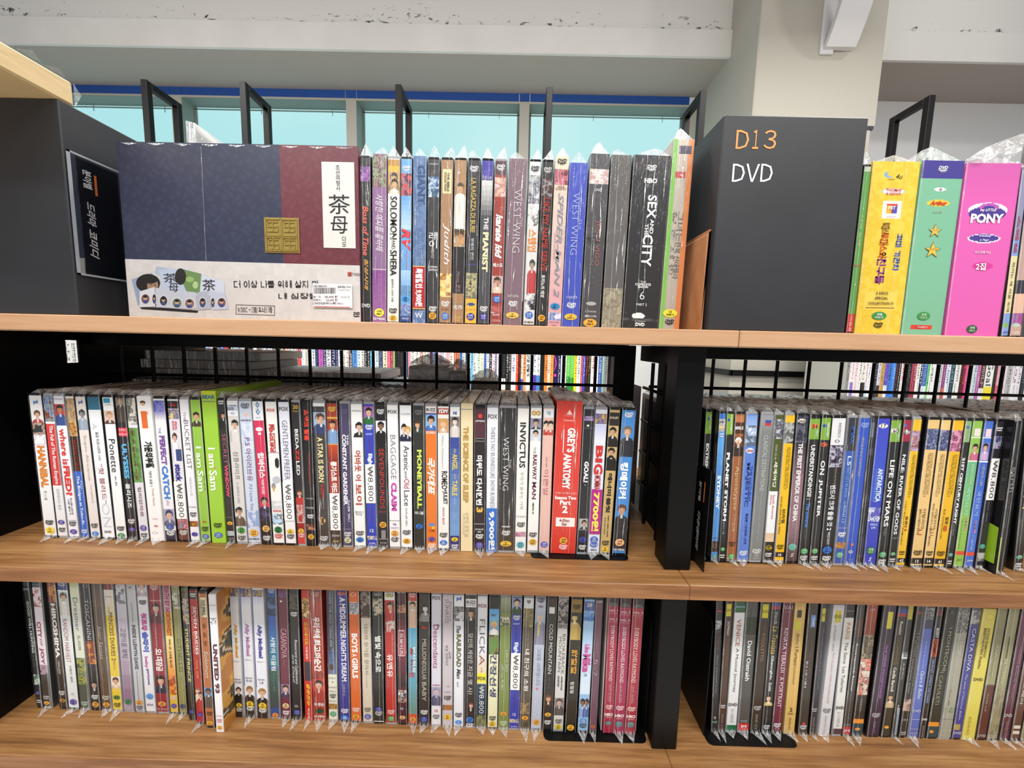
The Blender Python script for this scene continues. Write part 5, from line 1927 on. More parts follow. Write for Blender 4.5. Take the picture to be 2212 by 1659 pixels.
g 300 700 2a1a20 b83c54
r 460 705 e0c0c4 .08 .8
r 470 695 8a2c40 .13 .75
t 485 690 f0e0e4 .45 .4 b 드보이즈
g 710 1000 6a2438 1c1418
n 1030 1150 ddd 2c2024 c89080
e 1210 .4 .2 24 889
d 1293 e0b070 754 15
@B4 95 192 100 100 196 1370 k 1 66a2ba|turquoise DVD with red cap and Korean words
r 105 190 b03c34
D 135 ecc
p 190 440 2c1c18 d8b8a0 b8a890 e0b898
g 440 620 58a8cc 6aa4b8
t 615 860 e8f0f0 .65 .4 b 번지점프
t 620 880 a83c48 .36 .36 b 를 하다
t 860 905 c03c40 .4 .6 b 2
g 900 1250 5aa0b8 6a8c80
r 1255 1365 c8502c
d 1305 e09a4a 753 15
@B4 208 318 100 206 314 1385 k 1 2e2b29|black DVD with grey brown capitals
p 210 380 1c1818 8a8684 222 d8d0cc .6
h 430 7 d8302c b dts
t 540 760 a89c8c .5 .42 b MILLION
t 765 930 a89c8c .5 .42 b DOLLAR
t 950 1140 a89c8c .5 .42 b BABY
D 1245 eee
d 1315 38489c 99c 12
@B4 330 435 100 324 434 1375 c 1 d4d2de|pale lilac DVD with curly magenta title
h 155 9 555 b FOX
t 395 440 a83c78 .7 .3 b the
t 400 810 a83468 .45 .56 - Descendants
h 970 4 c05090 b 디센던트
p 990 1170 8a88a0 5a5a78 a89cb4 c8b0b4
r 1178 1375 e0dee4
h 1217 6 b44 b 15
D 1275 555
@B4 440 550 105 437 545 1370 c 1 c6bcc2|dusty pink grey DVD with thin mauve capitals
t 165 390 7a6c7a .4 .36 n SUNRISE
t 190 370 9a8c98 .75 .24 n BEFORE
t 590 780 6a5c6c .4 .32 - 비포 선라이즈
t 650 720 8a7c88 .72 .24 - 비포
h 975 3 887 - FY28
h 1030 3 777 - DDR07
D 1085 333
n 1155 1205 c08a5a 6a3c20 a06a3c
d 1270 ecc034 432 15
@B4 553 660 110 548 656 1385 c 1 e4e5ec|white DVD with dark green slanted title
h 165 10 2f62b8 B pd
n 235 370 3c3c40 8a8a8c 1c1c1e d0d0d4
t 410 480 2c2c2a .45 .42 bi The
t 490 800 6a6a3c .5 .5 B RAILROAD
t 815 910 4a4a44 .5 .44 bi Man
t 940 990 888 .4 .2 - 철도원
D 1258 222
d 1330 3f86d4 cde 12
@B4 670 785 110 655 768 1460 c 1 2b2728|black DVD with bearded man and white Korean line
r 165 245 ececec
h 195 7 334 b BUZZ
h 225 3 445 - PICTURES
p 255 480 241c18 1c1a1a 4a4444 c8a084
t 500 800 d8d4d0 .5 .46 - 당신의 세상은
t 820 1110 d8d4d0 .5 .46 - 지금 몇 시?
p 1190 1290 6a4430 1c1a1a 2b2728 d8b0a0 .6
d 1370 3a7ac8 246 12세
D 1428 eee
@B4 790 895 110 770 880 1440 c 1 dfe0e6|white DVD with spaced black capitals, navy price label
h 225 9 8a3434 b FOX
t 355 690 3c3834 .5 .56 n FLICK
t 700 800 8a2c20 .5 .56 n A
g 700 880 dfdcdc e8d0b0
t 820 870 b09878 .5 .22 - 내 사랑
r 880 980 ecdf38
h 930 8 332 b FOX
S 985 1290 16374e - f0f0ee ₩8,800
n 1295 1440 6a7048 8a8c60 4a5434
@B4 908 1014 110 882 992 1440 k 1 e4e3bc|pale yellow DVD with running man under blue sky
r 115 250 16161a
g 250 400 4a9cd8 88c0e4
e 310 .4 .3 22 4a6a84
p 360 560 d8c070 e8e4e0 6aa4c8 d8a080
n 500 690 3c6a34 2c2420 8a7a4c 5a8c40
t 685 1110 3a3c6a .5 .7 b 간장선생
t 830 980 b8b890 .15 .12 - 그 여름의 사랑
D 1325 222
d 1382 e0b834 653 15
@B4 1018 1125 115 995 1098 1400 c 1 7b8a48|moss green DVD with two columns of white Korean
g 115 290 a8aa98 6a7848
n 320 410 3c4a34 e8dcc8 5a6a3c
t 630 830 e8ead8 .74 .24 - 나도야 간다
t 760 1010 e0e4cc .3 .24 - 있잖아요 좋겠다
d 1240 e0a038 653 15
D 1330 cdb
@B4 1128 1243 110 1102 1204 1395 c 1 343fa8|blue DVD with cartoon face and white price sticker
p 135 290 1c1818 2c4a34 8a98c0 e0b898
D 315 eee
h 372 4 bcf b 03757
t 400 530 4a3c90 .5 .3 - 스피릿
t 545 645 d8e0f0 .5 .5 B Eigh
S 645 995 f0eeee - 2a1a16 ₩8,800
t 1010 1190 6a3a7c .5 .3 i Crazy Days
h 1235 6 dde b 12
n 1285 1320 c8bc90 4a58b4 ccb
h 1355 4 bbd b 31995
@B5 48 152 130 10 106 1325 c 1 5c4f42|dim brown DVD with cap of grey wings, white title
r 130 240 d8dade
h 185 8 777 - ♥
n 240 400 a89868 6a5c40 8a7c50
t 430 590 a8a098 .55 .2 - 시한부 말고 흐르는
t 590 960 eceae6 .5 .5 b 내 친구의 소원
t 980 1060 8a8880 .4 .18 - 임파서블
n 1070 1170 8a7450 5c4f42 a08a60
d 1205 e8a438 653 12세
D 1270 443
@B5 160 265 140 114 217 1335 c 1 b6bcce|silvery blue DVD with laughing elder and thin title
D 175 445
e 230 .5 .3 20 8a7a80
p 280 560 b8b4b4 8a88a0 a8b4d0 d8b8a4
r 360 480 c8c050 .3 .5
t 580 920 6a7088 .5 .46 n 그대를 사랑합니다
e 950 .45 .16 22 d86a88
d 1250 e8a840 653 15세
h 1310 4.5 445 b KD MEDIA
@B5 270 372 135 226 318 1345 k 1 2e2927|black DVD with white spaced serif capitals
h 175 5 8a4a4a - MIRAMAX
r 235 290 ddd .2 .8
t 380 820 dcd8d4 .5 .4 - COLD MOUNTAIN
t 850 950 6a625c .5 .18 - 콜드 마운틴
p 1010 1115 6a4830 4a3424 3c2c20 d8a888
d 1190 e8ac48 543 15
D 1260 eee
@B5 378 478 135 325 428 1310 c 1 d0ccc8|light grey DVD with two-line dark condensed capitals
n 150 410 8a8684 6a5c58 b8b0ac 3c3a3c
t 455 800 4a4848 .7 .3 n BROKEBACK
t 480 780 4a4848 .32 .3 n MOUNTAIN
t 820 940 5a5858 .65 .2 b 브로크백
t 815 910 5a5858 .3 .2 b 마운틴
p 1010 1165 4a3c38 5a5450 8a8480 c8a898
D 1215 444
d 1265 d8c03c 553 15
@B5 500 608 140 436 542 1375 k 1 2a2620|black and gold DVD with orange Chinese characters
r 165 280 8a6a30
D 230 222
p 280 525 1c1814 c8a858 6a5028 e0c080 .35
r 525 600 2a2620
t 610 830 d89c3c .5 .6 b 甜蜜蜜
t 900 1010 d8d4cc .45 .36 b 첨밀밀
d 1330 ecb43a 543 15
@B5 620 726 150 548 658 1420 k 1 8fb8e0|light blue DVD with pink title and two standing boys
h 220 8 ccd b 20
r 190 275 4a5a98
h 220 8 ddd b 20
n 280 370 4a86d0 8ab4e0 3c74c0
g 370 1050 9cc4ea d8e6f4
t 580 660 d8589c .5 .5 B Like
t 670 840 c84a90 .5 .8 B Mike
t 855 880 5a6a8a .45 .4 b 라이크 마이크
p 1085 1270 1c1818 8aa0d0 d8e6f4 8a6450 .35 .7
p 1085 1270 1c1818 4a6aa8 d8e6f4 8a6450 .75 .7
d 1305 5a92d0 dde 12
D 1350 333
@B5 728 800 150 662 738 1370 k 1 6c4a5c|mauve plum DVD with large faint numerals
h 185 6 ccc bi DVD
t 500 640 a88a98 .5 .2 - 다섯 시부터 일곱 시까지
t 690 740 b8a0b0 .4 .5 n 5
t 755 790 a890a0 .4 .3 n to
t 800 845 b8a0b0 .4 .5 n 7
d 1305 b8683c 843 15
@B5 848 952 170 795 884 1450 b 1 a22a44|wine red volume of a boxed trio, its left one
r 170 260 2c2426
h 235 4 999 - FIRST
h 250 3.5 999 - SEASON
h 295 5 ecc b VOL. 1
h 318 3 d99 - EPISODES
h 372 5 ecc b VOL. 2
h 395 3 d99 - EPISODES
t 435 950 eedcdc .5 .36 - EVERYBODY LOVES RAYMOND
t 975 1145 d8a8b0 .5 .24 - 내사랑 레이몬드
D 1195 ecc
h 1265 7 f0e0e0 B HBO
h 1290 3.5 d8a8a8 b VIDEO
d 1350 5c7478 9bb 전체
@B5 957 1068 170 888 990 1450 b 1 a02c52|wine red volume of a boxed trio, its middle one
r 170 265 2c2426
h 235 4 999 - FIRST
h 250 3.5 999 - SEASON
h 305 5 ecc b VOL. 3
h 328 3 d99 - EPISODES
h 378 5 ecc b VOL. 4
h 400 3 d99 - EPISODES
t 445 960 eedcdc .5 .36 - EVERYBODY LOVES RAYMOND
t 980 1150 d8a8b0 .5 .24 - 내사랑 레이몬드
D 1200 ecc
h 1272 7 f0e0e0 B HBO
h 1298 3.5 d8a8a8 b VIDEO
d 1355 5c7478 9bb 전체
@B5 1078 1190 170 994 1098 1450 b 1 a4283c|wine red volume of a boxed trio, its right one
r 170 268 2c2426
h 240 4 999 - FIRST
h 255 3.5 999 - SEASON
h 305 5 ecc b VOL. 5
h 328 3 d99 - EPISODES
h 345 3 d99 - 20-22
t 445 955 eedcdc .5 .36 - EVERYBODY LOVES RAYMOND
t 980 1150 d8a8b0 .5 .24 - 내사랑 레이몬드
D 1205 ecc
h 1275 7 f0e0e0 B HBO
h 1302 3.5 d8a8a8 b VIDEO
d 1355 5c7478 9bb 전체
#Q right bottom shelf
@Q1 195 292 120 155 220 1390 k 1 29272a|slim black DVD in film at the left end
h 240 6 c44 b dts
n 330 440 5a5458 c8c4c8 2c2a2c
t 480 600 8a4a48 .5 .3 i Zeffirelli
t 650 1010 8a888c .5 .24 i Gino Vannelli Live
h 1250 6 ccc b SJ
h 1290 5 8b8 b 전체
@Q1 295 388 130 222 297 1365 k 1 4a3228|dark brown DVD with yellow square emblem, cream lettering
r 185 295 d0c420 .1 .8
h 240 6 6a6420 - DG
t 340 465 d8ccc0 .5 .36 b DOMINGO
t 480 740 8a5c3c .5 .3 n HOMMAGE A SEVILLA
D 1120 ddd
t 1190 1340 988 .5 .3 - 00440 073
@Q1 393 502 120 298 408 1355 c 1 dedfe0|white DVD with green cap and foot, rust serif word
r 130 250 1f5a34
h 195 5 9bc b NAXOS
t 310 550 b8583c .5 .4 - VENICE
t 570 975 5a5854 .5 .36 - A Musical Journey
h 1090 7 222 b DVD
t 1130 1260 999 .5 .3 - 2110505
r 1285 1350 1f6a3c
@Q1 505 622 130 412 526 1390 c 1 4d4c4a|grey black DVD with white lettering and red foot
r 300 460 1c2c1c
t 230 450 5a6a5c .5 .2 i classic archive
t 515 890 e8e8e6 .5 .4 b David Oistrakh
r 600 1240 4d4c4a 0 .08
h 1275 5 aaa b DVD
r 1300 1385 d03430
h 1325 6 f0dcdc B EMI
h 1350 3 e8b0b0 - CLASSICS
@Q1 640 748 130 535 640 1385 k 1 34281f|black brown DVD with yellow emblem, copper lettering
r 180 305 d0c420 .2 .8
h 245 6 6a6420 - DG
t 360 440 9a6a50 .5 .24 n VERDI
t 445 700 c09070 .5 .3 n RIGOLETTO
D 1140 bbb
t 1200 1340 998 .5 .28 - 00440 073
@Q1 748 845 130 645 738 1375 k 1 222225|black DVD with gold script and round portrait
r 165 195 3a4a98
r 195 222 a03434
t 240 350 ccc .55 .34 - Verdi
t 370 625 d8b450 .55 .6 i La Traviata
t 640 860 e0e0e0 .5 .36 b Gheorghiu
t 890 970 d8d8d8 .5 .34 b Solti
p 1000 1110 1c1414 d8c080 222225 e4c4a8
t 1150 1260 777 .45 .18 - 071 431
D 1310 ddd
@Q1 852 970 130 742 846 1370 k 1 6a2438|burgundy DVD with white serif capitals
h 200 9 e0d4d8 n VAI
h 240 4 a88 - DVD
t 385 790 e8dcdc .5 .36 - RENATA TEBALDI
t 830 1115 e8dcdc .5 .36 - A PORTRAIT
D 1285 eee
h 1318 4 caa - 4335
@Q1 976 1086 130 852 972 1395 b 1 d2ad5e|ochre yellow case with thin italic black lettering
r 200 270 3c3a28 .25 .7
r 295 390 d0c830 .2 .65
t 420 530 6a5a38 .5 .26 in Bellini
t 545 720 5a4a2c .5 .34 - I Puritani
t 730 900 9a8450 .5 .24 - Sutherland
h 1150 9 4a4028 b 2
h 1190 4 5a4a2c b DVD
t 1230 1350 8a7444 .5 .24 - 00440 073
@Q1 1105 1205 150 980 1100 1460 k 1 3a322c|dark umber DVD with light blue tab
r 285 400 6a94cc .35 .85
t 310 390 eef .6 .24 b PLANET
t 500 830 7a4c48 .5 .24 n VERDI REQUIEM
t 720 980 ccc .3 .24 b 봄이 오면 오겠네
h 1340 6 c44 b ■
D 1375 ddd
@Q2 85 192 150 -12 50 1410 k 1 33323a|dark DVD with yellow emblem, blue grey capitals
r 215 335 c8bc28 .25 .8
h 275 6 5a5620 - DG
t 390 960 7a94b8 .66 .26 n MASCAGNI CAVALLERIA RUSTICANA
t 380 830 9a5a58 .3 .22 n LEONCAVALLO I PAGLIACCI
D 1160 ccc
t 1230 1380 998 .5 .3 - 00440 073
@Q2 225 335 170 62 196 1420 b 1 d2d0d4|light grey box with slim magenta capitals and emblem
r 225 335 c8bc28 .25 .8
h 280 7 5a5620 - DG
t 365 600 665 .4 .2 n A MOZART GALA
t 615 1100 a85a84 .5 .18 n FROM SALZBURG WIENER PHILHARMONIKER
D 1170 777
t 1220 1400 aaa .5 .22 - 00440 073 4250
@Q2 337 440 170 205 302 1440 c 1 dcdbd8|white DVD with dark cap, amber serif word
r 170 315 2c2428
h 250 5 999 - NAXOS
t 360 515 d09858 .5 .4 - PARIS
t 540 740 5a5854 .5 .34 - The Seine
t 770 1010 5a5854 .5 .34 - Les Tuileries
h 1160 7 222 b DVD
t 1200 1345 999 .5 .3 - 2.110516
r 1365 1440 4a3840
@Q2 442 545 180 306 388 1415 k 1 3b3733|dark grey DVD with red foot and slim white lettering
r 330 490 5a3834
t 340 480 9a6a60 .5 .2 i classic archive
t 550 990 dcdcda .45 .3 b Rostropovich Richter
h 1300 4 999 b DVD
r 1320 1410 b83430
h 1355 6 ecd b EMI
@Q2 545 660 180 394 505 1420 k 1 5a3426|rust orange DVD with striped costume photo, blue foot
g 185 470 a8482c 8a3c24
h 240 5 caa b 500
n 470 690 4a3c30 a89878 2c2420 6a5c48
n 690 1020 c8482c e8a090 6a2c1c d8c8b8
r 1030 1240 2a2220
t 1050 1170 998 .5 .2 - VERDI
r 1250 1290 e89030
r 1290 1420 24404c
e 1345 .5 .26 24 e89a3c
@Q2 708 838 200 535 662 1470 k 1 38243c|dark purple DVD with yellow label and violet capitals
r 280 435 d8cc28 .4 .8
t 580 1090 a06ab0 .62 .2 b Verdi WIENER PHILHARMONIKER
D 1250 bbb
t 1310 1420 888 .5 .2 - 00440 073
@Q2 850 945 195 668 772 1475 k 1 37332a|black olive DVD with white serif name and portrait
r 245 285 3a4a98
r 285 318 a03434
t 360 480 d8d4cc .5 .34 b Rossini
t 510 760 7a6a38 .5 .5 i La Cenerentola
t 790 1020 dcd8d0 .5 .36 b Cecilia Bartoli
p 1040 1180 3c2418 c8b088 37332a d8a880
e 1370 .5 .28 26 e8a82c
@Q2 945 1000 210 775 842 1430 k 1 2c302a|slim blackish green DVD with yellow emblem
r 230 350 b8b028 .2 .9
n 640 700 8a8a88 444 ccc
t 730 890 aaa .5 .34 b 소프라노
t 1120 1210 ccc .5 .3 b NEW
r 1150 1400 8a98ac .5 .9
@Q2 1030 1110 190 845 937 1430 k 1 2a2826|black DVD with big pale serif title and rose
e 270 .4 .24 34 8a3430
t 450 660 9a9a98 .55 .5 n I Puritani
t 680 1000 8a8a84 .4 .24 b Orchestra Edita
n 1060 1170 a88c7c 5a4a44 c8a898
h 1250 5 aaa b 아리아
D 1380 bbb
@Q3 170 272 190 2 102 1425 c 1 5a6cb8|periwinkle blue DVD with white script title
r 210 410 3c3c48 .15 .95
n 225 330 8a8c98 3c3c48 aaa
t 520 780 a8b4e0 .5 .16 - Rafael Kubelik
t 790 1050 e0e4f4 .5 .5 i Opera & Ballet
h 1160 6 ccd b DVD
h 1240 2 ccd b ——
h 1330 5 aab b ARTHAUS
h 1370 5 aab b MUSIK
@Q3 282 355 190 106 174 1405 k 1 2a2026|black DVD with red panel, white lettering
r 230 290 6a2c34
t 395 480 eee .5 .4 b BIZET
r 495 650 c04a24
t 505 640 3c1c14 .5 .5 b CARMEN
t 670 1070 7a94c8 .5 .36 b GRAND OPERA DE PARIS
h 1220 7 eee b DVD
t 1280 1390 999 .5 .3 - 00440
@Q3 375 490 195 178 294 1415 k 1 2b2a20|black green DVD with serif title, orange banded foot
h 260 8 777 - R
t 395 780 aaa68c .6 .32 - I MONTECCHI
t 790 1090 9a967c .45 .32 - I CAPULETI
r 1255 1295 e8922c
r 1295 1410 2c444c
e 1345 .4 .2 26 e8a03c
@Q3 492 618 195 302 420 1430 c 1 a09e8e|grey olive DVD in film with white names
n 210 445 5a5a58 a8a8a4 3c3c3c 8a8a84
t 520 640 d8d4cc .6 .34 - Luigi
t 660 960 b8b4ac .5 .24 - Legendary
t 960 1110 6a6858 .4 .14 - 루이지 알바
n 1130 1180 5a7058 a09e8e 7a8c6c
r 1235 1242 777
h 1340 6 c8c8b4 b ARTHAUS
@Q3 622 720 195 422 518 1440 k 1 40408c|indigo DVD with white serif capitals and tiny gold square
r 195 370 4c4a58
n 240 360 8a8a90 4c4a58 aaa
t 400 790 d8d8e4 .55 .4 - CASTA DIVA
t 815 1250 c0c0dc .5 .24 i The woes of Vincenzo Bellini
r 1290 1345 b09a4c .1 .75
h 1370 6 ccd b DVD
@Q3 735 868 190 520 648 1440 b 1 d8ca58|bright yellow case with thin grey lettering
e 265 .6 .36 60 bfae40
e 265 .6 .28 46 d8ca58
t 370 640 8a7c38 .66 .2 b DEUTSCHE GRAMMOPHON
t 370 750 6a5f30 .4 .18 b BEETHOVEN Fidelio
h 850 7 5a5228 b DVD
t 1210 1390 b0a048 .4 .2 - 00440
@Q3 872 975 200 662 762 1430 k 1 8a8660|olive khaki DVD with brown lower panel, left twin
t 540 830 b8b494 .5 .3 b A Late Quartet
g 400 900 827e5c 9a9670
r 910 1430 5a2c24
t 980 1150 a89870 .4 .2 - 콰르텟
h 1380 6 bbb b DVD
@Q3 978 1095 200 766 874 1430 k 1 96926c|olive khaki DVD with pale lettering, right twin
t 470 660 6a6648 .5 .08 b ———
t 670 890 c0bc9c .5 .34 b La Traviata
n 920 1400 8c8468 9a9270 847a60
h 1380 6 c8c4b0 b DVD
@Q3 1100 1200 210 882 985 1435 k 1 57283c|deep maroon DVD with faint pale lettering
g 300 900 6a2c48 4a2438
t 560 1030 a88898 .5 .24 i Madame Butterfly Puccini
h 1190 8 ccb b DVD
t 1240 1410 988 .5 .24 - 00440 073
@Q3 1202 1300 220 992 1085 1430 k 1 5c3a30|brown black DVD with two white bars at its foot
n 230 420 6a2c3c 8a4a50 3c2424
t 880 1090 b8b0a0 .5 .34 b 오페라
r 1280 1310 d8d0c0 .2 .95
r 1330 1360 d8d0c0 .2 .95
@Q3 1305 1400 225 1090 1180 1440 k 1 8c7c58|tan brown DVD cut off by the right photo edge
e 320 .3 .2 40 c8bc40
r 900 1080 5a4838
'''

# ------------------------------------------------------------------ the discs on the four shelves
CROP = {'T1': (760, 290, 420/1620), 'T2': (1120, 250, 440/1553), 'T3': (1480, 240, 732/2212),
        'M1': (40, 830, 300/1345), 'M2': (320, 830, 300/1310), 'M3': (600, 830, 300/1310), 'M4': (880, 830, 300/1276), 'M5': (1100, 830, 300/1276),
        'R1': (1480, 850, 300/1276), 'R2': (1720, 850, 280/1191), 'R3': (1950, 850, 262/1115),
        'B1': (20, 1230, 310/1429), 'B2': (300, 1240, 310/1429), 'B3': (580, 1250, 300/1422), 'B4': (860, 1260, 300/1382), 'B5': (1120, 1260, 300/1310),
        'Q1': (1500, 1270, 300/1345), 'Q2': (1750, 1270, 250/1121), 'Q3': (1960, 1270, 252/1130)}
ROWS = {'T': (0, lambda x: .055, 'left top shelf'), 'U': (0, lambda x: .050, 'right top shelf'),
        'M': (ZM, lambda x: .0653-(x-62)*7e-6, 'left middle shelf'), 'R': (ZM, lambda x: .0490, 'right middle shelf'),
        'B': (ZB, lambda x: .0600-(x-62)*1.1e-5, 'left bottom shelf'), 'Q': (ZB, lambda x: .0530, 'right bottom shelf')}

def parse(txt):
    recs = []; row = None
    for ln in txt.strip('\n').split('\n'):
        if not ln.strip(): continue
        if ln[0] == '#': row = ln[1]; continue
        if ln[0] == '@':
            head, look = ln[1:].split('|'); h = head.split()
            recs.append(dict(row=row, crop=h[0], q=list(map(float, h[1:7])), case=h[7], wrap=int(h[8]), bg=h[9], look=look.strip(), it=[]))
            continue
        k = ln[0]; a = ln.split()
        if k == 't': recs[-1]['it'].append(('t', float(a[1]), float(a[2]), a[3], float(a[4]), float(a[5]), a[6].replace('-', ''), ' '.join(a[7:])))
        elif k == 'h': recs[-1]['it'].append(('h', float(a[1]), float(a[2]), a[3], a[4].replace('-', ''), ' '.join(a[5:])))
        elif k == 'D': recs[-1]['it'].append(('D', float(a[1]), a[2]))
        elif k == 'd': recs[-1]['it'].append(('d', float(a[1]), a[2], a[3], a[4], float(a[5]) if len(a) > 5 else 0))
        elif k == 'r': recs[-1]['it'].append(('r', float(a[1]), float(a[2]), a[3], float(a[4]) if len(a) > 4 else 0, float(a[5]) if len(a) > 5 else 1))
        elif k == 'g': recs[-1]['it'].append(('g', float(a[1]), float(a[2]), a[3], a[4], float(a[5]) if len(a) > 5 else 0, float(a[6]) if len(a) > 6 else 1))
        elif k == 'n': recs[-1]['it'].append(('n', float(a[1]), float(a[2]), a[3:]))
        elif k == 'p':
            c = [z for z in a[3:] if not ('.' in z or z == '1')]; f = [float(z) for z in a[3:] if ('.' in z or z == '1')]
            recs[-1]['it'].append(('p', float(a[1]), float(a[2]), c, f[0] if f else .5, f[1] if len(f) > 1 else 1))
        elif k == 'e': recs[-1]['it'].append(('e', float(a[1]), float(a[2]), float(a[3]), float(a[4]), a[5]))
        elif k == 'S': recs[-1]['it'].append(('S', float(a[1]), float(a[2]), a[3], a[4], a[5], ' '.join(a[6:])))
    has = lambda s_: any('가' <= q <= '힣' for q in s_)
    for r in recs:
        for n, i in enumerate(r['it']):
            if i[0] == 't' and i[5] < .3 and has(i[7]): r['it'][n] = i[:6]+(i[6]+'j', i[7])
            if i[0] == 'h' and i[2] < 6 and has(i[5]): r['it'][n] = i[:4]+(i[4]+'j', i[5])
    return recs
RECS = parse(DATA)
for r in RECS:
    for i in r['it']:
        if i[0] == 't': text_request(i[7], i[6])
        elif i[0] == 'h': text_request(i[5], i[4])
        elif i[0] == 'd': text_request(i[4], 'b'); text_request('관람가', 'bj')
        elif i[0] == 'S': text_request(i[6], 'n' if i[6][0] == '₩' else 'B')
text_request('DVD', 'Bi'); text_request('VIDEO', 'b')
text_make()

JUT = {'EXTREME': .012, 'UNITED 93': -.021, 'earth': -.010, 'STUDENT': -.007, 'SEVEN BRIDES': -.012, 'Solomon': -.016}
def geometry(r):
    x0, y0, s = CROP[r['crop']]; a, b_, yt, c, d, yb = r['q']
    P = lambda x, y: (x0+x*s, y0+y*s)
    z0, fy, _ = ROWS[r['row']]
    mid = P((c+d)/2, yb); Y = fy(mid[0])
    words = ' '.join(str(i[-1]) for i in r['it'] if i[0] == 't'); r['jut'] = 0
    for k_, v_ in JUT.items():
        if k_ in words and r['row'] in 'BR': r['jut'] = v_
    Y += r['jut']
    r['Y'] = Y; r['z0'] = z0
    q = [onY(*P(a, yt), Y), onY(*P(b_, yt), Y), onY(*P(c, yb), Y), onY(*P(d, yb), Y)]
    H = q[0][2]-q[2][2]
    # carry both edge lines to z0 and z0+.19
    f0 = (z0-q[2][2])/H; f1 = (z0+.19-q[2][2])/H
    ex = lambda t, b, f: float(b[0]+(t[0]-b[0])*f)
    r['e'] = [ex(q[0], q[2], f0), ex(q[1], q[3], f0), ex(q[0], q[2], f1), ex(q[1], q[3], f1)]
    r['H'] = .190 if r['case'] in 'kcw' else min(.222, max(.186, float(H)+.0006))
for r in RECS: geometry(r)
for r in RECS:
    if r['row'] == 'R':
        r['e'][0] = max(r['e'][0], .2284); r['e'][2] = max(r['e'][2], .2284); break
for row in ROWS:
    rr = [r for r in RECS if r['row'] == row]
    for A, B in zip(rr, rr[1:]):
        for i, j in ((1, 0), (3, 2)):
            if A['e'][i] > B['e'][j]-.0002:
                mp = (A['e'][i]+B['e'][j])/2; A['e'][i] = mp-.0001; B['e'][j] = mp+.0001
    if row == 'R': rr[-1]['e'][0] += .003; rr[-1]['e'][2] += .003
    for k, r in enumerate(rr): r['k'] = k+1; r['n'] = len(rr)

def portrait(u, t, asp, cols, uc, sc):
    """small printed likeness: hair, face, shoulders; t runs down 0..1, asp = height/width of the picture"""
    hair, cloth, back = hx(cols[0]), hx(cols[1]), hx(cols[2]); skin = hx(cols[3]) if len(cols) > 3 else hx('d8b098')
    x = (u-uc)/sc; y = t*asp; hy = min(.52, asp*.36); rr = min(.34, asp*.235)
    dx, dy = x/(rr*.82), (y-hy)/rr
    if dx*dx+dy*dy < 1:
        if dy < -.45+.18*abs(dx) or abs(dx) > .86: return hair
        if abs(dy+.05) < .1 and .25 < abs(dx) < .55: return lerp(skin, hair, .75)
        if abs(dy-.55) < .08 and abs(dx) < .3: return lerp(skin, hx('8a3a34'), .7)
        return lerp(skin, hair, .28) if dx > .45 else skin
    if (x/(rr*1.02))**2+((y-hy+rr*.22)/(rr*1.1))**2 < 1 and dy < .5: return hair
    if abs(x) < rr*.38 and hy+rr*.7 < y < hy+rr*1.35: return lerp(skin, hair, .25)
    top = hy+rr*1.15+(abs(x)*.55 if abs(x) < .42 else .25+(abs(x)-.42)*2.2)
    if y > top:
        if abs(x) < .09 and y < hy+rr*1.15+.35: return lerp(cloth, (1, 1, 1), .55)
        return lerp(cloth, (0, 0, 0), .25) if abs(x) > .3 else cloth
    return back

def paint(r, u, y, seed):
    c = hx(r['bg'])
    for i in r['it']:
        k = i[0]
        if k == 'r':
            if i[1] <= y < i[2] and i[4] <= u < i[5]: c = hx(i[3])
        elif k == 'g':
            if i[1] <= y < i[2] and i[5] <= u < i[6]: c = lerp(hx(i[3]), hx(i[4]), (y-i[1])/(i[2]-i[1]))
        elif k == 'n':
            if i[1] <= y < i[2]:
                n = len(i[3]); w = r['pw']; t = (y-i[1])/r['pp']
                f = vnoise(u*w*210+seed, t*w*210, seed)*.72+vnoise(u*w*620, t*w*620+seed, seed+9)*.28
                f = max(0, min(.999, (f-.18)/.64))*n; c = lerp(hx(i[3][int(f)]), hx(i[3][min(n-1, int(f)+1)]), f-int(f))
        elif k == 'p':
            if i[1] <= y < i[2] and abs(u-i[4]) <= .5*i[5]+.001 or (i[1] <= y < i[2] and i[5] >= 1):
                q = portrait(u, (y-i[1])/(i[2]-i[1]), (i[2]-i[1])/r['pp'], i[3], i[4], max(.62, i[5]))
                if i[4] == .5 or q != hx(i[3][2]): c = q
        elif k == 'e':
            ry = i[4]; rx = i[3]
            if ((u-i[2])/rx)**2+((y-i[1])/(ry*.5))**2 < 1: c = hx(i[5])
    return c

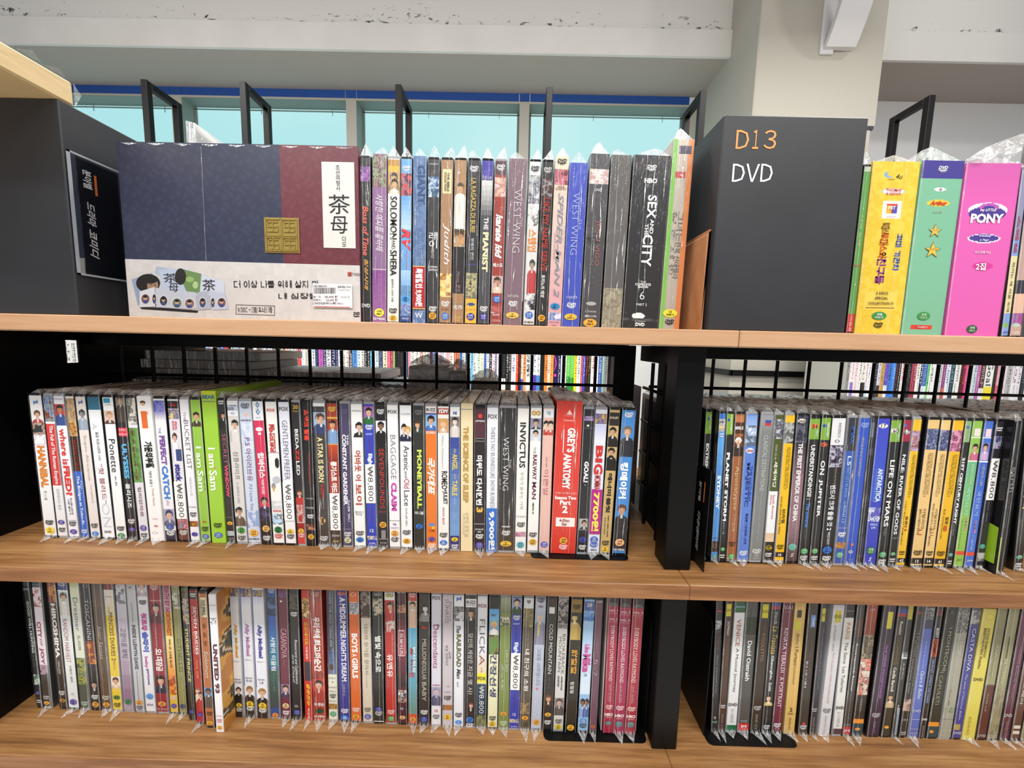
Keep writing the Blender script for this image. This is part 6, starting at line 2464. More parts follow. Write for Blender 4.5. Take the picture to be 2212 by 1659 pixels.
def build_disc(r):
    e = r['e']; z0, H = r['z0'], r['H']
    bx = (e[0]+e[1])/2; tx = (e[2]+e[3])/2
    ang = math.atan2(tx-bx, .19); w = max(.0085, min(e[1]-e[0], e[3]-e[2], ((e[1]-e[0])+(e[3]-e[2]))/2)-.0003)
    words = ' '.join(str(i[-1]) for i in r['it'] if i[0] == 't')
    box = r['case'] == 'b'
    nm = 'dvd_case' if r['case'] in 'kc' else ('dvd_slipcase' if w < .030 else 'dvd_box_set')
    lift = w/2*abs(math.sin(ang))+.0003
    for (lo, hi, zz) in ((.0262, .149, ZM), (.2262, .344, ZM), (.0492, .1822, ZB), (.2605, .376, ZB)):
        if z0 == zz and lo-.008 < bx < hi+.0085: lift += .0012
    if 'boxed trio' in r['look']: lift += .0012
    root = empty(nm, (bx, r['Y'], z0+lift), (0, ang, 0))
    side = ROWS[r['row']][2]
    lab = r['look']+', '+ordinal(r['k'])+' from left on '+side
    if len(lab.split()) > 16: lab = r['look']+', '+ordinal(r['k'])+' on '+side
    if len(lab.split()) > 16: lab = ' '.join(r['look'].split()[:16-len((ordinal(r['k'])+' on '+side).split())])+', '+ordinal(r['k'])+' on '+side
    tag(root, lab, 'dvd' if r['case'] in 'kcw' else 'dvd', 'dvds on the '+side)
    seed = int(abs(bx)*9973)+r['k']*31
    R = random.Random(seed)
    a, b_, yt, cc, d, yb = r['q']
    vv = lambda y: H*(1-(y-yt)/(yb-yt))                     # photo row -> height on the case
    hw = w/2; ch = .0011
    # the case itself
    body = MB(); colr = {'k': hx('121214'), 'c': hx('9c9ea2'), 'w': hx('e8e6e4'), 'b': hx(r['bg'])}[r['case']]
    if r['case'] == 'c': dep_c = hx('3a3b3d')
    else: dep_c = colr
    D = .134 if r['case'] in 'kc' else (.14 if w > .02 else .136)
    pr = [(-hw, ch), (-hw+ch*.35, ch*.35), (-hw+ch, 0), (hw-ch, 0), (hw-ch*.35, ch*.35), (hw, ch)] if not box else [(-hw, 0), (hw, 0)]
    n0 = len(pr); pts = pr+[(hw, D), (-hw, D)]; n = len(pts); tp = .0009
    body.v = [(x, y, 0) for x, y in pts]+[(x, y, H-tp) for x, y in pts]+[(x*.93, tp*.8+y*.985, H) for x, y in pts]
    for i in range(n):
        j = (i+1) % n; cl = colr if i < n0-1 else dep_c
        body.f.append((i, j, n+j, n+i)); body.c.append(cl)
        body.f.append((n+i, n+j, 2*n+j, 2*n+i)); body.c.append(cl)
    body.f.append(tuple(range(2*n, 3*n))); body.c.append(dep_c); body.f.append(tuple(range(n))[::-1]); body.c.append(dep_c)
    if not box:                                             # opening groove of the two shells along the top
        body.box((-.0005, .004, H), (.0005, D-.004, H+.0007), lerp(dep_c, (.6, .6, .6), .25))
    body.build('case', M['case'], root)
    # printed sleeve
    m_ = .0032 if r['case'] in 'kc' else .0004
    sw = hw-(.0005 if not box else .0001); zt, zb = H-m_, m_
    if r['case'] == 'w': zt, zb = H-.0006, .0006
    y_top = yt+(yb-yt)*(H-zt)/H; y_bot = yt+(yb-yt)*(H-zb)/H
    r['pp'] = (yb-yt)*(2*sw)/H; r['pw'] = 2*sw
    pict = [(i[1], i[2]) for i in r['it'] if i[0] in 'np']+[(i[1]-i[4]*.52, i[1]+i[4]*.52) for i in r['it'] if i[0] == 'e']
    cuts = {y_top, y_bot}; uc = {0., 1.}
    for i in r['it']:
        if i[0] in 'rgnp': cuts |= {i[1], i[2]}
        if i[0] == 'r': uc |= {i[4], i[5]}
        if i[0] == 'g': uc |= {i[5], i[6]}; cuts |= {i[1]+(i[2]-i[1])*k/7 for k in range(1, 7)}
        if i[0] == 'e': cuts |= {i[1]-i[4]*.52, i[1]+i[4]*.52}
    cuts = sorted(c for c in cuts if y_top <= c <= y_bot)
    sl = MB(); step = .00074 if w < .03 else .0011
    fy_ = -.0004
    for ya, yb2 in zip(cuts, cuts[1:]):
        if yb2-ya < .3: continue
        ym = (ya+yb2)/2; dense = any(p <= ym <= q for p, q in pict)
        if dense:
            nx = max(6, round(2*sw/step)); ny = max(1, round((yb2-ya)/(yb-yt)*H/step)); us = [k/nx for k in range(nx+1)]
        else: ny = 1; us = sorted(uc)
        ys = [ya+(yb2-ya)*k/ny for k in range(ny+1)]
        base = len(sl.v)
        for yy in ys:
            z = vv(yy)
            for u in us: sl.v.append((-sw+2*sw*u, fy_, z))
        m = len(us)
        for j in range(ny):
            for i in range(m-1):
                sl.f.append((base+(j+1)*m+i, base+(j+1)*m+i+1, base+j*m+i+1, base+j*m+i))
                sl.c.append(paint(r, (us[i]+us[i+1])/2, (ys[j]+ys[j+1])/2, seed))
    sl.build('sleeve', M['print_wrapped'] if r['wrap'] == 2 else M['print'], root)
    # lettering, rating badge, price sticker
    small = MB(); titles = []; Wd = 2*sw
    def horiz(mb, t, fl, zc, hgt, col, xc=0, y=-.0008, wmax=.86):
        asp = text_aspect(t, fl); wd = hgt*asp
        if wd > Wd*wmax: wd = Wd*wmax; hgt = max(hgt*.5, min(hgt, wd/asp*1.25))
        put_text(mb, t, fl, (xc-wd/2, y, zc-hgt/2), (1, 0, 0), (0, 0, 1), wd, hgt, col)
    for i in r['it']:
        k = i[0]
        if k == 't':
            za, zb_ = vv(i[1]), vv(i[2]); xc = -sw+Wd*i[4]; th = Wd*i[5]; lt = small
            if i[5] >= .3: lt = MB(); titles.append(lt)
            if 's' in i[6]: put_text(lt, i[7], i[6], (xc-th/2, -.0008, zb_), (1, 0, 0), (0, 0, 1), th, za-zb_, hx(i[3]))
            else: put_text(lt, i[7], i[6], (xc-th/2, -.0008, za), (0, 0, -1), (1, 0, 0), za-zb_, th, hx(i[3]))
        elif k == 'h': horiz(small, i[5], i[4], vv(i[1]), i[2]*.00062, hx(i[3]), y=-.0008-.00003*r['it'].index(i))
        elif k == 'D':
            lg = MB(); c = hx(i[2]); z = vv(i[1]); ww = min(.0105, Wd*.74); horiz(lg, 'DVD', 'Bi', z+.0012, ww*.36, c, wmax=.76)
            lg.disc((0, z-.0016), ww/2, .0006, -.0008, c, 12)
            if w > .012: put_text(lg, 'VIDEO', 'b', (-ww*.3, -.0008, z-.0036), (1, 0, 0), (0, 0, 1), ww*.6, .0011, c)
            tag(lg.build('format_logo', M['print'], root), kind='stuff')
        elif k == 'd':
            bd = MB(); rx = Wd*(.36 if not i[5] else i[5]); rx = min(rx, .0085); rz = min(rx, .0052)*(.92 if R.random() < .6 else .72); z = vv(i[1])
            bd.disc((0, z), rx, rz, -.0009, hx(i[2]))
            tc_ = hx(i[3]); asp = text_aspect(i[4], 'b'); hh = rz*.62; wd = min(rx*1.3, hh*asp)
            put_text(bd, i[4], 'b', (-wd/2, -.0011, z+rz*.02), (1, 0, 0), (0, 0, 1), wd, hh, tc_)
            put_text(bd, '관람가', 'bj', (-rx*.55, -.0011, z-rz*.56), (1, 0, 0), (0, 0, 1), rx*1.1, rz*.4, tc_)
            bd.build('rating_badge', M['print'], root)
        elif k == 'S':
            st = MB(); za, zb_ = vv(i[1]), vv(i[2]); xs = .97
            st.box((-sw*xs, -.0014, zb_), (sw*xs, -.0009, za), hx(i[3]))
            o_ = st.build('price_sticker', M['print'], root)
            tx_ = MB(); won = i[6][0] == '₩'; fl = 'n' if won else 'B'
            pad = (za-zb_)*(.05 if won else .06)
            put_text(tx_, i[6], fl, (-sw*.62, -.0017, za-pad), (0, 0, -1), (1, 0, 0), za-zb_-2*pad, sw*1.24, hx(i[5]))
            if i[4] != '-':
                for (z1, z2) in ((za, za-.0012), (zb_+.0012, zb_)): tx_.quad((-sw*xs, -.0016, z2), (sw*xs, -.0016, z2), (sw*xs, -.0016, z1), (-sw*xs, -.0016, z1), hx(i[4]))
            tx_.build('price_lettering', M['print'], o_)
    for lt in titles: tag(lt.build('title', M['print'], root), kind='stuff')
    if small.f: tag(small.build('small_print', M['print'], root), kind='stuff')
    # clear film: seam, edge strips, ear above the top, crumpled tail below, ridge along the top
    if r['wrap']:
        fm = MB(); y = -.0018
        s0 = R.uniform(-.25, .25)*w
        if r['wrap'] == 2 or R.random() < .45:
            fm.quad((s0-.0003, y, .001), (s0+.0003, y, .001), (s0+.0003, y-.0006, H*.5), (s0-.0003, y-.0006, H*.5))
            fm.quad((s0-.0003, y-.0006, H*.5), (s0+.0003, y-.0006, H*.5), (s0+.0003, y, H-.001), (s0-.0003, y, H-.001))
        for sx in (-1, 1):
            fm.quad((sx*hw, y+.001, .0005), (sx*(hw-.0008), y, .0005), (sx*(hw-.0008), y, H), (sx*hw, y+.001, H))
        eh = R.uniform(.004, .009) if r['row'] in 'MRBQ' else R.uniform(.008, .016)
        if r['row'] in 'BQ': eh *= .6
        if H > .2: eh *= 1.3
        px_ = R.uniform(-.55, .55)*hw; kx = R.uniform(.25, .6)*hw; ty = R.uniform(.004, .012)
        p1, p2, p3 = (px_-kx, ty, H+eh*.82), (px_, ty*.6, H+eh), (px_+kx, ty, H+eh*.8)
        lo_, hi_ = (-hw, .0002, H-.0015), (hw, .0002, H-.0015)
        fm.tri(lo_, p2, p1); fm.tri(lo_, hi_, p2); fm.tri(hi_, p3, p2)
        bk = (0, D*.35, H+.0022)
        fm.tri(p1, p2, bk); fm.tri(p2, p3, bk); fm.tri(lo_, p1, (-hw, D*.3, H+.0006)); fm.tri(p3, hi_, (hw, D*.3, H+.0006))
        fm.build('film_wrap', M['film'], root)
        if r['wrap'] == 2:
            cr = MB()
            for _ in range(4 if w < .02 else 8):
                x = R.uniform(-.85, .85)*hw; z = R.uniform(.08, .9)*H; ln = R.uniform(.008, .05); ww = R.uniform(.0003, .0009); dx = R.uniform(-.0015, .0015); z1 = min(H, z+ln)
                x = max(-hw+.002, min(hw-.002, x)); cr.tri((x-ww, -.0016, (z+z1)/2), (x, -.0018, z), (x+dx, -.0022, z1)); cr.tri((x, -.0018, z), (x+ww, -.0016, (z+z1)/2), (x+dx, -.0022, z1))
            tag(cr.build('film_glint', M['film_glint'], root), kind='stuff')
        tpm = MB(); q0 = -hw*.92; 
        for sgm in range(6):
            ya, yb3 = D*(.06+.155*sgm), D*(.06+.155*(sgm+1)); za, zb3 = .0016+.0016*R.random(), .0016+.0016*R.random(); xk = R.uniform(-.4, .4)*hw
            tpm.quad((-hw*.95, ya, H+.0009), (xk, ya, H+za), (xk, yb3, H+zb3), (-hw*.95, yb3, H+.0009))
            tpm.quad((xk, ya, H+za), (hw*.95, ya, H+.0009), (hw*.95, yb3, H+.0009), (xk, yb3, H+zb3))
        tpm.build('film_top', M['film_top'], root)
        if r['row'] in 'MRBQ' and R.random() < .62:
            tl = MB(); L0 = R.uniform(.009, .017); tipx = R.uniform(-.8, .8)*hw; zb0 = .0002
            prev = (-hw*.9, -.0012, .002)
            pts_ = [(-hw*.9, -.0012, .0022), (-hw*.4, -L0*.3, .0016+.002*R.random()), (0, -L0*.15, .003), (hw*.4, -L0*.35, .0012+.002*R.random()), (hw*.9, -.0012, .0022)]
            tip = (tipx, -L0, .0005)
            for pa, pb in zip(pts_, pts_[1:]): tl.tri(pa, pb, tip)
            for pa, pb in zip(pts_, pts_[1:]): tl.tri(pa, pb, ((pa[0]+pb[0])/2, -.0006, .0065))
            tl.build('film_tail', M['film_tail'], root)
    if 'earth' in words:
        art = MB(); f_ = -hw-.0003; art.quad((f_, .055, .012), (f_, .002, .012), (f_, .002, .058), (f_, .055, .070), hx('98c42c')); art.quad((f_-.0002, .030, .016), (f_-.0002, .012, .016), (f_-.0002, .012, .052), (f_-.0002, .030, .054), hx('d8dcd0')); art.build('side_label', M['print'], root)
    if nm == 'dvd_slipcase' and 'UNITED 93' in words:
        art = MB(); nx, ny = 30, 60; cs = ['c8833a', 'e0a850', '5a4a34', 'd8c8b0', '8a6a3c', '3a4438']
        for i in range(nx):
            for j in range(ny):
                ya, yb4 = D*i/nx, D*(i+1)/nx; za, zb4 = H*j/ny, H*(j+1)/ny
                f = vnoise(i*.10+j*.07, j*.09-i*.05, 5)*.8+vnoise(i*.4+j*.2, j*.3, 8)*.2; f = max(0, min(.999, (f-.2)/.6))*6
                art.quad((hw+.0002, ya, za), (hw+.0002, yb4, za), (hw+.0002, yb4, zb4), (hw+.0002, ya, zb4), hx(cs[int(f)]))
        art.build('side_print', M['print'], root)
    return root
for r in RECS: build_disc(r)

# ------------------------------------------------------------------ the wide drama box set at the left end of the top shelf
YB = .052
def P2(u, v): q = onY(u, v, YB); return float(q[0]), float(q[2])
for t in ('茶', '母'): text_request(t, '')
for t in ('조선여형사', '다모'): text_request(t, 's')
for t in ('더 이상 나를 위해 살지 마', '내 심장을', '8 DISC + 대형 포스터 3종', 'BITWIN', 'U824116644', '평택점 D12', '정 가 :', '130,000 원', '판매가 :', '26,600 원', '다모한정판박스세트-disc)', '23-12-13', '드라마/코미디'):
    text_request(t, 'j')
text_make()
xl, zl = P2(281, 678); xr, _ = P2(780, 691); zt = P2(520, 311)[1]
cxb = (xl+xr)/2; hwb = (xr-xl)/2-.0004
bigbox = empty('dvd_box_set', (cxb, YB, .0003))
tag(bigbox, 'wide navy and maroon box set with white band and gold seal, left top shelf', 'dvd', 'dvds on the left top shelf')
LO = Vector((-cxb, -YB, -.0003))
mb = MB(); nv, mr_ = hx('2b2f45'), hx('622a35')
xm = P2(607, 450)[0]; zw0, zw1 = P2(274, 564)[1], P2(778, 578)[1]
mb.box((xl, YB, 0), (xm, YB+.11, zt), nv); mb.box((xm, YB, 0), (xr, YB+.11, zt), mr_)
mb.build('box_body', M['case'], bigbox, loc=LO)
mb = MB(); nx, nz = 120, 70
for i in range(nx):
    for j in range(nz):
        xa, xb_ = xl+(xr-xl)*i/nx, xl+(xr-xl)*(i+1)/nx; zb_ = (zw0+zw1)/2-.004
        za, zc = zb_+(zt-zb_)*j/nz, zb_+(zt-zb_)*(j+1)/nz; x = (xa+xb_)/2; z = (za+zc)/2
        f = math.sin(x*420+math.sin(z*300)*1.2)*math.sin(z*420+math.sin(x*300)*1.2)
        c = lerp(nv, hx('363b52'), .5+.5*f if f > .1 else .25) if x < xm else lerp(mr_, hx('703540'), .5+.5*f if f > .1 else .25)
        mb.quad((xa, YB-.0004, za), (xb_, YB-.0004, za), (xb_, YB-.0004, zc), (xa, YB-.0004, zc), c)
mb.build('cover_print', M['print'], bigbox, loc=LO)
mb = MB()                                       # pale paper band around the foot
for i in range(60):
    for j in range(14):
        a, b_ = i/60, (i+1)/60; z1 = lambda t: (zw0+(zw1-zw0)*t); f0, f1 = j/14, (j+1)/14
        xa, xb_ = xl+(xr-xl)*a, xl+(xr-xl)*b_; c = lerp(hx('c6c2c0'), hx('d2cecc'), vnoise(i*.9, j*.9, 3))
        mb.quad((xa, YB-.0009, .0022+z1(a)*f0), (xb_, YB-.0009, .0022+z1(b_)*f0), (xb_, YB-.0009, .0022+z1(b_)*f1), (xa, YB-.0009, .0022+z1(a)*f1), c)
mb.build('paper_band', M['print'], bigbox, loc=LO)
def poly(mb, pts, col, dy):
    n = len(mb.v); mb.v += [(P2(u, v)[0], YB-dy, P2(u, v)[1]) for u, v in pts]; mb.f.append(tuple(range(n, n+len(pts)))[::-1]); mb.c.append(hx(col))
def ell(mb, u, v, ru, rv, col, dy, n=16): poly(mb, [(u+ru*math.cos(2*math.pi*k/n), v+rv*math.sin(2*math.pi*k/n)) for k in range(n)], col, dy)
def ptext(mb, t, fl, u0, v0, u1, v1, col, dy):
    a, b_, c = P2(u0, v1), P2(u1, v1), P2(u0, v0)
    put_text(mb, t, fl, (a[0], YB-dy, a[1]), (1, 0, (b_[1]-a[1])/(b_[0]-a[0])), (0, 0, 1), b_[0]-a[0], c[1]-a[1], hx(col))
mb = MB()
poly(mb, [(286, 604), (330, 590), (348, 640), (300, 660)], '8f9cb8', .0011)
poly(mb, [(336, 590), (340, 575), (420, 592), (400, 630)], 'a8b4c8', .0011)
poly(mb, [(393, 578), (486, 610), (486, 640), (400, 640)], 'c4ccdc', .0012)
poly(mb, [(390, 580), (437, 592), (433, 634), (402, 634)], '6a8a54', .00125)
ell(mb, 412, 604, 9, 6, '8fb06a', .0013); ell(mb, 424, 616, 6, 8, 'a9c48a', .0013)
poly(mb, [(345, 584), (382, 580), (405, 630), (352, 628)], 'b4c0d6', .0013)
ell(mb, 392, 598, 12, 18, '2a2624', .00135)
ell(mb, 322, 612, 26, 20, '1e1a18', .0013); ell(mb, 332, 617, 12, 15, '9a7a62', .00135); ell(mb, 326, 604, 18, 9, '1e1a18', .0014)
ell(mb, 329, 615, 1.6, 1.2, '2a1c18', .0014); ell(mb, 337, 616, 1.6, 1.2, '2a1c18', .0014)
for pl, col in (([(304, 630), (336, 620), (340, 662), (304, 664)], 'ccd0d8'), ([(338, 622), (426, 632), (428, 668), (338, 664)], 'bcc2ce'), ([(428, 632), (452, 628), (458, 668), (430, 670)], 'aab0c0'), ([(454, 628), (488, 634), (496, 668), (462, 670)], 'b8bfd4')):
    poly(mb, pl, col, .0014)
poly(mb, [(304, 664), (340, 664), (430, 671), (428, 676), (308, 668)], '1c1a1c', .0011)
for u, v, ru, cols in ((317, 646, 9, '7a5a54'), (336, 646, 4, '4a4444'), (356, 650, 8, '3a3432'), (385, 655, 10, '6a7a6c'), (412, 656, 10, '8a6a64'), (440, 654, 7, '4a4a5a'), (462, 654, 4, '5a5454'), (481, 654, 9, '7a5a54')):
    ell(mb, u, v, ru*1.15, 12, 'e4e4e8', .0016); ell(mb, u, v, ru, 10.5, cols, .0017)
    ell(mb, u, v-2, ru*.45, 4.5, 'c8a48c', .0018); ell(mb, u, v-5, ru*.5, 3, '1c1816', .0019); ell(mb, u, v+6, ru*.55, 3.5, '3a4a8a', .0018)
tag(mb.build('printed_picture', M['print'], bigbox, loc=LO), kind='stuff')
mb = MB()
ptext(mb, '茶', '', 356, 591, 388, 611, '2a2c34', .0016); ptext(mb, '母', '', 368, 612, 388, 631, '2a2c34', .0016); ptext(mb, '茶', '', 440, 604, 468, 628, '2a2c34', .0016)
ptext(mb, '더 이상 나를 위해 살지 마', 'j', 507, 606, 690, 622, '242426', .0013)
ptext(mb, '내 심장을', 'j', 603, 633, 688, 646, '242426', .0013)
ptext(mb, '8 DISC + 대형 포스터 3종', 'j', 516, 663, 590, 676, '3a3a3c', .0013)
for a in ([(511, 658), (595, 660.5), (595, 661.5), (511, 659)], [(511, 678), (595, 680.5), (595, 681.5), (511, 679)], [(511, 658), (512, 658), (512, 679), (511, 679)], [(594, 660.5), (595, 660.5), (595, 681.5), (594, 681.5)]): poly(mb, a, '3a3a3c', .0013)
poly(mb, [(752, 588), (760, 588), (760, 597), (752, 597)], 'c0473a', .0013); ptext(mb, 'BITWIN', 'j', 756, 590, 778, 597, '55484a', .0014)
ptext(mb, 'DVD', 'Bi', 764, 674, 778, 681, '2a2a2c', .0013); ell(mb, 771, 683.5, 7, 1.2, '2a2a2c', .0013)
tag(mb.build('band_lettering', M['print'], bigbox, loc=LO), kind='stuff')
# white title label with brush characters
mb = MB(); a, b_ = P2(695, 350), P2(769, 537); mb.box((a[0], YB-.0009, b_[1]), (b_[0], YB-.0005, a[1]), hx('d9d6d2'))
lab = mb.build('title_label', M['print'], bigbox, loc=LO)
mb = MB(); ptext(mb, '조선여형사', 's', 727, 358, 736, 413, '333', .0012); ptext(mb, '茶', '', 711, 421, 757, 463, '1e1e1e', .0012)
ptext(mb, '母', '', 716, 468, 752, 505, '1e1e1e', .0012); ptext(mb, '다모', 's', 740, 511, 749, 533, '333', .0012)
tag(mb.build('label_lettering', M['print'], lab), kind='stuff')
# embossed gold seal
M['gold'] = mat('dull_gold_relief', hx('a8924e'), .38, .55)
mb = MB(); a, b_ = P2(571, 470), P2(649, 548); W_, H_ = b_[0]-a[0], a[1]-b_[1]
mb.box((a[0], YB-.0016, b_[1]), (b_[0], YB-.0004, a[1]), ch=.0004)
seal = mb.build('gold_seal', M['gold'], bigbox, loc=LO)
mb = MB()
def rib(u0, v0, u1, v1): mb.box((a[0]+W_*u0, YB-.0026, a[1]-H_*v1), (a[0]+W_*u1, YB-.0014, a[1]-H_*v0), ch=.0003)
t_ = .035
for u in (.04, .46, .5, .92): rib(u, .04, u+t_, .96)
for v in (.04, .50, .55, .92): rib(.04, v, .96, v+t_)
for ox in (.11, .58):
    for oy in (.12, .62):
        rib(ox, oy, ox+.30, oy+t_); rib(ox, oy+.13, ox+.30, oy+.13+t_); rib(ox+.13, oy-.04, ox+.13+t_, oy+.30); rib(ox, oy+.26, ox+.30, oy+.26+t_)
        rib(ox, oy, ox+t_, oy+.14); rib(ox+.27, oy+.12, ox+.27+t_, oy+.28)
tag(mb.build('seal_relief', M['gold'], seal), kind='stuff')
# shop price sticker with barcode
mb = MB(); pts = [P2(677, 613), P2(762, 617), P2(763, 667), P2(677, 664)]
xs0, xs1 = pts[0][0], pts[1][0]; zs1, zs0 = pts[0][1], pts[3][1]
mb.box((xs0, YB-.0024, zs0), (xs1, YB-.0020, zs1), hx('eeecef')); st = mb.build('price_sticker', M['print'], bigbox, loc=LO)
mb = MB(); R_ = random.Random(4)
u = 680.0
while u < 727:
    w_ = R_.choice((.5, .8, 1.3)); poly(mb, [(u, 622), (u+w_, 622), (u+w_, 635), (u, 635)], '222', .0027); u += w_+R_.choice((.6, .9, 1.4))
for t, u0, v0, u1, v1, c in (('U824116644', 679, 616, 708, 621, '444'), ('평택점 D12', 732, 618, 760, 623, '222'), ('드라마/코미디', 732, 625, 759, 629, 'aaa'), ('정 가 :', 679, 639, 699, 644, '333'), ('130,000 원', 704, 639, 731, 645, '222'), ('23-12-13', 738, 640, 757, 644, '888'),
                             ('판매가 :', 679, 646, 698, 651, '333'), ('26,600 원', 707, 646, 731, 652, '222'), ('다모한정판박스세트-disc)', 679, 653, 743, 659, '222')): ptext(mb, t, 'j', u0, v0, u1, v1, c, .0027)
poly(mb, [(680, 661.5), (758, 663.5), (758, 664.8), (680, 662.8)], 'c8504a', .0027)
tag(mb.build('sticker_lettering', M['print'], st), kind='stuff')
mb = MB(); a, b_ = P2(436, 318), P2(447, 566)
mb.quad((b_[0]-.0003, YB-.0012, b_[1]), (b_[0]+.0003, YB-.0012, b_[1]), (a[0]+.0003, YB-.0012, a[1]), (a[0]-.0003, YB-.0012, a[1]))
for k in range(9):
    x = xl+(xr-xl)*k/9; mb.tri((x, YB, zt), (x+.03, YB, zt), (x+.015, YB+.004, zt+.0018)); mb.tri((x, YB, zt), (x+.03, YB, zt), (x+.015, YB-.0012, zt-.004))
mb.build('film_wrap', M['film'], bigbox, loc=LO)

# open slipcase round the wine red trio, bottom shelf
tri = [r for r in RECS if 'boxed trio' in r['look']]
e0 = min(r['e'][0] for r in tri); e1 = max(r['e'][1] for r in tri); l0 = tri[1]
ang = math.atan2((l0['e'][2]+l0['e'][3]-l0['e'][0]-l0['e'][1])/2, .19)
o = empty('slipcase', ((e0+e1)/2, l0['Y']+.004, ZB+.0021), (0, ang, 0)); tag(o, 'open wine red and white slipcase holding the trio of red volumes', 'box')
h2 = (e1-e0)/2+.0011; mb = MB(); wr, wh2 = hx('a32a46'), hx('d8d0cc')
mb.box((-h2-.0012, 0, 0), (-h2, .136, .196), wh2); mb.box((h2, 0, 0), (h2+.0012, .136, .196), wh2)
mb.build('side_panels', M['print'], o)
mb = MB(); mb.box((-h2, 0, -.0006), (h2, .136, -.0001), wr); mb.box((-h2, .137, 0), (h2, .138, .196), wr); mb.build('back_and_floor', M['print'], o)

# loose film standing up over the pink box
r = [q for q in RECS if 'bright pink children' in q['look']][0]
o = empty('loose_film', ((r['e'][2]+r['e'][3])/2, r['Y'], .2)); tag(o, 'loose clear film standing up above the pink children\'s box', 'wrapping')
mb = MB(); base = Vector((-o.location.x, -o.location.y, -o.location.z))
q = lambda u, v, Y: tuple(map(float, onY(u, v, Y)))
A = [q(2086, 346, .05), q(2130, 318, .055), q(2175, 300, .06), q(2230, 282, .062), q(2300, 262, .06)]
B = [q(2086, 350, .05), q(2125, 352, .05), q(2168, 354, .05), q(2215, 357, .05), q(2300, 360, .05)]
Cc = [q(2100, 352, .16), q(2140, 332, .12), q(2180, 318, .14), q(2230, 300, .13), q(2300, 290, .15)]
for i in range(4):
    mid = tuple((A[i][k]+B[i+1][k])/2+(-.006 if k == 1 else 0) for k in range(3))
    mb.tri(B[i], B[i+1], mid); mb.tri(B[i+1], A[i+1], mid); mb.tri(A[i+1], A[i], mid); mb.tri(A[i], B[i], mid)
    mb.quad(A[i], A[i+1], Cc[i+1], Cc[i])
mb.build('film_sheet', M['film'], o, loc=base)

# ------------------------------------------------------------------ books on the bookcases beyond
BK = {'F1': (370, 735, 240/2212), 'F2': (600, 735, 240/2212), 'F3': (830, 745, 240/2212), 'F4': (1060, 745, 240/2212), 'F5': (1250, 750, 240/2212),
      'F7': (1740, 755, 240/1270), 'F8': (1972, 755, 240/1270)}
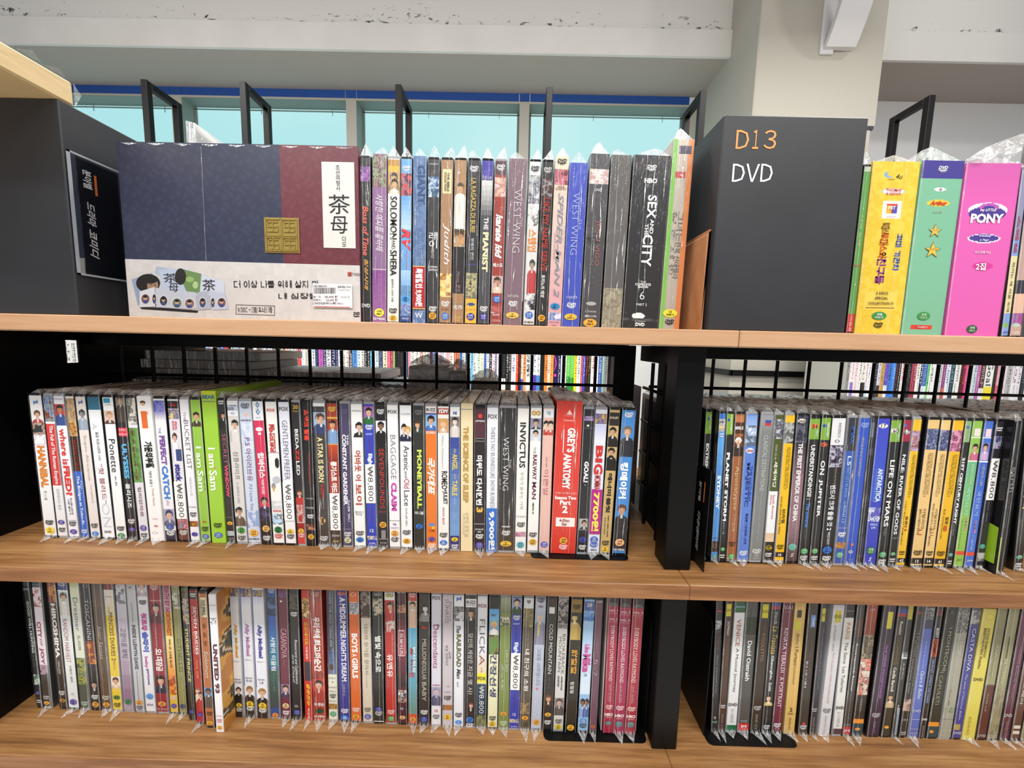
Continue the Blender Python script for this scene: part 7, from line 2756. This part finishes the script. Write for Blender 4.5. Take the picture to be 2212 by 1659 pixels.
# crop: left edge, spine colour[/lower colour], ink ; "x" closes a run
BOOKS = {
 'L0': '''F1 -2235 dcdcd8 777|F1 -2092 eceae6 999|F1 -1963 e8e8e6 888|F1 -1834 e4e4e0 777|F1 -260 e8e6e4 888|F1 -195 d8d4d0 777|F1 -120 3a3a40 999|F1 -60 c0b8a8 555|F1 0 282828 888|F1 65 e6e6dc 777|F1 150 e69a94 a44|F1 185 dde8ee 567|F1 240 86bdf0 357|F1 280 e8e8e8 666|F1 370 e4e4e6 444|F1 460 eeeeec 555|F1 510 e6e6de 444|F1 590 8f2228/e6e6de 211|F1 645 e6e6f0/5a4aa8 43a|F1 710 7cb4f0 eee|F1 770 b080c8/4a70c8 eee|F1 815 e4e4e4 777|F1 860 efe9c0 875|F1 935 222226 eee|F1 985 4a5cba dde|F1 1085 e0564a 411|F1 1150 1c1818/1c1818 e4392f|F1 1215 ecebea 556|F1 1285 bcd0f4 468|F1 1345 bcb8d0 557|F1 1440 eeeeec 666|F1 1490 4a3826/1a1614 b98|F1 1570 161618 444|F1 1650 e8f0f4/e8f0f4 445|F1 1720 8a8c90/222 222|F1 1770 6a2a30 ddd|F1 1820 eeeee6/e8a098 44a|F1 1885 d8e8f4 357|F1 1950 f0f2f8/4a6cd0 46b|F1 2030 2a2222 e8e8e8''',
 'L1': '''F2 -10 3a3432 888|F2 20 6cbc90 386|F2 90 f6b498 643|F2 190 dcdee0 334|F2 240 eeeee8 776|F2 300 eef0ee 887|F2 360 ececf0 76a|F2 410 d03038 fcc|F2 480 e8eef4 79b|F2 550 ddd8cc 876|F2 600 c8c8cc 555|F2 640 4a5cb8 ccf|F2 675 eeeef2/c8b0e0 668|F2 755 16243c 58c|F2 820 c864b0/6a4ab0 84a|F2 910 2a2c68 ccd|F2 975 eeeee8 333 INFLATION|F2 1065 242452/e8e8ee ccd|F2 1160 2a2a60/4a4ac0 dde|F2 1210 eef0f2 666|F2 1285 e6ede8 333|F2 1350 f0e4e0 d99|F2 1420 201418/2a1418 eee|F2 1490 5a98dc 135|F2 1590 eaf0f2 678|F2 1650 eeeee8 555|F2 1725 141416 eee|F2 1790 1c1818/d83a34 eee|F2 1845 34b0e8 cef|F2 1885 e8eef0 678|F2 1935 dff2f4 678|F2 2010 384460 99b|F2 2095 eeeccc 775|F2 2180 e05a7c fcc''',
 'L2': '''F3 60 d8547c fbc|F3 125 a0283c ecc|F3 180 8cb84c efe|F3 215 141416 444|F3 400 6aa8f0 eee|F3 450 341c1c 977|F3 475 e892a8 fde|F3 525 f0f2e8 686|F3 600 eef0e4 565|F3 700 dcd6d0 c44|F3 800 e4e8d8 776|F3 830 eceede 554|F3 905 2a2060 e48|F3 960 8cc0f4/b0b8f0 a4a|F3 1070 f0f0ec 777|F3 1105 c8a0d4 fff|F3 1150 eeeeec 356|F3 1195 ececec/d86a50 a55|F3 1240 e89aae/e89aae fff|F3 1300 f0f0e2 776|F3 1385 c85438 fed|F3 1450 e8966a 642|F3 1500 3c7ad0/e8eef0 334|F3 1550 eeeee6 998|F3 1615 16243c/111 4ac|F3 1670 e8e8e4 777|F3 1715 80c8f0 267|F3 1770 e0e2e0/64b0dc 778|F3 1835 e4efe0 6a7|F3 1905 eaf0dc 9b4|F3 1980 5a80c4 24a|F3 2030 eef0f2 778|F3 2085 241628/eee ddd|F3 2140 eeeef2/9c7cc4 c77''',
 'L3': '''F4 75 baaac4 668|F4 125 eef0f0 899|F4 205 16161a/eeeee8 555|F4 295 141416 eee|F4 355 242022 dcc|F4 405 eef2f6 56a|F4 500 e43c30 fe8|F4 545 1e1618 e84a3a|F4 600 ebe6d6/3458c8 776|F4 645 eea068 643|F4 700 e8e8e6 333 건강 만들기|F4 790 dde0e0 777|F4 840 f0f2f6/5a3cb4 54a|F4 910 eaf0f2/4a8cd0 567|F4 980 121214 222|F4 1065 f08a3c 853|F4 1130 f0eee2 a54|F4 1180 f8a848 e83|F4 1245 1c1658 e84a9c AI|F4 1320 241c48 eee|F4 1390 d4e0f4 36c JAPAN FUN WAY|F4 1465 e8e8e8 777|F4 1505 64c83c/2c8c34 cec|F4 1575 6acc44/2c8c34 cec|F4 1655 fada28 764|F4 1710 f0f0f0 667|F4 1785 e06a6c 933|F4 1825 3c44bc dde|F4 1880 201816 e6604a|F4 1935 241c18 c8a878|F4 1990 f2f2f0 d66|F4 2060 e8e8ea 357|F4 2140 3a60ac dde|F5 465 90c09c eee|F5 500 8a8c8c 666''',
 'R0': '''F7 465 9c9c9a 777|F7 503 eeeeec d66|F7 520 f0f0f2/8a7cd0 c7a|F7 555 ecdee0 d9a|F7 605 eeeeea 544|F7 640 e6eae0/222 a67|F7 690 e8e8ec/c8d8e4 d58|F7 715 eeeef0 555|F7 745 e4eef0 776|F7 785 26282a 888|F7 825 d8d8ec/333 447|F7 860 cca060 8a4 |F7 905 6a44b8/eef0f4 99d|F7 945 4a7cd4 356|F7 985 3c86e0 cdf|F7 1030 2a1c1e e84a3a|F7 1055 1e1c1e eee|F7 1090 dcdad8 d44|F7 1165 1e1e20 888|F7 1210 a43448 e8b0b8''',
 'R1': '''F8 0 a03448 e4b0b8|F8 40 f0f2f0 876|F8 85 242830 eee SPIRIT|F8 110 4468b4/e8eef0 ace|F8 165 78d47c 264|F8 190 eef2ec 777|F8 240 ecebee 889|F8 300 d8d8dc 777|F8 340 8a3c7c/c85a40 ecd|F8 380 eef0f4 48c|F8 430 284054 9bc|F8 480 eeeeea 888|F8 545 34202c d33|F8 570 5a1c24 e84|F8 600 e4408c fbd|F8 640 eef0e8 997|F8 690 c8d8e0 567|F8 735 b868a8 fce|F8 775 5a2c28/eeeeee ccc|F8 830 f0f2ee/f4e03c 222 Goal|F8 925 221814 765|F8 965 e89ab4/d84a5c fff|F8 1000 ecdce4 a67|F8 1075 bcbabc 888|F8 1140 f0f0f2 b78|F8 1200 ecebee a8c|F8 1245 24262c 888|F8 1300 e8e6e4 777|F8 1360 a83c3c eee|F8 1420 dcdcdc 555'''}
for v in BOOKS.values():
    for e in v.split('|'):
        a = e.split()
        if len(a) > 4: text_request(' '.join(a[4:]), 'bj')
text_make()
def colour_name(c):
    h = ''.join(q*2 for q in c) if len(c) == 3 else c; r, g, b = (int(h[i:i+2], 16)/255 for i in (0, 2, 4))
    mx, mn = max(r, g, b), min(r, g, b)
    if mx < .25: return 'black'
    if mx-mn < .09: return 'white' if mx > .88 else ('pale grey' if mx > .7 else 'grey')
    import colorsys
    hh, s, v = colorsys.rgb_to_hsv(r, g, b); hh *= 360
    if s < .18 and v > .8: return 'off white'
    n = 'red' if hh < 14 or hh > 345 else 'orange' if hh < 40 else 'yellow' if hh < 68 else 'green' if hh < 165 else 'sky blue' if hh < 208 else 'blue' if hh < 250 else 'purple' if hh < 300 else 'pink'
    if n == 'red' and v > .8 and s < .6: n = 'pink'
    if n == 'orange' and v < .6: n = 'brown'
    if n in ('blue', 'purple') and v < .45: n = 'navy'
    return ('light ' if s < .4 and v > .7 and n not in ('sky blue', 'pink') else 'dark ' if v < .5 and n not in ('brown', 'navy') else '')+n
for side, keys in (('left', ('L0', 'L1', 'L2', 'L3')), ('right', ('R0', 'R1'))):
    ent = [e.split() for k in keys for e in BOOKS[k].split('|')]
    xs = []
    for a in ent:
        x0, y0, s = BK[a[0]]; xs.append(float(onY(x0+float(a[1])*s, 812, YF)[0]))
    for i, a in enumerate(ent):
        x0 = xs[i]; x1 = xs[i+1] if i+1 < len(xs) else x0+.022
        if x1-x0 > .075: x1 = x0+.075 if a[2] != '141416' else x1
        x1 -= .0006; R_ = random.Random(i*7+len(side)); w = x1-x0; H = .225+.03*R_.random(); z0 = -.2973
        cols = a[2].split('/'); c0 = hx(cols[0]); c1 = hx(cols[1]) if len(cols) > 1 else None; ink = hx(a[3])
        mb = MB(); mb.box((-w/2, 0, 0), (w/2, .15, H), c0)
        f = -.0006; cut = R_.uniform(.28, .42) if c1 else 0
        if c1: mb.quad((-w/2, f, .002), (w/2, f, .002), (w/2, f, H*cut), (-w/2, f, H*cut), c1)
        if len(a) > 4:
            put_text(mb, ' '.join(a[4:]), 'bj', (-w*.32, f-.0004, H*.93), (0, 0, -1), (1, 0, 0), H*.55, w*.64, ink)
        else:                                           # lettering too far away to read: broken ink marks
            for (lo, hi, th, xc) in ((.93, .46, R_.uniform(.3, .55), R_.uniform(-.1, .1)), (.42, .2, .18, R_.uniform(-.2, .2))):
                z = H*lo
                while z > H*hi:
                    l = R_.uniform(.004, .013); g_ = R_.uniform(.002, .006)
                    xa, xb_ = w*(xc-th/2), w*(xc+th/2); k = R_.random()
                    if k < .55: mb.quad((xa, f-.0004, z-l), (xa+(xb_-xa)*.3, f-.0004, z-l), (xa+(xb_-xa)*.3, f-.0004, z), (xa, f-.0004, z), ink)
                    if k > .2: mb.quad((xb_-(xb_-xa)*.35, f-.0004, z-l), (xb_, f-.0004, z-l), (xb_, f-.0004, z), (xb_-(xb_-xa)*.35, f-.0004, z), ink)
                    if k > .4: mb.quad((xa, f-.0004, z-l*.6), (xb_, f-.0004, z-l*.6), (xb_, f-.0004, z-l*.3), (xa, f-.0004, z-l*.3), ink)
                    z -= l+g_
        o = mb.build('book', M['print'], None, loc=((x0+x1)/2, YF+.002, z0))
        tag(o, colour_name(cols[0])+' book, '+(ordinal(i+1)+' from left' if i < 70 else ordinal(len(ent)-i)+' from right')+' on the bookcase beyond the '+side+' shelf', 'book', 'books on the bookcase beyond the '+side+' shelf')

# ------------------------------------------------------------------ things on the back half of our shelf, seen through the wire grid
GB = 'wrapped cases on the back half of the shelf'
def back_case(x0, w, H, y0=.236, D=.135, lab='', col='2b2c2e', zb=ZM, ang=0.0):
    o = empty('wrapped_case', (x0+w/2, y0, zb+.0003+abs(math.sin(ang))*w/2), (0, ang, 0)); tag(o, lab, 'dvd', GB)
    mb = MB(); mb.box((-w/2+.0004, 0, 0), (w/2-.0004, D, H), hx(col), ch=.001); mb.build('case', M['case'], o)
    mb = MB(); R_ = random.Random(int(x0*1e5)); hw = w/2
    for s in range(5):
        ya, yb = D*s/5, D*(s+1)/5; xk = R_.uniform(-.4, .4)*hw; h1, h2_ = R_.uniform(.002, .005), R_.uniform(.002, .005)
        mb.quad((-hw, ya, H+.001), (xk, ya, H+h1), (xk, yb, H+h2_), (-hw, yb, H+.001)); mb.quad((xk, ya, H+h1), (hw, ya, H+.001), (hw, yb, H+.001), (xk, yb, H+h2_))
    mb.quad((-hw, -.0015, H*.4), (hw, -.0015, H*.4), (hw, -.0015, H+.001), (-hw, -.0015, H+.001))
    mb.build('film_top', M['film_top'], o)
    return o
R_ = random.Random(3); x = -.645; k = 0
tones = ['3b3c3e', '5a5b5e', '8a8c8e', '75767a', '2e2f31', 'a6a8aa', 'bab6ae']
while x < -.185:
    w = R_.choice((.0148, .0148, .0150, .0158)); back_case(x, w, .190, lab='film wrapped case beyond the wire grid, left bay, '+ordinal(k+1)+' from left', col=R_.choice(tones)); x += w; k += 1
# a few cases lie flat on the standing ones
def lying(x, y, z, rot, lab, col, n=0):
    o = empty('wrapped_case', (x, y, z), (0, 0, rot)); tag(o, lab, 'dvd', GB)
    mb = MB(); mb.box((-.095, -.0675, 0), (.095, .0675, .0138), hx(col), ch=.001); mb.build('case', M['case'], o)
    mb = MB()
    for s in range(6):
        a = -.095+.19*s/6; b_ = a+.19/6; mb.quad((a, -.068, .0143), (b_, -.068, .0143), (b_, .068, .0146+.001*(s % 2)), (a, .068, .0146+.001*((s+1) % 2)))
    mb.quad((-.0955, -.0682, 0), (.0955, -.0682, 0), (.0955, -.0690, .0142), (-.0955, -.0690, .0142)); mb.build('film_top', M['film_top'], o)
zt_ = ZM+.1955
for i, (x, rot, lab, col) in enumerate(((-.515, .04, 'lowest flat case of the stack behind the wire grid', 'd2d4d2'), (-.535, -.03, 'middle flat case of the stack behind the wire grid', 'bcbebc'), (-.525, .02, 'top flat case of the stack behind the wire grid', 'dcdedc'))):
    lying(x, .305, zt_+.0152*i, rot, lab, col)
lying(-.325, .305, zt_, .05, 'single flat grey case lying near the middle behind the wire grid', 'cacac6')
# bagged boxes next to them
def bag(x0, x1, y0, H, lab, col, D=.07):
    w = x1-x0; o = empty('bagged_box', ((x0+x1)/2, y0, ZM+.0003)); tag(o, lab, 'box', GB)
    mb = MB(); mb.box((-w/2, 0, 0), (w/2, D, H-.02), hx(col), ch=.002); mb.build('box_body', M['case'], o)
    mb = MB(); R_ = random.Random(int(H*1e4)); n = 7; top = []
    for i in range(n+1): top.append((-w/2+w*i/n, R_.uniform(.01, D*.6), H-.012+.014*math.sin(math.pi*i/n)+R_.uniform(-.003, .003)))
    for i in range(n):
        a, b_ = -w/2+w*i/n, -w/2+w*(i+1)/n; mb.quad((a, -.002, H-.025), (b_, -.002, H-.025), top[i+1], top[i]); mb.quad((a, -.0016, .01), (b_, -.0030, .01), (b_, -.002, H-.025), (a, -.002, H-.025))
        mb.quad(top[i], top[i+1], (b_, D+.002, H-.022), (a, D+.002, H-.022))
    mb.build('film_bag', M['bag'], o)
bag(-.180, -.112, .245, .243, 'grey box in a crumpled clear bag, behind the wire grid', 'd8d4cc')
bag(-.109, -.083, .250, .236, 'narrow dark box in clear film beside the bagged grey box', 'a8a094')
bag(-.080, -.030, .300, .215, 'low pale green case in film leaning beside the bagged boxes', 'c4cab4')
x = .26; k = 0; R_ = random.Random(5)
while x < 1.03:
    w = R_.choice((.0148, .0150, .0158)); back_case(x, w, .172, lab='film wrapped case beyond the wire grid, right bay, '+ordinal(k+1)+' from left', col=R_.choice(tones[:5])); x += w; k += 1
# white folder in film on the back half of the top shelf
q0, q1 = onY(406, 262, .25), onY(426, 310, .25)
o = empty('wrapped_folder', (float(q0[0])+.004, .25, 0)); tag(o, 'white folder in clear film standing behind the navy box set', 'folder')
mb = MB(); mb.box((-.004, 0, .0004), (.006, .12, float(q0[2])-.01), hx('c8cccf')); mb.build('folder_body', M['print'], o)
mb = MB(); mb.quad((-.006, -.003, .05), (.009, -.003, .05), (.010, -.003, float(q0[2])-.004), (-.006, -.002, float(q0[2]))); mb.quad((.0095, -.003, .05), (.0095, .13, .05), (.0095, .13, float(q0[2])-.006), (.0095, -.003, float(q0[2])-.004)); mb.build('film_wrap', M['film_top'], o)
